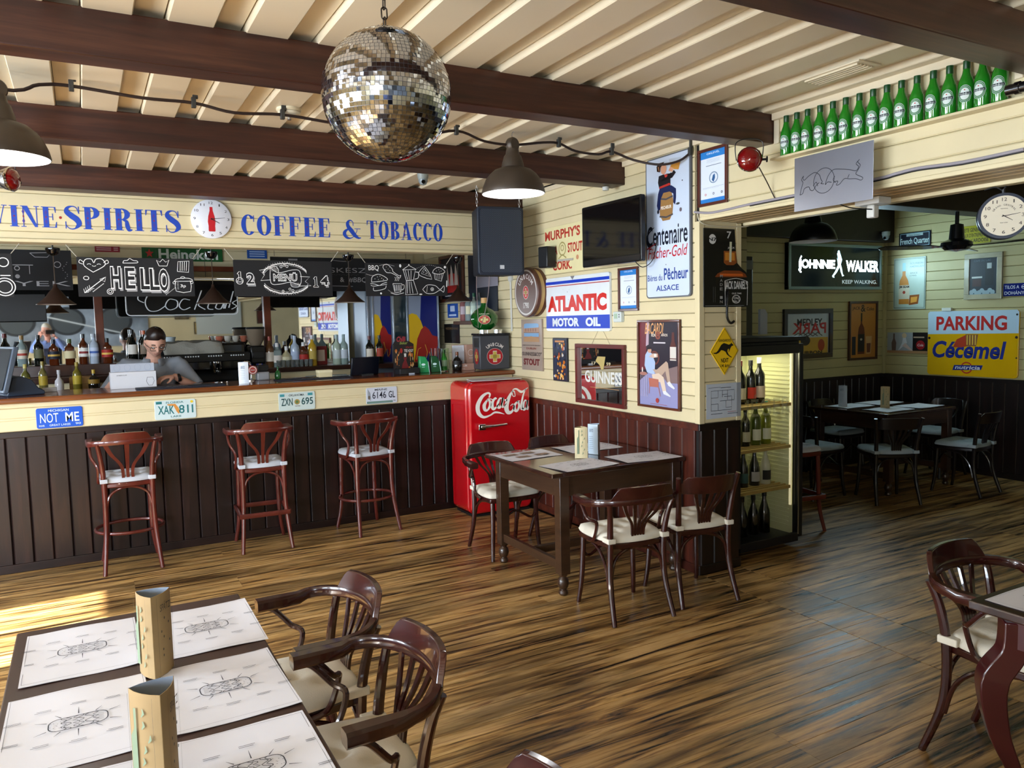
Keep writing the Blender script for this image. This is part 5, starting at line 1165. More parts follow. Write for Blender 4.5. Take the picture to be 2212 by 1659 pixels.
def bottle(kind, x, y, z, gl, cap, lab, label, group, sc_=1.0, labh=(.25, .55), cat='bottle', band=None):
    pr = [(r*sc_, h*sc_) for r, h in PROF[kind]]; t = pr[-1]
    b = MB(); n = 20; b.lathe(pr+[(0, t[1])], n)
    if kind == 'square':
        for i, p in enumerate(b.v):
            r = math.hypot(p[0], p[1])
            if p[2] < .17*sc_ and r > .02*sc_: k = 1/max(abs(p[0]/r), abs(p[1]/r))**.8; b.v[i] = (p[0]*k*.92, p[1]*k*.92, p[2])
    o = b.build('bottle', glass(gl), None, loc=(x, y, z)); tag(o, label, cat, group)
    b = MB(); r = t[0]; b.lathe([(r+.0012, t[1]-.035*sc_), (r+.002, t[1]-.034*sc_), (r+.002, t[1]+.004), (0, t[1]+.004)], 14); b.build('cap', mat(cap, .35), o)
    if lab:
        H = t[1]; R_ = pr[2][0]+.0008 if kind != 'squat' else pr[4][0]-.003; z0, z1 = labh[0]*H, labh[1]*H; b = MB()
        if kind == 'square': R_ *= 1.14
        if kind == 'squat': R_ = .053*sc_
        vs = []
        for i in range(15): a = R(-90-75+150*i/14); vs += [(R_*math.cos(a), R_*math.sin(a), z0), (R_*math.cos(a), R_*math.sin(a), z1)]
        b.add(vs, [(2*i, 2*i+2, 2*i+3, 2*i+1) for i in range(14)], 0)
        if band:
            vs = [(p[0]*1.01, p[1]*1.01, z0+(z1-z0)*(.35 if k % 2 == 0 else .6)) for k, p in enumerate(vs)]
            b.add(vs, [(2*i, 2*i+2, 2*i+3, 2*i+1) for i in range(14)], 1)
        b.build('label', [mat(lab, .6), mat(band or lab, .6)], o, smooth=60)
    return o
AM, GRN, CLR, DK = '#4E200B', '#12401C', '#7E8E8E', '#0B0D0A'
GB = 'bottles on the back bar shelf'
zr = 1.3455
# left upper tier (on the riser) and lower tier, measured along the back shelf
rowU = [(-.86, 'spirit', CLR, '#C9C9C9', '#D8D8D2', None), (-.74, 'square', AM, '#1A1A1A', '#D8C9A0', None), (-.60, 'wine', DK, '#5A1A1A', '#B8A888', None), (-.475, 'spirit', CLR, '#8A6A3A', '#C9C2B0', '#A33A2A'), (-.35, 'spirit', DK, '#1A1A1A', '#5A5A40', None),
        (-.235, 'square', AM, '#141A30', '#1A2030', '#C9A24A'), (-.11, 'square', AM, '#4A5A2A', '#D9CBA0', None), (.0, 'spirit', AM, '#2A2A2A', '#E4E0D8', '#8A2A2A'), (.085, 'spirit', '#A9B4C4', '#8A9098', '#B9C4D8', '#3A5AA0'), (.19, 'square', AM, '#1A1A1A', '#A02018', '#D8B050'), (.40, 'champ', DK, '#16181A', '#D8D2C8', None), (.50, 'wine', DK, '#A8491C', '#7A6A5A', None)]
des = {CLR: 'clear', AM: 'amber', DK: 'dark', GRN: 'green'}
nb = ['at the far left, cut by the frame', 'second from the left edge', 'third from the left edge', 'with a red banded label near the till', 'just right of the till screen', 'with a navy and gold label below the first pendant', 'with an olive cap and cream label', 'with a white and red label in front of the reflection', 'frosted with a blue band', 'with a slanted red label left of the brown upright', 'with a grey neck just left of the barman', 'with an orange capsule beside the barman']
for k, (x, kd, g, c, l, bd) in enumerate(rowU): bottle(kd, x, 8.03, zr, g, c, l, '%s bottle %s' % (des.get(g, 'pale'), nb[k]), GB, .96, band=bd)
rowL = [(-.42, 'spirit', '#5A5A28', '#A8984A', '#A9952A', 'yellow labelled bottle behind the till screen'), (-.30, 'wine', '#6A6234', '#8A7A3A', '#A8902A', 'yellow gin bottle right of the till'), (-.19, 'frost', '#C4C2C6', '#B9B9BE', None, 'frosted white decanter bottle right of the till'), (-.06, 'spirit', '#6A6020', '#96802A', '#B09A2A', 'squat yellow labelled bottle in front of the amber ones'),
        (.06, 'squat', '#15100A', '#B8962A', '#8A6A20', 'dark round liqueur bottle with a gold seal'), (.215, 'frost', '#A9A8AC', '#9A9AA0', '#8A8AA8', 'frosted decanter on the cardboard boxes'), (.325, 'spirit', '#8A6A5A', '#C9C9CC', '#B9A08A', 'small clear bottle with silver cap left of the barman')]
for x, kd, g, c, l, lb in rowL: bottle(kd, x, 7.30, 1.1515, g, c, l, lb, GB, .84)
rowR = [(1.60, 'spirit', '#5A3A20', '#8A2A1A', '#D8CFC0', 'bottle with cream label beside the coffee grinder'), (1.67, 'square', CLR, '#D8D8D8', '#E0D8D0', 'clear square bottle with white label'), (1.76, 'squat', '#B9B08A', '#D9D9D9', '#CFC9A9', 'stubby pale bottle with white cap'), (1.845, 'spirit', '#A9B9CC', '#A9B4C4', '#A9B9D4', 'tall frosted blue bottle on the right shelf'),
        (1.93, 'square', AM, '#C9C9CC', '#A5231C', 'bottle with bright red label on the right shelf'), (2.02, 'spirit', '#B8942A', '#C9C9CC', '#B8A04A', 'golden bottle with silver cap on the right shelf'), (2.27, 'spirit', '#A9B9A9', '#9FB4B4', '#C5CFCF', 'clear gin bottle with pale oval label'), (2.345, 'spirit', '#8FA4A0', '#8FA4A9', '#C5CFDA', 'clear gin bottle with blue and white label')]
for x, kd, g, c, l, lb in rowR: bottle(kd, x, 7.80, BS, g, c, l, lb, GB, 1.0 if kd != 'spirit' else 1.08, labh=(.2, .5))
# glasses upside down on the right shelf
for k in range(8):
    x = 1.66+.045*k
    b = MB(); b.lathe([(.016, 0), (.020, .03), (.021, .07), (.0195, .07), (.018, .03), (.0, .002)], 14); o = b.build('shot_glass', mat('#C9CFCC', .05, trans=.85, coat=.3), None, loc=(x, 7.70+.012*(k % 2), BS)); tag(o, 'small clear shot glass at the front of the right shelf, %s from the left' % ['first', 'second', 'third', 'fourth', 'fifth', 'sixth', 'seventh', 'eighth'][k], 'glass', 'shot glasses on the back shelf')
# red tin, blue tin
for x, w_, h_, c, lb in ((2.13, .13, .19, '#6A1410', 'dark red gift tin between the golden and gin bottles'), (1.52, .05, .10, '#1A3AC0', 'small blue box among the bottles')):
    b = MB(); b.box(-w_/2, w_/2, -.04, .04, 0, h_); o = b.build('gift_box', mat(c, .35), None, loc=(x, 7.93, BS), bevel=.003); tag(o, lb, 'box')
    MB().box(-w_*.3, w_*.3, -.0415, -.0405, h_*.2, h_*.8).build('label', mat('#B8A08A', .5), o)
# green round bottle on side fridge + big one hung reflection comes from the mirror
# ---- coffee machine on the back bench
cm_ = empty('coffee_machine', (.97, 7.86, 1.08)); tag(cm_, 'black two group espresso machine behind the barman', 'coffee machine')
b = MB(); b.box(-.40, .40, -.10, .26, .16, .42); b.build('body', mat('#0A0A0C', .2, coat=.5), cm_, bevel=.02)
b = MB(); b.box(-.42, .42, -.20, -.08, .25, .33); b.build('control_panel', mat('#141416', .25), cm_, bevel=.008)
b = MB(); [b.box(-.36+.20*g+.022*k, -.348+.20*g+.022*k, -.203, -.2, .30, .312) for g in range(4) for k in range(6)]; b.build('button', mat('#C9CCD0', .3), cm_)
for x in (-.17, .12):
    b = MB(); b.lathe([(0, -.07), (.045, -.07), (.05, -.05), (.05, 0), (.04, .01)], 24); b.build('group_head', CHROME, cm_, loc=(x, -.14, .25))
    b = MB(); b.lathe([(0, -.03), (.036, -.03), (.038, 0), (0, 0)], 18); b.tube([(0, -.04, -.015), (0, -.14, -.03)], [.012, .015], 8, 1); b.build('portafilter', [CHROME, BLACK], cm_, loc=(x, -.14, .175))
b = MB(); b.box(-.42, .42, -.22, .2, .0, .06); b.build('drip_tray', mat('#1A1A1C', .3, metal=.5), cm_, bevel=.005)
b = MB(); b.box(-.40, -.34, -.02, .2, .06, .16); b.box(.34, .40, -.02, .2, .06, .16); b.box(-.34, .34, .1, .2, .06, .16); b.build('foot', BLACK, cm_)
MB().tube(smoothpath([(.36, -.16, .25), (.38, -.2, .18), (.37, -.22, .09)]), .006, 8).build('steam_wand', CHROME, cm_)
MB().box(.2, .36, -.105, -.1, .34, .40).build('display', mat('#2A2E33', .2), cm_)
tw = MB(); n = 14; vs = []
for j in range(9):
    for i in range(n+1):
        u = -.30+.52*i/n; v = j/8; yy = .20-.36*min(v*1.5, 1); zz_ = .435+.01*math.sin(u*30+j)+(0 if v < .66 else -(v-.66)*.42); yy += 0 if v < .66 else .012*math.sin(u*25)
        vs.append((u+.01*math.sin(j*2), yy, zz_))
tw.add(vs, [(j*(n+1)+i, j*(n+1)+i+1, (j+1)*(n+1)+i+1, (j+1)*(n+1)+i) for j in range(8) for i in range(n)])
o = tw.build('towel', mat('#8F8C82', .9, bump=.3, bs=80), None, loc=(.93, 7.86, 1.078)); tag(o, 'grey crumpled towel draped over the coffee machine', 'towel')
so = o.modifiers.new('thick', 'SOLIDIFY'); so.thickness = .006
for k in range(9):
    b = MB(); b.lathe([(.020, 0), (.034, .035), (.036, .06), (.034, .06), (.032, .036), (0, .006)], 16); b.tube([(.034, 0, .05), (.05, 0, .045), (.05, 0, .022), (.03, 0, .018)], .0035, 5)
    o = b.build('coffee_cup', mat('#B9B5AA' if k % 3 else '#A8604A', .15, coat=.4), None, loc=(1.16+.075*(k % 5), 7.95+.09*(k//5), 1.505)); tag(o, 'coffee cup on the espresso machine, %s of the %s row' % (['first', 'second', 'third', 'fourth', 'fifth'][k % 5], ['front', 'rear'][k//5]), 'cup', 'cups on the coffee machine')
b = MB(); b.lathe([(0, 0), (.055, 0), (.075, .07), (.072, .07), (.05, .005)], 24); o = b.build('mixing_bowl', mat('#B9C6CC', .3), None, loc=(.70, 7.98, 1.50)); tag(o, 'pale bowl on the left of the coffee machine above the barman', 'bowl')
# grinder
gr = empty('coffee_grinder', (1.475, 7.82, 1.247)); tag(gr, 'coffee grinder with a clear bean hopper beside the espresso machine', 'coffee grinder')
b = MB(); b.box(-.07, .07, -.09, .09, .045, .22); b.build('body', mat('#101012', .25), gr, bevel=.015)
b = MB(); b.lathe([(.045, .22), (.075, .27), (.088, .38), (.086, .38), (.07, .272), (.04, .225)], 24); b.build('hopper', mat('#8A7A68', .12, trans=.3), gr)
b = MB(); b.lathe([(0, .402), (.085, .40), (.092, .38), (0, .38)], 24); b.build('lid', BLACK, gr); b = MB(); b.lathe([(0, .235), (.05, .23), (.062, .30), (0, .33)], 18); b.build('coffee_beans', mat('#3A2418', .7, bump=.6, bs=120), gr)
MB().box(-.05, .05, -.12, -.09, .10, .16).build('control_panel', mat('#1C1E22', .2), gr, bevel=.004)
# cardboard boxes behind the counter on the left
GC = 'cardboard boxes behind the counter'
for x, y, z, w_, h_, lb in ((-.02, 7.49, 1.151, .20, .11, 'cardboard box behind the frosted decanter'), (.20, 7.30, .897, .14, .253, 'large flat cardboard box right of the till'), (.33, 7.30, .897, .11, .253, 'cardboard box beside the barman elbow')):
    b = MB(); b.box(-w_/2, w_/2, -.12, .12, 0, h_); o = b.build('cardboard_box', mat('#A5804C', .8, var=.06), None, loc=(x, y, z), bevel=.003); tag(o, lb, 'box', GC); MB().box(-w_/2-.0005, w_/2+.0005, -.1205, -.1195, h_*.48, h_*.5).build('flap_seam', mat('#6A4E2C', .8), o)
# bench they stand on
b = MB(); b.box(XL, 1.9, 6.85, 7.35, .84, .895); b.box(XL, 1.9, 6.9, 7.3, 0, .84); o = b.build('under_counter_bench', mat('#5A4A38', .6, var=.1), None, smooth=0, bevel=.004); 
bpy.data.objects.remove(o)
b = MB(); b.box(XL, .40, 7.14, 7.62, 0, .895); b.box(XL, .125, 7.17, 7.62, .895, 1.15); o = b.build('work_bench', mat('#4A3A2A', .6, var=.1), None, smooth=0, bevel=.004); tag(o, 'low wooden work bench behind the counter under the cardboard boxes', 'bench')
# ---- things on the counter
bx = empty('glass_carton', (.315, 6.52, CT), R(2)); tag(bx, 'white carton printed with a stemless wine glass outline in front of the barman', 'box')
b = MB(); b.box(-.155, .155, -.07, .07, 0, .125); b.build('carton', mat('#C9C9CE', .55), bx, smooth=0, bevel=.002)
b = MB(); b.add([(-.155, -.07, .125), (.155, -.07, .125), (.15, -.13, .10), (-.15, -.13, .10)], [(0, 1, 2, 3)]).add([(.155, -.07, .125), (.155, .07, .125), (.29, .06, .115), (.29, -.06, .115)], [(0, 1, 2, 3)]); 
a = MB(); a.stroke([(.10, .018), (.085, .05), (.093, .08), (.132, .08), (.14, .05), (.125, .018), (.10, .018)], .0025, -.0706); a.text('AMBERGLAS', -.115, -.045, .098, .106, -.0706, 0, 0, .0); a.build('print', [mat('#2E2E34', .6)], bx, smooth=0)
b = MB()
for k in range(4): b.ell(-.105+.07*k, .155, .022, .026, -.012, 0, n=18, ix=.0205, iz=.0245)
b.add([(-.15, -.01, .125), (.15, -.01, .125), (.15, -.01, .185), (-.15, -.01, .185)], [(0, 1, 2, 3)], 1).build('printed_flap', [mat('#8E98AC', .5), mat('#A9AFBC', .6)], bx, smooth=0)
def bmat(x, y, w_, d, lb, txt=True):
    o = MB().box(-w_/2, w_/2, -d/2, d/2, 0, .008).build('bar_mat', mat('#1C212E', .7, bump=.4, bs=300), None, loc=(x, y, CT), bevel=.002); tag(o, lb, 'bar mat', 'rubber bar mats on the counter')
    a = MB(); [a.ell(-.06+.022*k, .0+.012*math.sin(k*2), .012, .008, 0, 0) for k in range(7)]; e = a.build('emblem_print', mat('#D8D8DC', .6), o, smooth=0); e.rotation_euler = (R(-90), 0, 0); e.location = (-w_*.05, 0, .0088); return o
bmat(.63, 6.33, .62, .17, 'dark rubber bar mat with a white emblem in front of the white carton'); bmat(1.66, 6.40, .62, .17, 'dark rubber bar mat beside the small cream box')
b = MB(); b.box(-.055, .055, -.05, .05, 0, .038); o = b.build('small_box', mat('#CDBE96', .6), None, loc=(1.765, 6.46, CT+.009), bevel=.002); tag(o, 'small cream cardboard box with a lid on the bar mat', 'box'); MB().box(-.058, .058, -.053, .053, .036, .06).build('lid', mat('#D8CBA6', .6), o, bevel=.002)
# till screen at the left end
ti = empty('till_screen', (-.42, 6.42, CT), R(20)); tag(ti, 'dark grey touch screen till at the left end of the bar', 'till')
b = MB(); b.prism([(-.10, 0), (.14, 0), (.14, .025), (.10, .05), (.06, .11), (.0, .135), (-.06, .13)], -.10, .10); b.build('stand', mat('#2A3444', .45), ti, bevel=.008)
b = MB(); b.prism([(-.145, .03), (-.112, .03), (-.03, .34), (-.063, .345)], -.19, .19); b.build('screen_housing', mat('#4A5666', .4), ti, bevel=.006)
b = MB(); b.add([(-.1458, -.17, .05), (-.1458, .17, .05), (-.069, .17, .33), (-.069, -.17, .33)], [(0, 1, 2, 3)]).build('screen', mat('#06070A', .65), ti)
b = MB(); b.box(-.045, .045, -.03, .03, 0, .03); o = b.build('card_holder', mat('#B9BCC0', .5), None, loc=(-.235, 6.60, CT), bevel=.003); tag(o, 'small white block on the counter right of the till', 'holder')
# knob taps
for x, sd in ((.925, 'left'), (.965, 'right')):
    b = MB(); b.lathe([(0, 0), (.008, 0), (.004, .008), (.009, .014), (.007, .022), (0, .024)], 12); o = b.build('metal_knob', CHROME, None, loc=(x, 6.34, CT)); tag(o, 'tiny chrome knob on the counter left of the menu card, %s of the pair' % sd, 'knob', 'chrome knobs on the counter')
tp = empty('beer_tap', (1.19, 6.58, CT)); tag(tp, 'chrome beer tap with a round red and white badge', 'beer tap')
MB().tube(smoothpath([(0, 0, 0), (0, 0, .10), (-.01, -.01, .15), (-.05, -.03, .16)]), .010, 10).build('tap_column', CHROME, tp); MB().lathe([(0, 0), (.028, 0), (.028, .006), (.0, .008)], 20).build('base', CHROME, tp)
b = MB(); b.lathe([(0, 0), (.036, 0), (.036, .008), (0, .008)], 24); b.build('badge', mat('#A03A34', .4), tp, loc=(.01, -.03, .09), rot=(R(90), 0, 0)); a = MB(); a.ell(0, 0, .03, .03, 0, 0, ix=.024); a.text('DREHER', -.018, .018, -.005, .005, 0, 0); a.build('badge_print', mat('#D8D0C8', .5), tp, loc=(.01, -.0388, .09), smooth=0)
bl_ = empty('blender_jug', (1.29, 6.62, CT)); tag(bl_, 'small grinder with a dark hopper on the counter behind the beer tap', 'grinder')
MB().box(-.05, .05, -.05, .05, 0, .07).build('base', mat('#8A8A8C', .35), bl_, bevel=.01); MB().box(-.045, .045, -.04, .04, .07, .125).build('body', BLACK, bl_, bevel=.008)
bottle('squat', 1.42, 6.64, CT, '#1B5A2A', '#1B5A2A', None, 'small green squat bottle on the counter right of the tap', 'bottles on the counter', .5)
# second till screen (dark back) and right end group
o = MB().prism([(0, 0), (.02, 0), (.045, .155), (.025, .16)], -.14, .14).build('monitor', mat('#0A0E1A', .3), None, loc=(2.14, 6.55, CT), rot=(0, 0, R(-75)), bevel=.004); tag(o, 'black monitor seen from behind on the counter left of the chilli display', 'monitor'); MB().box(-.03, .06, -.06, .06, 0, .012).build('stand', BLACK, o)
# glass rack (blue bottles crates)
gr2 = empty('glass_rack', (2.02, 7.2, 1.0)); tag(gr2, 'blue wire rack of drinking glasses behind the counter', 'rack')
b = MB()
for k in range(9): b.tube([(-.2+.05*k, -.12, 0), (-.2+.05*k, -.12, .17)], .0025, 5)
for z in (0, .08, .17): b.tube([(-.2, -.12, z), (.2, -.12, z)], .003, 5); b.tube([(-.2, .12, z), (.2, .12, z)], .003, 5)
b.box(-.2, .2, -.12, .12, -.005, 0); b.build('wire_basket', mat('#5A7A98', .4), gr2)
for k in range(5):
    b = MB(); b.lathe([(.028, 0), (.033, .14), (.031, .14), (.026, .006), (0, .005)], 16); o = b.build('tumbler', mat('#A9B9C4', .08, trans=.7), None, loc=(1.86+.078*k, 7.2, 1.0)); tag(o, 'clear tumbler in the blue wire rack, %s from the left' % ['first', 'second', 'third', 'fourth', 'fifth'][k], 'glass', 'tumblers in the blue rack')
b = MB(); b.box(1.70, 2.42, 6.95, 7.45, 0, .992); o = b.build('glass_washer', mat('#5A5A58', .5, metal=.3), None, smooth=0, bevel=.004); tag(o, 'low steel cabinet behind the counter under the glass rack', 'cabinet')
# chilli display
cd_ = empty('counter_display', (2.46, 6.42, CT), R(14)); tag(cd_, 'black and red cardboard chilli beer counter display with flames', 'display stand')
b = MB(); b.prism([(-.105, 0), (.105, 0), (.105, .26), (.06, .285), (.03, .29), (.01, .33), (-.03, .345), (-.07, .32), (-.08, .29), (-.105, .26)], -.02, .0); b.build('panel', mat('#1A1214', .45), cd_, smooth=0)
b = MB(); b.box(-.105, .105, -.10, -.02, 0, .05); b.build('tray', mat('#15151A', .45), cd_, bevel=.003)
a = MB(); y = -.0206; a.text('Chilli', -.075, .02, .285, .33, y, 0, .2, .02); a.text('Beker', -.045, .04, .26, .285, y-.0002, 1, .2, .02); a.text('TE', .0, .035, .19, .215, y, 2, .1, .03); a.text('HOGY', .04, .10, .19, .215, y, 2, .1, .02); a.text('EXTRA CSIPOS', .02, .095, .225, .24, y, 5, 0, 0)
random.seed(5)
for k in range(26):
    x = random.choice([-1, 1])*random.uniform(.05, .095); a.ell(x, random.uniform(.02, .20), random.uniform(.004, .010), random.uniform(.008, .022), y-.0001*(k % 3), random.choice([3, 4]))
a.ell(-.03, .205, .014, .022, y, 5); a.ell(-.085, .205, .012, .016, y, 3); a.poly([(-.03, .05), (.05, .05), (.03, .09), (.02, .12), (.03, .145), (-.01, .145), (.0, .12), (-.02, .09)], y, 6); a.poly([(0, .15), (.02, .15), (.022, .18), (-.002, .18)], y, 2)
for x in (-.06, .055): a.poly([(x-.008, .08), (x+.008, .08), (x+.006, .16), (x-.006, .16)], y-.0005, 7)
a.build('print', [mat('#B8384A', .5), mat('#8AA04A', .5), WHITE, mat('#C9702A', .5), mat('#D8B07A', .5), mat('#B02A24', .5), mat('#7A1F24', .5), mat('#0B0B0D', .4)], cd_, smooth=0)
o = MB().prismz([(-.03, -.012), (.025, -.015), (.03, .01), (-.02, .012)], 0, .01).build('chewing_gum_pack', mat('#B9C0D0', .4), None, loc=(2.50, 6.33, CT+.0), bevel=.002); tag(o, 'small white packet on the counter before the chilli display', 'packet')
# bar caddies
for x, c, lb, op in ((2.655, '#1F8A50', 'green curved napkin holder with a white emblem', 0), (2.765, '#0F4A28', 'dark green holder filled with straws', 1)):
    t = empty('napkin_holder', (x, 6.42, CT), R(-10)); tag(t, lb, 'holder')
    b = MB(); b.prism([(-.045, 0), (.045, 0), (.032, .10), (.010, .145), (-.045, .15)], -.04, .04); b.build('body', mat(c, .3, coat=.4), t, bevel=.006)
    a = MB(); a.ell(-.012, .075, .018, .010, -.0415, 0); a.rectd = None; a.poly([(-.025, .05), (.0, .05), (.0, .054), (-.025, .054)], -.0415, 0); a.poly([(.040, 0), (.045, 0), (.033, .10), (.029, .10)], -.0416, 0); a.build('emblem_print', mat('#C5E0E0', .5), t, smooth=0)
    if op:
        b = MB()
        for k in range(9): b.tube([(-.03+.007*k, .02*math.sin(k), .12), (-.036+.009*k, .025*math.sin(k), .215)], .003, 5, k % 3)
        b.build('straw', [mat('#15151A', .4), mat('#9A9AA0', .4), mat('#8A2A24', .4)], t)
tg = empty('display_glass', (2.865, 6.44, CT)); tag(tg, 'tall clear glass cylinder holding a green beer bottle', 'glass')
b = MB(); b.lathe([(.0, 0), (.045, 0), (.048, .21), (.046, .21), (.043, .008), (0, .008)], 24); b.build('cylinder', mat('#DDE8D8', .02, trans=1.0, ior=1.2), tg)
BG = glass('#1C8A24')
bottle('beer', 2.865, 6.44, CT+.012, '#2E9A34', '#1A5A24', '#BFD0C4', 'green beer bottle inside the clear glass cylinder', 'bottles on the counter', .88, labh=(.2, .5))
# decanter + wooden box
bottle('squat', 2.985, 6.42, CT, '#100C0A', '#6A3A1A', '#1F1A18', 'dark squat decanter with a cork before a wooden box', 'bottles on the counter', .85)
wbx = empty('gift_box', (3.09, 6.50, CT), R(-3)); tag(wbx, 'pale wooden Unicum gift box standing open behind the decanter', 'box')
b = MB(); b.box(-.115, .115, .0, .012, 0, .235); b.box(.01, .10, -.045, 0, 0, .235); b.build('upright_panel', mat('#B08A78', .5, var=.06), wbx, bevel=.003); b = MB(); b.box(-.12, .07, -.10, -.085, 0, .065); b.build('front_panel', mat('#A8806E', .5, var=.06), wbx, bevel=.002)
b = MB(); b.box(-.112, .005, -.004, -.001, .02, .23); b.build('lining', mat('#C9CED8', .3), wbx, smooth=0)
a = MB(); a.text('UNICUM', -.105, -.01, .035, .055, -.1006, 0, 0, .02); a.text('RISERVA', -.085, -.03, .012, .022, -.1006, 0); a.ell(.055, .16, .03, .03, -.0456, 0, ix=.026); a.text('RISERVA', .035, .075, .105, .115, -.0456); a.build('print', mat('#D8CDC8', .5), wbx, smooth=0)
# dispenser
dp = empty('drink_dispenser', (3.275, 6.29, CT), R(-8)); dp.scale = (1.38, 1, 1.06); tag(dp, 'dark grey Unicum drink chiller with red and gold crosses', 'dispenser')
b = MB(); b.box(-.105, .105, -.09, .12, .01, .30); b.build('body', mat('#3A3C42', .35), dp, bevel=.008); MB().box(-.11, .11, -.095, .125, .30, .318).build('top_plate', mat('#101114', .15), dp, bevel=.004)
for x in (-.05, .05): MB().lathe([(0, 0), (.028, 0), (.028, .03), (0, .03)], 20).build('cap_ring', CHROME, dp, loc=(x, 0, .318))
b = MB(); [b.box(-.106, -.1055, -.07+.012*k, -.064+.012*k, .2, .28) for k in range(12)]; b.build('vent_slot', BLACK, dp)
a = MB(); y = -.0906; arc_text(a, 'UNICUM', 0, .125, .085, 128, 52, .028, .024, y, 0); a.ell(0, .12, .068, .068, y, 1, n=36); a.ell(0, .12, .07, .07, y+.0002, 0, n=36, ix=.067)
for q, c in ((.048, 0), (.042, 2)): a.poly([(-q*.36, .12-q), (q*.36, .12-q), (q*.36, .12+q), (-q*.36, .12+q)], y-.0004-.0002*(c > 0), c); a.poly([(-q, .12-q*.36), (q, .12-q*.36), (q, .12+q*.36), (-q, .12+q*.36)], y-.0004-.0002*(c > 0), c)
e = a.build('print', [mat('#CFC9C4', .5), mat('#9A1A22', .4), mat('#B8A04A', .4)], dp, smooth=0); e.scale = (.8, 1, 1)
a = MB(); a.ell(0, .12, .06, .068, -.1056, 0, n=30); [a.poly([(-u, .12-v), (u, .12-v), (u, .12+v), (-u, .12+v)], -.106, 1) for u, v in ((.014, .04), (.04, .014))]; a.build('print', [mat('#9A1A22', .4), mat('#B8A04A', .4)], dp, smooth=0, rot=(0, 0, R(-90)))
MB().tube(smoothpath([(.10, .1, .25), (.14, .1, .22), (.15, .09, .1), (.12, .08, .02)]), .004, 6).build('cable', BLACK, dp)
gb = empty('round_bottle', (3.235, 6.34, CT+.370)); gb.scale = (1.42, 1.42, 1.08); tag(gb, 'large round green Unicum bottle on top of the drink chiller', 'bottle')
b = MB(); b.lathe([(0, 0), (.04, .0), (.075, .03), (.092, .08), (.088, .12), (.06, .165), (.026, .19), (.019, .21), (.017, .25), (0, .25)], 30); b.build('glass_body', mat('#0F5A1C', .05, coat=1.0, trans=.25), gb); MB().lathe([(.019, .225), (.020, .228), (.020, .27), (0, .27)], 16).build('cap', mat('#C9A06A', .4), gb)
a = MB(); a.ell(0, .085, .036, .036, -.0935, 0, n=24); a.ell(0, .085, .038, .038, -.0933, 1, n=24, ix=.035); [a.poly([(-u, .085-v), (u, .085-v), (u, .085+v), (-u, .085+v)], -.0937-.0001*(u > v), 2) for u, v in ((.009, .024), (.024, .009))]; a.text('UNICUM', -.03, .03, .128, .138, -.086, 1); a.build('print', [mat('#A8301C', .4), mat('#D8D2BC', .5), mat('#CFC080', .5)], gb, smooth=0, rot=(0, 0, R(-27)))
# side shelf with bottles
sh = MB(); sh.box(-.17, 0, -.26, .26, -.035, 0); o = sh.build('wall_shelf', mat('#4A2A1E', .4, var=.15), None, loc=(wx(6.87)-.001, 6.87, 1.66), bevel=.004); tag(o, 'short brown shelf on the side wall behind the round green bottle', 'shelf')
for k, (g, c, l, lb) in enumerate((('#8A5A5A', '#B9B9BE', '#B9A8B0', 'pinkish bottle at the left of the side shelf'), (CLR, '#D8C9A0', '#D8D2B0', 'clear bottle with cream label and cork on the side shelf'), ('#A9B9B0', '#2A6A4A', '#B9C9B9', 'clear bottle with green cap on the side shelf'), ('#5A6A70', '#3A3A3C', '#8A9A90', 'grey bottle hidden behind the round green one'))): bottle('spirit', wx(6.9)-.09, 7.05-.12*k, 1.661, g, c, l, lb, 'bottles on the side shelf', .95)
# tall cooler with bull print
tcw = empty('branded_cooler', (2.975, 7.92, 0)); tag(tcw, 'tall silver framed drinks cooler with a red charging bull on a yellow disc', 'cooler')
b = MB(); b.box(-.41, .41, -.20, .22, 0, 2.08); b.build('cabinet', mat('#7F8894', .35, metal=.4), tcw, bevel=.008)
def bull(a, x0, x1, z0, z1, y):
    X = lambda u: x0+(x1-x0)*u; Z = lambda v: z0+(z1-z0)*v; cl = lambda pts: [(X(u), Z(v)) for u, v in pts]
    a.poly(cl([(0, 0), (1, 0), (1, 1), (0, 1)]), y, 0); a.poly(cl([(0, 1), (.46, 1), (.40, .62), (0, .62)]), y-.0003, 1)
    a.poly(cl([(0, .70), (.12, .72), (.28, .70), (.42, .62), (.52, .50), (.56, .36), (.50, .20), (.30, .08), (0, .05)]), y-.0006, 2)
    a.poly(cl([(.14, .05), (.22, .22), (.28, .38), (.42, .50), (.55, .55), (.70, .50), (.82, .42), (1, .40), (1, .28), (.92, .20), (.84, .06), (.78, .10), (.80, .18), (.70, .20), (.62, .14), (.56, .16), (.50, .06), (.40, .02), (.28, .03)]), y-.0009, 3)
    for q in ([(.22, .10), (.30, .24), (.40, .26)], [(.55, .30), (.62, .20), (.58, .12)], [(.70, .20), (.76, .08), (.88, .12), (.92, .20)], [(.52, .12), (.44, .04)]): a.stroke(cl(q), .006, y-.0012, 4)
cl5 = [mat('#0F1C6A', .3), mat('#8A94A8', .3), mat('#D9AE1C', .3), mat('#9E1C1C', .3), mat('#D9A63A', .4)]
a = MB(); bull(a, .06, .385, 1.18, 1.98, -.2065); a.build('bull_print', cl5, tcw, smooth=0); a = MB(); bull(a, -.33, -.14, 1.25, 1.95, -.2065); a.build('bull_print', cl5, tcw, smooth=0)
b = MB()
for x in (-.40, -.345, -.12, .035, .39): b.box(x, x+.018, -.215, -.2, 1.15, 2.0)
b.build('frame_bar', mat('#A9B4C0', .25, metal=.7), tcw, bevel=.002)
b = MB(); b.box(-.10, .03, -.205, -.2, 1.2, 1.98); b.build('glass_strip', mat('#1F2E34', .05, coat=.5), tcw)
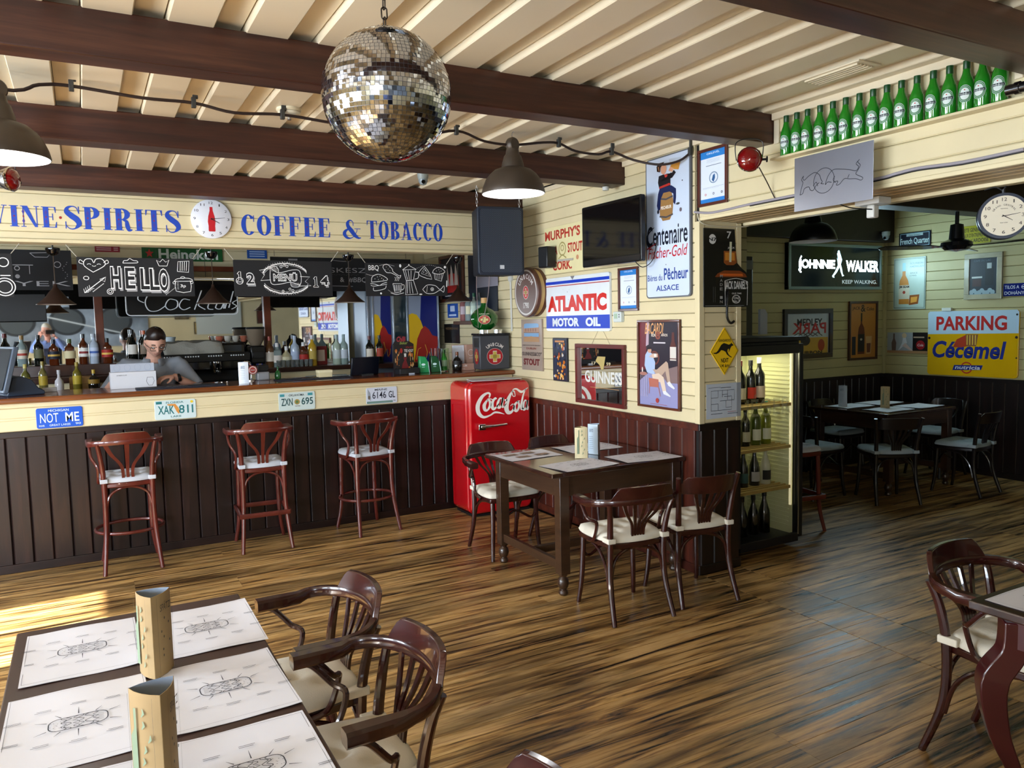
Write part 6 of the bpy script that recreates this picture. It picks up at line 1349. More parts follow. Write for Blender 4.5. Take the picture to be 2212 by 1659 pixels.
bottle('spirit', 2.56, 7.62, 1.246, DK, '#5A1A1A', '#D8CFC0', 'dark bottle with white label in front of the bull cooler', GB, 1.0); bottle('wine', 2.66, 7.60, 1.246, DK, '#1A1A1A', '#A9402A', 'dark wine bottle with red label in front of the bull cooler', GB, .95)
b = MB(); b.box(2.48, 3.2, 7.50, 7.70, 1.20, 1.245); o = b.build('shelf_board', DARKW, bb, smooth=0, bevel=.004)
# ---------------------------------------------------------------- people
SKIN = mat('#C99A86', .55, var=.05); SKIN2 = mat('#C08A78', .55, var=.05)
def skin_chain(bm_parts, name, joints, edges, radii, root, sub=2):
    me = bpy.data.meshes.new(name); me.from_pydata(joints, edges, []); o = bpy.data.objects.new(name, me); COL.objects.link(o)
    md = o.modifiers.new('skin', 'SKIN'); md.use_smooth_shade = True
    for i, v in enumerate(me.skin_vertices[0].data):
        r = radii[i]; v.radius = (r, r) if not isinstance(r, tuple) else r; v.use_root = (i == root)
    s = o.modifiers.new('sub', 'SUBSURF'); s.levels = sub; s.render_levels = sub
    dg = bpy.context.evaluated_depsgraph_get(); m2 = bpy.data.meshes.new_from_object(o.evaluated_get(dg))
    vs = [tuple(v.co) for v in m2.vertices]; fs = [tuple(p.vertices) for p in m2.polygons]
    bpy.data.objects.remove(o); bpy.data.meshes.remove(me); bpy.data.meshes.remove(m2); return vs, fs
def remesh(b, name, m, parent, vox=.006, smooth=4):
    o = b.build('t', m, None); r = o.modifiers.new('r', 'REMESH'); r.mode = 'VOXEL'; r.voxel_size = vox; r.use_smooth_shade = True
    s = o.modifiers.new('s', 'SMOOTH'); s.iterations = smooth; s.factor = .5
    dg = bpy.context.evaluated_depsgraph_get(); me = bpy.data.meshes.new_from_object(o.evaluated_get(dg)); me.name = name
    bpy.data.objects.remove(o); q = bpy.data.objects.new(name, me); COL.objects.link(q); q.parent = parent
    me.materials.clear(); me.materials.append(m); me.polygons.foreach_set('use_smooth', [True]*len(me.polygons)); return q
def head_mb(b, H):
    """H: 4x4 from head space (x right of face, -y forward, z up, origin at head centre)"""
    n, m = 40, 30; i0 = len(b.v); vs = []
    for j in range(m+1):
        th = math.pi*j/m
        for i in range(n):
            ph = 2*math.pi*i/n; x = math.sin(th)*math.cos(ph); y = math.sin(th)*math.sin(ph); z = math.cos(th)
            X = x*.078*(1-.22*max(0, -z)**1.5); Y = y*.094; Zz = z*.115
            if z < 0 and y < 0: X *= (1-.18*(-z)); Y *= (1-.02*(-z))
            if y > 0 and z < -.2: Y *= (1-.35*(-z-.2))
            f = max(0, -y)
            if f > .3:
                Y -= .022*math.exp(-(x/.16)**2)*math.exp(-((z+.18)/.16)**2)*1.0          # nose
                Y -= .012*math.exp(-(x/.12)**2)*math.exp(-((z+.02)/.2)**2)
                for s in (-1, 1): Y += .009*math.exp(-((x-s*.40)/.17)**2)*math.exp(-((z-.03)/.12)**2)   # eye sockets
                Y -= .006*math.exp(-(x/.5)**2)*math.exp(-((z-.22)/.09)**2)               # brow
                Y -= .006*math.exp(-(x/.28)**2)*math.exp(-((z+.48)/.05)**2)              # lips
                Y += .004*math.exp(-(x/.28)**2)*math.exp(-((z+.545)/.025)**2)
                Y -= .006*math.exp(-(x/.2)**2)*math.exp(-((z+.62)/.05)**2)
                Y -= .010*math.exp(-(x/.3)**2)*math.exp(-((z+.86)/.14)**2)               # chin
            vs.append((X, Y, Zz))
    fs = [(j*n+i, (j+1)*n+i, (j+1)*n+(i+1) % n, j*n+(i+1) % n) for j in range(m) for i in range(n)]
    b.add(vs, fs)
    for s in (-1, 1): b.lathe([(0, -.006), (.014, -.006), (.019, 0), (.016, .006), (.0, .003)], 12); k = 12*5; M_ = Matrix.Translation((s*.076, .008, -.005)) @ Matrix.Rotation(R(90), 4, 'Y') @ Matrix.Diagonal((1.65, 1, 1, 1)); b.xf(M_, len(b.v)-k)
    b.xf(H, i0)
def hand(b, wrist, fdir, ndir, s=1.0, curl=.5, side=1):
    """palm + 5 fingers; fdir finger direction, ndir palm normal (fingers curl to it)"""
    f = Vector(fdir).normalized(); n = Vector(ndir); n = (n-f*n.dot(f)).normalized(); r = f.cross(n)*side; w0 = Vector(wrist)
    P = lambda a, c, d: w0+f*a*s+r*c*s+n*d*s
    b.tube([P(-.02, 0, 0), P(.02, 0, 0), P(.05, 0, 0), P(.085, 0, 0), P(.095, 0, 0)], [.024*s, .032*s, .040*s, .040*s, .02*s], 12, sy=.42 if True else 1)
    for k, (c, L) in enumerate(((-.030, .070), (-.010, .080), (.011, .075), (.030, .058))):
        q = [P(.07, c*.9, 0)]; a = .1; cur = P(.088, c, 0); q.append(cur); 
        for j, l in enumerate((.45, .32, .23)):
            a += curl*(1.0 if j else .7); cur = cur+(f*math.cos(a)+n*math.sin(a))*L*l*s; q.append(cur)
        b.tube(q, [.0095*s, .0095*s, .009*s, .0085*s, .007*s], 8)
    q = [P(.02, -.030, .002), P(.045, -.046, .012), P(.065, -.052, .028), P(.085, -.046, .040)]; b.tube(q, [.014*s, .012*s, .010*s, .0085*s], 8)
def arm(b, sh, el, wr, k=1.0):
    sh, el, wr = Vector(sh), Vector(el), Vector(wr)
    b.tube([sh, (sh+el)/2, el, el+(wr-el)*.25, el+(wr-el)*.7, wr], [.050*k, .046*k, .038*k, .041*k, .030*k, .024*k], 14)
def person(nm, label, loc, rz, J, shirt, hairc, trous, gl=None, short=True, hairlong=False, skin=SKIN, armk=1.0):
    t = empty(nm, loc, rz); tag(t, label, 'person')
    hc = Vector(J['head']); H = Matrix.Translation(hc) @ Matrix.Rotation(R(J.get('turn', 0)), 4, 'Z') @ Matrix.Rotation(R(J.get('nod', 0)), 4, 'X')
    hip = Vector(J['hip']); ch = Vector(J['chest']); nk = Vector(J['neck'])
    b = MB()
    b.tube([hip+Vector((0, 0, -.10)), hip, (hip+ch)/2, ch, ch+(nk-ch)*.55, nk], [.13, .15, .135, .155, .13, .05], 20, sy=.70)
    b.tube([nk-Vector((0, 0, .05)), nk, hc+H.to_3x3() @ Vector((0, .02, -.06))], [.062, .054, .052], 14)
    for s in (-1, 1):
        arm(b, J['sh'][s], J['el'][s], J['wr'][s], armk)
        b.tube([ch+Vector((0, 0, .06)), Vector(J['sh'][s])], [.09, .058], 12)
        hp = hip+Vector((s*.085, 0, -.05)); b.tube([hp, Vector((hp.x, hp.y+.0, .50)), Vector((hp.x, hp.y+.02, .28)), Vector((hp.x, hp.y+.03, .07))], [.085, .058, .055, .038], 14)
        b.tube([Vector((hp.x, hp.y+.05, .05)), Vector((hp.x, hp.y-.06, .04)), Vector((hp.x, hp.y-.17, .03))], [.045, .042, .03], 10)
        wr = Vector(J['wr'][s]); fd = Vector(J['fd'][s]); hand(b, wr, fd, J['nd'][s], .95, J.get('curl', .5), -s)
    head_mb(b, H); body = remesh(b, 'body', skin, t, .0055, 3)
    # shirt
    b = MB()
    b.tube([hip+Vector((0, 0, -.12)), hip, (hip+ch)/2, ch, ch+(nk-ch)*.55, ch+(nk-ch)*.86], [.158, .172, .158, .176, .150, .075], 22, sy=.72)
    for s in (-1, 1):
        sh, el, wr = Vector(J['sh'][s]), Vector(J['el'][s]), Vector(J['wr'][s]); b.tube([ch+Vector((0, 0, .055)), sh, sh+(el-sh)*.5], [.105, .074, .066], 16)
        if short: b.tube([sh, sh+(el-sh)*.45, sh+(el-sh)*.85], [.070, .064, .064], 16)
        else: b.tube([sh, (sh+el)/2, el, el+(wr-el)*.5, el+(wr-el)*.92], [.07, .060, .052, .046, .036], 16)
    remesh(b, 'shirt', shirt, t, .010, 4)
    b = MB(); cb = ch+(nk-ch)*.80; n = 26; vs = []
    for i in range(n):
        a = R(-90+22+(360-44)*i/(n-1)); k = 1.0
        vs += [tuple(cb+Vector((.066*math.cos(a), .058*math.sin(a), .030+.012*math.sin(a)))), tuple(cb+Vector((.088*math.cos(a), .080*math.sin(a)-(.014 if math.sin(a) < -.6 else 0), -.014+.006*math.sin(a)-(.018 if math.sin(a) < -.6 else 0))))]
    b.add(vs, [(2*i, 2*i+2, 2*i+3, 2*i+1) for i in range(n-1)]); o = b.build('collar', shirt, t); o.modifiers.new('s', 'SOLIDIFY').thickness = .005
    if J.get('buttons'): 
        b = MB(); [b.lathe([(0, 0), (.006, 0), (.006, .003), (0, .003)], 8, (0, 0, 0)) for _ in range(1)]
    b = MB(); b.tube([hip+Vector((0, 0, .03)), hip+Vector((0, 0, -.08))], [.165, .168], 18, sy=.74)
    for s in (-1, 1): hp = hip+Vector((s*.085, 0, -.05)); b.tube([hp, Vector((hp.x, hp.y, .50)), Vector((hp.x, hp.y+.02, .1))], [.10, .075, .062], 14)
    remesh(b, 'trousers', trous, t, .012, 3)
    # hair: cap over the skull
    b = MB(); n, m = 40, 18; vs = []; random.seed(2)
    for j in range(m+1):
        for i in range(n):
            ph = 2*math.pi*i/n; fr = -math.sin(ph)                    # 1 at the face side
            lim = R(52 if fr > .75 else (62+ (0.75-fr)*44 if fr > -.2 else 104+ (14 if hairlong else 0))) if True else 0
            lim = R(56+ (1-max(0, fr)**.5)*30-6*math.exp(-((math.cos(ph)-.4)/.2)**2)) if fr > 0 else R(84+(-fr)*34+(10 if hairlong else 0))
            th = lim*j/m; x = math.sin(th)*math.cos(ph); y = math.sin(th)*math.sin(ph); z = math.cos(th); th_ = .015
            e = (1-.92*(j/m)**5); wv = .0022*math.sin(ph*19+j*1.1)*e
            X = x*(.074+th_*e+wv); Y = y*(.094+th_*e+wv)-.002; Zz = z*(.115+.022*e+wv)+.014*math.exp(-((x+.15)/.5)**2)*math.exp(-((y+.55)/.4)**2)*e
            vs.append(tuple(H @ Vector((X, Y, Zz))))
    b.add(vs, [(j*n+i, (j+1)*n+i, (j+1)*n+(i+1) % n, j*n+(i+1) % n) for j in range(m) for i in range(n)]); b.build('hair', hairc, t, smooth=80)
    # eyes, brows, lips
    b = MB()
    for s in (-1, 1):
        i0 = len(b.v); b.lathe([(0, -.010), (.008, -.007), (.011, 0), (.008, .007), (0, .010)], 10, (s*.030, -.0775, .002), 0)
        b.strip([(s*.016, -.0895, .028), (s*.030, -.0915, .032), (s*.046, -.083, .028)], .004, .007, 1)
        if J.get('lids'): b.strip([(s*.018, -.0885, .0), (s*.030, -.0905, -.003), (s*.044, -.083, .0)], .003, .006, 1)
    b.strip([(-.021, -.084, -.054), (-.008, -.0935, -.053), (.008, -.0935, -.053), (.021, -.084, -.054)], .003, .005, 2); b.xf(H); b.build('face_detail', [mat('#D8D4D0', .3), hairc if not hairlong else mat('#8A8278', .7), mat('#AE7468', .5)], t)
    if gl:
        b = MB()
        for s in (-1, 1):
            P = [(s*.031+x, -.098, .000+z) for x, z in rrect(.050, .034, .012, 4)]; b.tube(P+[P[0]], .0022, 6, cap=False); b.tube([(s*.056, -.097, .008), (s*.078, -.05, .008), (s*.080, .01, .004)], .0020, 6)
        b.tube([(-.007, -.099, .004), (0, -.101, .006), (.007, -.099, .004)], .0022, 6); b.xf(H); b.build('glasses', BLACK, t)
    return t
J = dict(head=(.02, -.16, 1.575), turn=8, nod=30, hip=(0, .05, .95), chest=(0, -.01, 1.27), neck=(.01, -.08, 1.46),
         sh={-1: (-.20, -.03, 1.385), 1: (.20, -.02, 1.385)}, el={-1: (-.37, -.10, 1.15), 1: (.34, -.17, 1.17)}, wr={-1: (-.31, -.32, 1.275), 1: (.13, -.33, 1.31)},
         fd={-1: (.55, -.3, .05), 1: (-.8, -.25, -.10)}, nd={-1: (.2, .0, -1), 1: (-.2, .1, -1)}, curl=.42, lids=1)
bm_ = person('person', 'barman in a grey short-sleeved shirt and glasses looking down at a carton', (.485, 6.98, -.035), 0, J, mat('#8B939E', .85, var=.07, vs=14, bump=.25, bs=26), mat('#20140F', .38), mat('#1A1C22', .8), gl=1)
MB().lathe([(.031, -.012), (.033, -.01), (.033, .01), (.031, .012)], 18).build('wrist_watch', BLACK, bm_, loc=(.165, -.315, 1.292), rot=(0, R(78), R(14)))
# photographer, seen only in the mirror (stands behind the camera)
J2 = dict(head=(.06, -.02, 1.66), turn=26, nod=2, hip=(.02, .12, .95), chest=(.02, .08, 1.28), neck=(.04, .04, 1.50),
          sh={-1: (-.17, .06, 1.42), 1: (.22, .09, 1.42)}, el={-1: (-.24, -.16, 1.28), 1: (.30, -.12, 1.30)}, wr={-1: (-.085, -.27, 1.54), 1: (.165, -.26, 1.56)},
          fd={-1: (.35, -.1, .5), 1: (-.2, -.1, .6)}, nd={-1: (.9, .1, 0), 1: (-.9, .1, 0)}, curl=.45)
ph = person('person', 'white-haired photographer in a blue shirt and dark vest reflected in the bar mirror', (-.03, -.40, 0), R(182), J2, mat('#6A80B4', .85, var=.08, vs=14), mat('#B9B6AC', .8, bump=.5, bs=150), mat('#23283A', .8), short=False, hairlong=True, skin=SKIN2)
b = MB(); b.tube([Vector((.02, .12, .92)), Vector((.02, .10, 1.1)), Vector((.02, .08, 1.3)), Vector((.03, .07, 1.42))], [.185, .182, .192, .13], 22, sy=.74); b.build('vest', mat('#181C30', .85), ph)
b = MB(); b.prism(rrect(.155, .078, .01), -.004, .004); b.build('phone', BLACK, None, loc=(-.04, -.06, 1.635), rot=(0, 0, R(-20))); tag(bpy.data.objects['phone'], 'black phone held up by the photographer in the mirror', 'phone')
# ---------------------------------------------------------------- lamps
BROWNL = mat('#4A4036', .42, metal=.3, var=.1); ENAM = mat('#DCE4F0', .3)
def big_lamp(x, y, ztop, label, on=0, sc_=1.0, col=BROWNL):
    t = empty('factory_lamp', (x, y, ztop)); tag(t, label, 'lamp', 'factory pendant lamps')
    b = MB(); k = sc_
    pr = [(.183, -.315), (.185, -.309), (.177, -.275), (.160, -.235), (.138, -.205), (.108, -.180), (.075, -.168), (.066, -.165), (.062, -.14), (.050, -.10), (.040, -.088), (.036, -.06), (0, -.06)]
    b.lathe([(r*k, z*k) for r, z in pr], 40, caps=False); b.build('shade', col, t)
    b = MB(); b.lathe([(r*k*.985, (z-.002)*k) for r, z in [(.183, -.3125), (.174, -.273), (.157, -.234), (.135, -.206), (.105, -.184), (0, -.175)]], 40, caps=False); b.build('shade_lining', ENAM, t)
    b = MB(); b.lathe([(0, -.022), (.036, -.022), (.042, -.012), (.042, .012), (.036, .022), (0, .022)], 24); b.build('junction_cap', col, t, loc=(0, 0, -.035*k), rot=(R(90), 0, R(20)))
    b = MB(); b.tube(smoothpath([(0, 0, .0), (0, 0, .03), (.012, 0, .045), (.004, 0, .06)]), .003, 6); b.build('hook', STEEL, t)
    b = MB(); b.lathe([(0, -.275), (.028, -.265), (.034, -.24), (.024, -.21), (.014, -.19), (0, -.18)], 16); b.build('bulb', mat('#FFF6E8', .3, emit=on) if on else mat('#E6E6E2', .2), t)
    if on:
        l = lamp('lamp_light', 'POINT', (x, y, ztop-.285), (0, 0, 0), 5 if on < 8 else 12, (1, .95, .88), shadow_soft_size=.03); 
    return t
big_lamp(2.235, 3.97, 2.70, 'brown enamelled factory lamp hanging by the loudspeaker', 6)
big_lamp(-.255, 3.9, 2.69, 'brown enamelled factory lamp at the left edge of the picture, lit', 9)
def bar_lamp(x, y, label):
    t = empty('bar_pendant', (x, y, 2.254)); tag(t, label, 'lamp', 'small brown pendants over the bar')
    MB().lathe([(0, 0), (.048, 0), (.048, -.012), (.038, -.04), (.015, -.055), (0, -.056)], 24).build('ceiling_cup', mat('#0C0C10', .12, coat=.6), t)
    MB().tube([(0, 0, -.05), (0, 0, -.29)], .0035, 6).build('cord', mat('#5A524A', .5), t); MB().tube([(0, 0, 0), (0, 0, .27)], .006, 6).build('rod', DMETAL, t)
    b = MB(); b.lathe([(.130, -.412), (.131, -.408), (.10, -.385), (.068, -.355), (.044, -.32), (.026, -.30), (.015, -.285), (.011, -.26), (0, -.26)], 32, caps=False); b.build('shade', mat('#3E2C24', .45, metal=.3, var=.15), t)
    b = MB(); b.lathe([(.127, -.411), (.097, -.387), (.064, -.357), (.04, -.323), (0, -.31)], 32, caps=False); b.build('shade_lining', mat('#B9B4AA', .4), t)
    b = MB(); b.lathe([(0, -.40), (.018, -.392), (.022, -.375), (.012, -.34), (0, -.33)], 14); b.build('bulb', mat('#F4EEDC', .3, emit=.5), t)
for x, lb in ((-.155, 'small brown pendant over the bar left of the HELLO board'), (.935, 'small brown pendant between the HELLO and MENU boards'), (2.055, 'small brown pendant between the MENU and BBQ boards'), (3.10, 'small brown pendant at the right end beside the bowling poster')): bar_lamp(x, 6.6, lb)
# cable across the ceiling through the lamps
wc = empty('ceiling_cable', (0, 0, 0)); tag(wc, 'dark sagging cable running under the ceiling between the factory lamps', 'cable')
pts = [(-.9, 3.85, 2.70), (-.255, 3.9, 2.655), (-.10, 3.93, 2.70), (.02, 3.95, 2.715), (.30, 3.96, 2.70), (.52, 3.97, 2.705), (.70, 3.97, 2.68), (.93, 3.97, 2.695), (1.2, 3.97, 2.68), (1.62, 3.97, 2.66), (1.88, 3.97, 2.71), (2.05, 3.97, 2.67), (2.235, 3.97, 2.665), (2.45, 3.98, 2.70), (2.56, 3.98, 2.705), (2.68, 3.98, 2.67), (2.85, 3.98, 2.665), (2.95, 3.98, 2.69), (3.08, 3.93, 2.64), (3.20, 3.82, 2.60), (3.30, 3.75, 2.62), (3.352, 3.70, 2.67)]
MB().tube(smoothpath(pts, 5), .0075, 8).build('cable', mat('#2A1C1A', .5), wc)
b = MB()
for x, y, z in ((.02, 3.95, 2.715), (.52, 3.97, 2.705), (.93, 3.97, 2.695), (1.88, 3.97, 2.71), (2.56, 3.98, 2.705), (2.95, 3.98, 2.69), (3.345, 3.705, 2.67)): b.box(x-.010, x+.010, y-.012, y+.012, z-.022, z+.025); b.box(x-.004, x+.02, y-.006, y+.006, z+.02, 2.742)
b.build('cable_clip', mat('#3A3A38', .5), wc, bevel=.002)
# loudspeaker
sp = empty('loudspeaker', (3.02, 5.62, 2.30), R(-7)); tag(sp, 'black loudspeaker with a metal grille hanging on chains', 'loudspeaker')
b = MB(); b.prismz([(-.195, -.02), (.195, -.02), (.14, .26), (-.14, .26)], -.27, .27); b.build('cabinet', mat('#1A1E28', .55, bump=.3, bs=200), sp, bevel=.012)
b = MB(); b.prism(rrect(.40, .55, .03), -.05, -.015); b.build('front_frame', mat('#232A38', .5), sp, bevel=.006)
G_ = mat('#3A4252', .45, metal=.3); nt = G_.node_tree; vt = nt.nodes.new('ShaderNodeTexVoronoi'); vt.inputs['Scale'].default_value = 95; vt.inputs['Randomness'].default_value = 0.0
tcn = nt.nodes.new('ShaderNodeTexCoord'); mp = nt.nodes.new('ShaderNodeMapping'); mp.inputs['Rotation'].default_value = (0, R(45), 0); nt.links.new(tcn.outputs['Object'], mp.inputs[0]); nt.links.new(mp.outputs[0], vt.inputs['Vector'])
rp = nt.nodes.new('ShaderNodeValToRGB'); rp.color_ramp.elements[0].position = .35; rp.color_ramp.elements[0].color = (.004, .005, .008, 1); rp.color_ramp.elements[1].position = .5; rp.color_ramp.elements[1].color = (.06, .075, .11, 1); nt.links.new(vt.outputs['Distance'], rp.inputs[0]); nt.links.new(rp.outputs[0], nt.nodes['Principled BSDF'].inputs['Base Color'])
b = MB(); b.prism(rrect(.36, .505, .02), -.056, -.05); b.build('grille', G_, sp, smooth=0)
MB().box(-.018, .018, -.060, -.056, -.225, -.195).build('badge', mat('#C9CCD0', .3), sp)
for s in (-1, 1):
    b = MB(); [link(b, (0, 0, .015+.026*k), k % 2, .007, .015, .0018) for k in range(7)]; b.build('chain', STEEL, sp, loc=(s*.185, .0, .27))
# hanging wires below speaker
o = MB().tube(smoothpath([(2.93, 5.80, 2.25), (2.92, 5.85, 2.0), (2.95, 5.9, 1.7), (3.0, 6.0, 1.6)]), .003, 5).tube(smoothpath([(3.02, 5.80, 2.1), (3.03, 5.85, 1.9), (3.01, 5.9, 1.7), (3.02, 6.0, 1.6)]), .003, 5).build('speaker_wire', mat('#8A7A7A', .5), None); tag(o, 'two thin wires hanging below the loudspeaker', 'wire', kind='stuff')
# small wall speaker + conduit + socket
o = MB().box(-.10, .0, -.055, .055, -.085, .085).build('wall_speaker', mat('#101114', .4), None, loc=(wx(5.4)-.03, 5.40, 2.16), rot=(0, 0, R(12)), bevel=.01); tag(o, 'small black wall speaker right of the big loudspeaker', 'loudspeaker'); MB().box(0, .03, -.02, .02, -.02, .02).build('bracket', DMETAL, o)
o = MB().tube([(wx(5.33)-.008, 5.33, 2.13), (wx(5.1)-.008, 5.10, 2.125)], .009, 8).build('cable_conduit', mat('#B9B6AC', .4), None); tag(o, 'short grey conduit right of the small wall speaker', 'conduit')
o = MB().tube([(wx(6.17)-.01, 6.17, 2.02), (wx(6.17)-.01, 6.165, 1.56)], .010, 8).build('white_conduit', mat('#C9C9C4', .4), None); tag(o, 'white conduit running down the wall left of the round light', 'conduit'); MB().lathe([(0, 0), (.035, 0), (.035, .02), (0, .02)], 20).build('junction_box', mat('#C9C9C4', .4), o, loc=(wx(6.17)-.0, 6.17, 2.04), rot=(0, R(-90), 0))
# cctv, smoke detector, sensor
def cctv(loc, lb, rz=0):
    t = empty('security_camera', loc, rz); tag(t, lb, 'security camera'); MB().lathe([(0, 0), (.042, 0), (.040, -.035), (.034, -.045), (0, -.045)], 24).build('base', mat('#8A928F', .4), t); MB().lathe([(.034, -.045), (.033, -.062), (.022, -.082), (0, -.09)], 24).build('dome', mat('#7A8488', .3), t)
    MB().lathe([(0, 0), (.014, 0), (.014, .010), (0, .011)], 16).build('lens', mat('#08080A', .05), t, loc=(-.01, -.026, -.066), rot=(R(115), 0, 0))
cctv((2.24, 5.32, 2.742), 'grey dome security camera under the ceiling by the last beam')
t = empty('smoke_detector', (.975, 4.02, 2.742)); tag(t, 'cream ceiling smoke detector near the disco ball', 'smoke detector'); MB().lathe([(0, 0), (.062, 0), (.062, -.012), (.055, -.018), (0, -.018)], 28).build('base', mat('#D8CDB0', .4), t); MB().lathe([(.056, -.02), (.052, -.032), (.03, -.042), (0, -.044)], 28).build('cover', mat('#DED6C0', .4), t); MB().lathe([(0, -.044), (.008, -.046), (.01, -.056), (0, -.058)], 10).build('indicator', STEEL, t)
o = MB().lathe([(0, -.012), (.022, -.012), (.024, 0), (.024, .012), (0, .014)], 16).build('motion_sensor', mat('#C9CCC9', .4), None, loc=(3.28, 4.50, 2.565)); tag(o, 'small white sensor under the end of the second beam', 'sensor')
# ceiling vent
cv = onz(1812, 158, 2.735)
t = empty('ceiling_vent', (cv.x, cv.y, 2.738)); tag(t, 'cream slatted vent set into the ceiling near the green bottles', 'vent')
b = MB(); b.box(-.075, .075, -.16, .16, -.006, .002); b.build('frame', CREAMC, t, bevel=.002)
for k in range(5): MB().box(-.06+.024*k, -.046+.024*k, -.14, .14, -.014, -.006).build('slat', CREAMC, t, bevel=.001)
# red signal lamps
def red_lamp(loc, rz, lb):
    t = empty('red_signal_lamp', loc, rz); tag(t, lb, 'lamp', 'red signal lamps')
    MB().lathe([(0, .075), (.028, .07), (.05, .045), (.062, .01), (.062, 0)], 28).build('housing', STEEL, t, rot=(R(-90), 0, 0)) ; MB().lathe([(.062, -.006), (.066, 0), (.062, .008), (.058, 0), (.062, -.006)], 28, caps=False).build('rim_ring', CHROME, t, rot=(R(-90), 0, 0))
    MB().lathe([(.059, 0), (.050, -.018), (.030, -.030), (0, -.034)], 28).build('red_lens', mat('#7A060C', .06, coat=1), t, rot=(R(-90), 0, 0))
    MB().tube(smoothpath([(-.066, .02, .0), (-.068, .02, .09), (0, .02, .11), (.068, .02, .09), (.066, .02, 0)]), .0028, 6).build('bracket', DMETAL, t); MB().lathe([(0, 0), (.006, 0), (.006, .02), (.016, .022), (.016, .028), (0, .028)], 12).build('wing_screw', BLACK, t, loc=(.066, .02, 0), rot=(0, R(90), 0))
p = onx(1630, 343, 3.15); red_lamp((3.135, p.y+.02, p.z), R(-38), 'round red signal lamp hanging under the beam by the green bottles')
p = ony(62, 352, 5.2); red_lamp((-.285, 5.0, 2.47), R(62), 'round red signal lamp below the lit factory lamp at the left edge')
# header cables
hc_ = empty('header_cable', (0, 0, 0)); tag(hc_, 'grey and black cables pinned along the beam above the opening', 'cable')
hp = [onx(x, y, XW-.008) for x, y in ((1500, 458), (1530, 460), (1560, 455), (1620, 441), (1680, 429), (1715, 422), (1890, 387), (1935, 375), (1985, 363), (2080, 350), (2212, 322))]
MB().tube(smoothpath([tuple(q) for q in hp], 4), .007, 8).build('cable', mat('#9A949C', .5), hc_); MB().tube(smoothpath([tuple(q+Vector((0, 0, -.010))) for q in hp[3:]], 4), .003, 6).build('cable', BLACK, hc_)
q1 = onx(1640, 362, 3.16); MB().tube(smoothpath([tuple(q1), tuple(onx(1655, 390, 3.30)), tuple(onx(1665, 410, 3.35)), tuple(onx(1674, 429, 3.36))]), .003, 6).build('lamp_cord', mat('#2A1C1C', .5), hc_)
MB().tube(smoothpath([tuple(onx(1507, 462, 3.355)), tuple(ony(1512, 478, 3.64)), tuple(ony(1535, 487, 3.635)), tuple(ony(1600, 490, 3.635)), tuple(ony(1622, 486, 3.635)), tuple(ony(1628, 478, 3.64))], 5), .004, 6).build('white_cord', mat('#C9C2A9', .5), hc_)
# socket, black pipe
so = empty('ceiling_socket', (3.60, 2.62, 2.24)); tag(so, 'white socket box with a plug under the opening soffit', 'socket'); MB().box(-.05, .05, -.07, .07, -.035, 0).build('socket_box', mat('#D8D8D4', .4), so, bevel=.004); MB().box(-.022, .022, -.022, .022, -.10, -.035).build('plug', mat('#D8D6CE', .4), so, bevel=.006)
MB().tube(smoothpath([(-.01, -.02, -.06), (-.12, .05, -.045), (-.22, .1, .0)]), .003, 6).build('cord', BLACK, so)
pp = onx(2175, 196, 3.25); o = MB().lathe([(0, 0), (.021, 0), (.021, .03), (.025, .032), (.025, .05), (.021, .052), (.021, .42), (0, .42)], 20).build('black_tube', mat('#0B0B0E', .15, coat=.5), None, loc=(3.25, pp.y, pp.z), rot=(R(90), 0, R(4))); tag(o, 'glossy black tube at the right edge beside the last green bottle', 'tube')
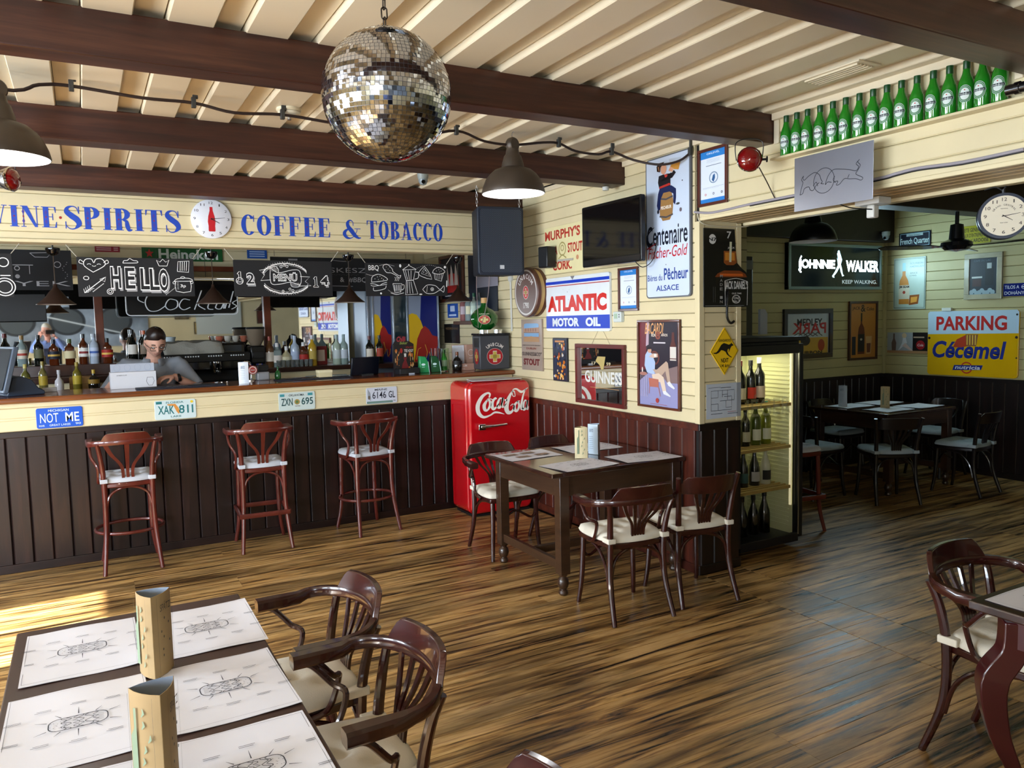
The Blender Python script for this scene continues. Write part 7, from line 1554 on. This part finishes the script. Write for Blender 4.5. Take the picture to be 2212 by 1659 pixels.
# ---------------------------------------------------------------- sixteen green bottles on the ledge
lg = MB(); lg.box(XW-.066, XW, 1.72, 3.03, 2.484, 2.4955); o = lg.build('bottle_ledge', CREAM, None, smooth=0, bevel=.002); tag(o, 'thin cream ledge carrying the row of green bottles', 'shelf')
BX = [1698.3, 1721, 1744, 1771, 1798.6, 1826, 1855.6, 1885, 1914.7, 1946, 1979.5, 2014.5, 2049.5, 2086, 2121, 2159]
GBX = mat('#1E7A1C', .08, coat=.8, var=.08)
proto = None
ords = ['first', 'second', 'third', 'fourth', 'fifth', 'sixth', 'seventh', 'eighth', 'ninth', 'tenth', 'eleventh', 'twelfth', 'thirteenth', 'fourteenth', 'fifteenth', 'last']
for k, bx_ in enumerate(BX):
    py = 337.5-(bx_-1698.3)*.2465; q = onx(bx_, py, XW-.033)
    if proto is None:
        proto = MB().lathe(PROF['beer']+[(0, .207)], 24).build('beer_bottle', GBX, None)
        MB().lathe([(.0132, .172), (.0145, .174), (.0145, .208), (0, .2085)], 16).build('cap', mat('#12441C', .35), proto)
        a = MB(); r = .0318
        def wrap(i0):
            for i in range(i0, len(a.v)):
                x, y, z = a.v[i]; a.v[i] = (math.sin(x/r)*(r-y), -math.cos(x/r)*(r-y), z)
        i0 = len(a.v)
        for j, (rx_, col) in enumerate(((.0290, 0), (.0278, 1), (.0240, 0), (.0230, 1), (.0195, 0))):
            n = 28; 
            for s_ in range(8):
                x0, x1 = -rx_+2*rx_*s_/8, -rx_+2*rx_*(s_+1)/8; e = lambda x: .0345/.0275*math.sqrt(max(rx_*rx_-x*x, 0))
                a.add([(x0, -.00012*j, .067-e(x0)), (x1, -.00012*j, .067-e(x1)), (x1, -.00012*j, .067+e(x1)), (x0, -.00012*j, .067+e(x0))], [(0, 1, 2, 3)], col)
        for s_ in range(6): x0, x1 = -.025+.05*s_/6, -.025+.05*(s_+1)/6; a.add([(x0, -.0007, .062), (x1, -.0007, .062), (x1, -.0007, .073), (x0, -.0007, .073)], [(0, 1, 2, 3)], 2)
        a.text('Heineken', -.021, .021, .064, .0705, -.0009, 0, 0, .0); a.ell(0, .083, .003, .003, -.0008, 3, n=5)
        wrap(i0); a.build('label', [mat('#D5DFDC', .5), mat('#3E7A4E', .5), mat('#14202A', .5), mat('#B8302C', .5)], proto, smooth=0)
        o = proto
    else: o = dup(proto)
    o.location = (XW-.033, q.y, 2.496); o.rotation_euler = (0, 0, R(-74+10*math.sin(k*2.1)-4))
    tag(o, 'green beer bottle on the ledge, %s of sixteen counted from the left' % ords[k], 'bottle', 'green beer bottles on the ledge')
# ---------------------------------------------------------------- wine cooler behind the column
wc2 = empty('wine_cooler', (4.09, 3.76, 0)); tag(wc2, 'tall lit wine cooler with a glass door beside the wall end', 'cooler')
DC = mat('#0B0D14', .35); b = MB(); b.box(-.33, -.30, 0, .5, .06, 1.45); b.box(.275, .305, 0, .5, .06, 1.45); b.box(-.3, .275, .47, .5, .06, 1.45); b.box(-.33, .305, 0, .5, 1.42, 1.47); b.box(-.33, .305, 0, .5, .04, .09); b.build('cabinet', DC, wc2, smooth=0, bevel=.004)
b = MB(); b.box(-.29, -.285, .02, .46, .09, 1.41); b.box(.268, .272, .02, .46, .09, 1.41); b.box(-.285, .268, .455, .465, .09, 1.41)
for k in range(40): b.box(.262, .268, .05, .44, .14+.03*k, .148+.03*k)
b.build('liner', mat('#C4C69A', .6), wc2, smooth=0)
b = MB(); b.box(-.33, -.29, -.035, -.003, .08, 1.45); b.box(.27, .31, -.035, -.003, .08, 1.45); b.box(-.29, .27, -.035, -.003, 1.385, 1.45); b.box(-.29, .27, -.035, -.003, .05, .11); b.build('door_frame', DC, wc2, smooth=0, bevel=.003); MB().box(.262, .272, -.036, -.030, .1, 1.39).build('edge_strip', STEEL, wc2)
b = MB(); b.box(-.29, .265, -.022, -.018, .11, 1.385); b.build('glass_door', mat('#FFFFFF', .0, trans=1.0, ior=1.05), wc2, smooth=0)
a = MB(); a.text('JÉGER', -.25, .2, .93, 1.12, -.0236, 0, 0, .01); a.build('door_lettering', mat('#B8BEA0', .6, alpha=.35), wc2, smooth=0)
MB().box(.25, .262, .02, .035, .3, 1.38).build('light_strip', mat('#FFF4C4', .4, emit=.25), wc2)
lamp('cooler_light', 'AREA', (4.0, 3.98, 1.40), (0, 0, 0), 3.2, (1, .93, .68), shape='RECTANGLE', size=.4, size_y=.3)
for z in (1.035, .735, .445): b = MB(); b.box(-.285, .26, .02, .045, z-.022, z); [b.box(-.285, .26, .07+.05*k, .085+.05*k, z-.012, z) for k in range(8)]; b.build('shelf', mat('#A0894C', .5, var=.1), wc2, smooth=0, bevel=.002)
CW2 = 'bottles in the wine cooler'
for x, kd, z, g, c, l, lb, s_ in ((-.20, 'wine', 1.036, DK, '#2A2A2C', '#C9C5B4', 'dark wine bottle on the top cooler shelf by the wall end', 1.0), (-.10, 'wine', 1.036, DK, '#4A1A1A', '#C9C5B4', 'dark wine bottle with cream label on the top cooler shelf', 1.0), (0.0, 'wine', 1.036, '#0A0C0A', '#1A1A1C', '#B83020', 'wine bottle with red label on the top cooler shelf', 1.0), (.085, 'wine', 1.036, '#1A1C1A', '#D8D8C8', '#C9B9A8', 'wine bottle with white capsule on the top cooler shelf', 1.05),
        (-.17, 'wine', .736, '#0A0C0A', '#141414', '#A9A78A', 'dark bottle with cream label on the second cooler shelf', .9), (-.05, 'wine', .736, '#12140E', '#141414', '#B4B29A', 'dark bottle with a scroll label on the second cooler shelf', .9), (.05, 'wine', .736, '#3A4A12', '#3AA08A', '#C9CDBA', 'green wine bottle with teal capsule, left of its twin', 1.0), (.15, 'wine', .736, '#6A7418', '#3AA08A', '#C9CDBA', 'pale green wine bottle with teal capsule, right of its twin', 1.0),
        (-.18, 'champ', .446, '#0A0C0A', '#101010', '#5A5A48', 'dark bottle at the left of the third cooler shelf', .85), (-.07, 'champ', .446, '#0A100C', '#101410', '#2A4A44', 'dark green champagne bottle on the third cooler shelf', .85), (.04, 'champ', .446, '#08080A', '#D8D8D8', '#A9A9A4', 'champagne bottle with silver foil on the third cooler shelf', .85), (.15, 'champ', .446, '#B9BCA8', '#A9B4B0', '#14141C', 'white champagne bottle on the third cooler shelf', .85),
        (-.08, 'champ', .092, '#060708', '#060708', None, 'dark bottle at the bottom of the cooler, left', .9), (.03, 'champ', .092, '#060708', '#060708', None, 'dark bottle at the bottom of the cooler, middle', .9), (.14, 'champ', .092, '#060708', '#0A0A0A', None, 'dark bottle at the bottom of the cooler, right', .95)):
    bottle(kd, 4.09+x, 3.76+.16, z, g, c, l, lb, CW2, s_, labh=(.12, .38))
o = MB().box(-.34, .33, -.04, .52, 0, .03).build('counter_machine', DC, None, loc=(4.09, 3.76, 1.4715), bevel=.004); tag(o, 'black tray unit lying on top of the wine cooler', 'tray')
# tall dark cabinet and red panel behind
b = MB(); b.box(5.03, 5.24, 5.0, 5.5, 0, 2.175); o = b.build('tall_cabinet', mat('#07080E', .3), None, smooth=0, bevel=.006); tag(o, 'tall black cabinet behind the wine cooler, left of the neon sign', 'cabinet'); b = MB(); b.box(5.035, 5.235, 4.992, 5.0, 2.06, 2.14); b.build('header_panel', mat('#6A6C66', .5), o)
rp_ = empty('wall_panel_sign', (4.78, 4.75, 2.02)); tag(rp_, 'dark red panel with white script seen through the gap by the wall end', 'sign'); MB().box(-.14, .02, 0, .02, -.42, .30).build('panel', mat('#4A0A0A', .4), rp_, bevel=.003); a = MB(); a.text('Co', -.10, .015, .02, .12, -.001, 0, .3); a.text('la', -.08, .0, -.14, -.02, -.001, 0, .3); a.build('lettering', mat('#A08A84', .5), rp_, smooth=0)
b = MB(); b.box(4.60, 4.93, 4.772, 5.45, 0, 2.75); o = b.build('partition', CREAMB, None, smooth=0, bevel=.003); tag(o, 'narrow cream partition behind the wine cooler carrying the red panel', 'partition')
b = MB()
for k in range(16): b.box(4.60, 4.93, 4.768, 4.772, 1.0+.1*k, 1.006+.1*k)
b.build('board_joint', mat('#5A5238', .7), o, smooth=0)
lf = empty('paper_leaflet', ony(1650, 695, 3.95)); tag(lf, 'white folded leaflet standing on top of the wine cooler', 'leaflet'); MB().prism([(-.035, -.09), (.035, -.09), (.035, .06), (.01, .09), (-.035, .09)], 0, .02).build('paper_sheet', mat('#9AA0A6', .6), lf, smooth=0)
# ---------------------------------------------------------------- back room signs
JY = ('y', YK-.002); PX = ('x', XK-.002)
s = Sign('neon_light_box', 'lit blue white neon Johnnie Walker sign with a striding man', 'sign', JY, (1695, 524), (1894, 626), '#18282E', .05, rough=.12); s.frame(.03, mat('#8AA4A8', .35), .06, 'frame')
EM = mat('#D5F2FF', .4, emit=14); EM2 = mat('#BFE8F4', .4, emit=2)
s.text('JOHNNIE', .10, .40, .48, .65, EM, bold=.035); s.text('WALKER', .60, .40, .97, .65, EM, bold=.035)
s.line([(.13, .72), (.11, .60), (.115, .40), (.13, .38)], .03, EM, sm=4)
s.poly([(.50, .80), (.53, .82), (.535, .76), (.555, .66), (.55, .62), (.52, .62), (.50, .70), (.51, .54), (.48, .40), (.45, .30), (.455, .27), (.475, .26), (.47, .30), (.50, .38), (.53, .50), (.54, .40), (.56, .29), (.58, .31), (.565, .34), (.555, .46), (.54, .58)], EM2); s.ell(.518, .83, .035, EM2)
s.text('KEEP WALKING.', .56, .13, .95, .215, mat('#C9DDE2', .4, emit=.35), bold=.01); s.done('neon_lettering')
lamp('neon_glow', 'AREA', (7.0, 5.40, 2.14), (R(-90), 0, 0), 9, (.55, .85, 1.0), shape='RECTANGLE', size=1.2, size_y=.2)
s = Sign('framed_mirror', 'dark framed Medley advertising mirror with red mirrored letters', 'mirror', JY, (1690, 668), (1794, 771), '#B9C4C8', .01, rough=.1); s.frame(.05, '#140C0A', .03); s.text('MEDLEY', .28, .66, .80, .80, '#141416', bold=.03); s.text('PARK', .18, .50, .88, .72, '#B0282A', mirror=True, bold=.02); s.poly([(.08, .08), (.92, .08), (.92, .42), (.08, .42)], '#C9A03A'); s.ell(.45, .36, .14, '#1A1614', rz=.10); s.ell(.78, .26, .1, '#A8401E', rz=.12); s.ell(.40, .2, .06, '#C9A03A'); s.text('BOURBON', .2, .08, .8, .15, '#1A1614', bold=.03); [s.line([(.2+.1*k, .45), (.3+.1*k, .52), (.4+.1*k, .45)], .02, '#4A4A4E') for k in range(5)]; s.done()
s = Sign('framed_poster', 'tall orange Jack and Coke poster in a brown frame', 'poster', JY, (1832, 651), (1891.5, 775), '#B87A32', .01); s.frame(.025, '#3E1C10', .025); s.text('JACK', .12, .84, .40, .91, '#1A120C', bold=.01); s.text('&', .42, .82, .58, .94, '#1A120C'); s.text('Coke', .62, .84, .88, .90, '#1A120C', bold=.01)
s.poly([(.32, .10), (.56, .10), (.56, .46), (.54, .55), (.47, .62), (.47, .80), (.42, .80), (.42, .62), (.35, .55), (.33, .46)], '#5E2712'); s.poly([(.42, .66), (.47, .66), (.47, .80), (.42, .80)], '#0F0C0C'); s.rect(.325, .14, .555, .44, '#14120F'); s.ell(.44, .35, .03, '#B9AE98', rz=.02); s.rect(.12, .09, .25, .40, '#17202C'); s.poly([(.62, .10), (.78, .10), (.82, .40), (.60, .40)], '#C9A06A'); s.poly([(.64, .12), (.76, .12), (.78, .28), (.63, .28)], '#6A3416'); s.done()
s = Sign('street_sign', 'small dark blue French Quarter street sign', 'sign', PX, (1943, 505), (2011, 530), '#0E1526', .006, rough=.25); s.rect(.04, .05, .96, .95, '#7A96A0'); s.rect(.06, .08, .94, .90, '#0E1526'); s.rect(.24, .74, .76, .90, '#9FB4B4'); s.text('New Orleans', .32, .77, .68, .87, '#2A3440'); s.text('French Quarter', .05, .16, .95, .62, '#B9D0D0', bold=.01); s.done()
s = Sign('yellow_sign', 'small yellow sign with black capitals partly behind the fan', 'sign', PX, (2065, 492), (2140, 525), '#A8A21C', .006); [s.text(t_, .08, z, .95, z+.20, '#14140C', bold=.01) for t_, z in (('SOCIETE GENERALE DE', .68), ("TRAVAUX D'ENTREPRENEUR", .40), ("DE SUR L'ARDOISE", .12))]; s.done()
s = Sign('tin_sign', 'pale tin sign with a Jim Beam bourbon bottle and a glass', 'sign', PX, (1932, 559), (1999, 667), '#A9BDB0', .006, outline=None); s.poly([(.18, .10), (.50, .10), (.50, .44), (.46, .56), (.38, .66), (.38, .86), (.28, .86), (.28, .66), (.20, .56), (.18, .44)], '#B5782C'); s.rect(.17, .20, .51, .47, '#C5C0A8'); s.text('JIM BEAM', .18, .40, .50, .46, '#1A1A1A', bold=.03); s.ell(.34, .33, .03, '#A03A2A'); s.rect(.28, .74, .38, .90, '#8FC4CC'); s.poly([(.50, .08), (.78, .10), (.82, .28), (.52, .27)], '#8A4A10'); s.poly([(.55, .12), (.74, .14), (.76, .24), (.56, .23)], '#D99A3A')
s.text('BOURBON', .52, .86, .92, .90, '#8AA8A8'); s.text('AMERICAN', .50, .80, .94, .84, '#8AA8A8'); s.text('SINCE', .52, .68, .75, .71, '#6A7A7A'); s.text('1795', .52, .63, .72, .66, '#6A7A7A'); s.line([(.03, .03), (.03, .97), (.97, .97), (.97, .03), (.03, .03)], .008, '#20241F'); s.done()
s = Sign('framed_poster', 'pale framed dark stout poster with a glass of black beer', 'poster', PX, (2086, 550), (2165, 645), '#7D9AA8', .01); s.frame(.05, '#A5A086', .02); s.rect(.14, .12, .86, .90, '#0F1A26'); s.rect(.56, .30, .78, .70, '#08090C'); s.rect(.60, .66, .72, .78, '#A9B4B4'); s.text('CAFE DU LAC', .25, .82, .70, .86, '#4A5A66'); s.rect(.20, .46, .48, .50, '#B9C0BE'); s.rect(.22, .28, .46, .44, '#3A1A14'); [s.ell(.2+.07*k, .16+.03*math.sin(k*2), .05, '#8FA4AC') for k in range(9)]; s.done()
s = Sign('no_smoking_sign', 'dark blue TILOS A DOHANYZAS sign at the right edge', 'sign', PX, (2168, 613), (2235, 638), '#141F6A', .006, rough=.2); s.text('TILOS A', .05, .58, .52, .84, '#C9D0E0', bold=.01); s.text('DOH\u00c1NYZ\u00c1S', .05, .12, .95, .44, '#C9D0E0', bold=.01); s.ell(.66, .70, .16, '#C9D0E0', inner=.8); s.line([(.60, .70), (.72, .70)], .06, '#C9D0E0'); s.done()
s = Sign('small_poster', 'landscape poster of a woman in white and a cola bottle left of the Parking sign', 'poster', PX, (1918, 718), (2004, 764), '#8A8078', .006); s.rect(.0, .0, .64, 1, '#9AA0A4'); s.rect(.64, 0, 1, 1, '#15100F'); s.poly([(.12, .12), (.22, .12), (.23, .5), (.19, .7), (.19, .95), (.15, .95), (.15, .7), (.11, .5)], '#5E4A44'); s.poly([(.28, .1), (.50, .5), (.46, .8), (.40, .8), (.38, .5)], '#C9CCD0'); s.ell(.43, .85, .12, '#C9B08A'); s.poly([(.38, .35), (.62, .1), (.66, .1), (.46, .5)], '#C9B0A4'); s.ell(.83, .40, .22, '#9A1A22'); s.text('Cola', .76, .34, .90, .46, '#E0D0D0', shear=.2); s.rect(0, 0, 1, .12, '#A8805A'); s.rect(.66, .74, .92, .80, '#B9A48A'); s.done()
s = Sign('enamel_sign', 'large white and yellow Parking Cecemel enamel sign', 'sign', PX, (2008, 673), (2200, 818), '#D9A80E', .02, rough=.2, outline=[(x/1.3+.5, z+.5) for x, z in rrect(1.3, 1, .05)])
s.poly([(0, .64), (1, .66), (1, .97), (.98, 1), (.02, 1), (0, .97)], '#B5CFE0'); s.text('PARKING', .10, .70, .88, .92, '#B8201C', bold=.03); s.text('C\u00e9cemel', .06, .27, .88, .54, '#1A2A80', shear=.2, bold=.03)
s.poly([(.30, .44), (.34, .56), (.44, .63), (.50, .62), (.52, .52), (.46, .46), (.40, .44)], '#B03A1C'); s.poly([(.45, .46), (.56, .46), (.58, .64), (.44, .64)], '#8A5A30'); [s.rect(.455+.03*k, .48, .465+.03*k, .63, '#E6C04A') for k in range(4)]
s.ell(.46, .13, .09, '#B5261E', inner=.8); s.poly([(.30, .085), (.62, .105), (.64, .175), (.32, .165)], '#1A2A80'); s.text('nutricia', .33, .105, .61, .16, '#DDE0E4', shear=.15, bold=.02); s.ell(.98, .93, .015, '#141010'); s.ell(.02, .58, .02, '#241410'); s.ell(.985, .30, .012, '#241410'); s.ell(.98, .6, .02, '#241410'); s.done()
o = MB().box(-.03, 0, -.05, .05, -.015, .02).build('white_box', mat('#C9CDC4', .4), None, loc=(XK-.002, onx(2048, 669, XK).y, onx(2048, 669, XK).z), bevel=.003); tag(o, 'small white box on the wall above the Parking sign', 'box')
# fan
fn = empty('ceiling_fan', (6.6, 3.99, 2.84)); tag(fn, 'black three bladed ceiling fan in the back room', 'fan')
FB = mat('#0E0E12', .25, coat=.4); MB().lathe([(0, 0), (.06, 0), (.05, -.05), (.016, -.06), (.016, -.44), (.05, -.45), (.062, -.58), (.0, -.58)], 24).build('motor', FB, fn); MB().lathe([(.06, -.57), (.12, -.60), (.125, -.63), (.09, -.665), (0, -.68)], 30).build('hub', FB, fn)
for k, an in enumerate((148, 20, 268)):
    b = MB(); b.prismz([(.08, -.02), (.16, -.025), (.24, -.06), (.62, -.055), (.66, 0), (.62, .06), (.24, .06), (.16, .025), (.08, .02)], -.004, .004); o = b.build('blade', FB, fn, loc=(0, 0, -.635), bevel=.002); o.rotation_euler = (R(10), 0, R(an))
# hanging double clock
dk = empty('station_clock', (3.78, 2.07, 2.085), R(-55)); dk.scale = (.76, .76, .76); tag(dk, 'double sided station clock with cream dial hanging in the opening', 'clock')
for k in (0, 1):
    t_ = MB(); t_.lathe([(.118, -.03), (.13, -.028), (.137, -.01), (.137, .02), (.0, .02)], 44); o = t_.build('clock_case', mat('#2A2F3C', .35, metal=.3), dk, rot=(R(90), 0, R(180*k)), loc=(0, -.035 if k == 0 else .035, 0))
    MB().lathe([(0, 0), (.12, 0), (.12, .003), (0, .003)], 44).build('dial', mat('#DCD2BC', .5), dk, rot=(R(90), 0, R(180*k)), loc=(0, (-.055 if k == 0 else .055), 0))
    a = MB(); y = 0
    for h in range(1, 13): x, z = .098*math.sin(R(30*h)), .098*math.cos(R(30*h)); tw = .008 if h < 10 else .013; tw = .003 if h == 1 else tw; a.text(str(h), x-tw, x+tw, z-.010, z+.010, y, 0)
    arc_text(a, 'GRAND CENTRAL', 0, 0, .06, 150, 30, .010, .008, y, 0, 0); a.text('NEW YORK', -.02, .02, -.045, -.039, y, 0); a.text('TERMINAL', -.02, .02, .040, .045, y, 0)
    a.stroke([(-.012, -.004), (.085, .012)], [.005, .002], -.001, 0); a.stroke([(-.008, .004), (.045, -.03)], [.006, .002], -.0015, 0)
    o = a.build('dial_print', mat('#3A3230', .6), dk, smooth=0, rot=(0, 0, R(180*k)), loc=(0, (-.0595 if k == 0 else .0595), 0))
MB().tube(smoothpath([(0, 0, .13), (0, 0, .16), (.03, 0, .20), (.10, 0, .22)]), .005, 8).tube([(0, 0, .13), (0, 0, .165)], .010, 8).tube(smoothpath([(0, 0, .15), (-.04, 0, .18), (-.1, 0, .17)]), .004, 6).build('hanger', DMETAL, dk)
cctv((7.62, 5.38, 2.52), 'dark security camera on the back room beam', R(-60)); MB().box(-.02, .02, -.03, .075, -.02, .01).build('arm', DMETAL, bpy.data.objects['security_camera.001'], rot=(0, 0, R(60)))
LAMPB = ony(1756, 522, 4.3)
big_lamp(LAMPB.x, 4.3, LAMPB.z+.315, 'dark factory lamp in the back room in front of the neon sign', 0, 1.0, mat('#0A0A0C', .35)); MB().tube([(0, 0, .0), (0, 0, .31)], .006, 6).build('rod', DMETAL, bpy.data.objects['factory_lamp.002'])
ac = MB(); ac.prism(rrect(.9, .2, .06), -.1, .1); o = ac.build('air_conditioner', mat('#8FA6AC', .4), None, loc=(6.1, 5.0, 2.50), bevel=.01); bpy.data.objects.remove(o)
# back room furniture
t2 = dup(tb, (6.72, 4.75, 0), 0, 'dark table set with placemats in the unlit back room', None); 
for i, (x, y) in enumerate(((6.50, 4.95), (6.52, 4.55), (6.95, 4.95), (6.98, 4.55))): placemat(x, y, .7525, .40, .27, 0, ['pale placemat at the back left of the back room table', 'pale placemat at the front left of the back room table', 'pale placemat at the back right of the back room table', 'pale placemat at the front right of the back room table'][i], 'placemats in the back room', burger=False)
menu(6.62, 4.66, .7545, 20, 'tan folded menu on the back room table', mats=[mat('#B8A880', .6)]*3, h=.20); menu(6.45, 4.98, .7545, -10, 'white and blue folded menu on the back room table', kraft=False, h=.20, mats=[mat('#5A6A80', .5), mat('#B9C4D0', .5), mat('#B9C4D0', .5)])
GK = 'dark chairs in the unlit back room'
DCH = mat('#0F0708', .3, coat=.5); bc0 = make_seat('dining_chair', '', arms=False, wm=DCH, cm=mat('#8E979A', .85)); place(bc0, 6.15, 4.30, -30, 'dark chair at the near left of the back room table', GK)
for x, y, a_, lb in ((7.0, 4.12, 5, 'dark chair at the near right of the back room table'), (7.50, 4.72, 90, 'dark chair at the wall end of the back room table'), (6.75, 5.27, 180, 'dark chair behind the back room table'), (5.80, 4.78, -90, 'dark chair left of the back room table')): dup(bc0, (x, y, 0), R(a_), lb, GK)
st4 = make_seat('high_stool', 'high stool with reddish legs just right of the wine cooler', True, arms=False, wm=mat('#5A1E10', .4), cm=mat('#B9BCC4', .8), sqring=True, cat='stool'); st4.location = (4.72, 4.12, 0); st4.rotation_euler = (0, 0, R(170))
# mural and screen on the rear wall (seen in the bar mirror)
mu = empty('wall_mural', (1.35, -2.57, 1.75), R(180)); tag(mu, 'large black and white barrel photograph on the rear wall, seen in the mirror', 'poster')
b = MB(); b.box(-.55, 3.0, -.01, 0, -.45, .75); mm = mat('#8A98A8', .6, var=.8, vs=1.6); b.build('print_panel', mm, mu, smooth=0); a = MB()
for k in range(3): a.ell(.1+.9*k, .1, .34, .30, -.012, 0, n=30); a.ell(.1+.9*k, .1, .28, .25, -.013, 1, n=30)
a.stroke([(-.5, -.3), (2.9, .6)], .03, -.014, 2); a.build('print', [mat('#2A3036', .6), mat('#4A5258', .6), mat('#C9D4DC', .6)], mu, smooth=0)
# small items: door coffee etc. rear screen
o = MB().box(-.5, .5, -.01, 0, -.4, .4).build('projection_screen', mat('#C9D0CC', .7), None, loc=(3.4, -2.57, 1.9), rot=(0, 0, R(180))); tag(o, 'white projection screen on the rear wall, seen in the mirror', 'screen')

for k, (x, z, w_, h_, c, lb) in enumerate(((2.35, 2.05, .30, .40, '#7A6A4A', 'framed tan picture on the rear wall, seen in the mirror'), (2.75, 2.1, .22, .30, '#3A4A6A', 'framed blue picture on the rear wall, seen in the mirror'), (2.72, 1.65, .24, .28, '#A58A4A', 'framed yellow picture low on the rear wall, seen in the mirror'), (4.15, 1.9, .28, .36, '#5A2A22', 'framed red picture right of the screen, seen in the mirror'))):
    t = empty('framed_picture', (x+.25, -2.58, z), R(180)); tag(t, lb, 'picture'); MB().box(-w_/2, w_/2, -.015, 0, -h_/2, h_/2).build('frame', mat('#3A2418', .5), t, smooth=0); MB().box(-w_/2+.02, w_/2-.02, -.018, -.015, -h_/2+.02, h_/2-.02).build('print', mat(c, .5, var=.6, vs=12), t, smooth=0)
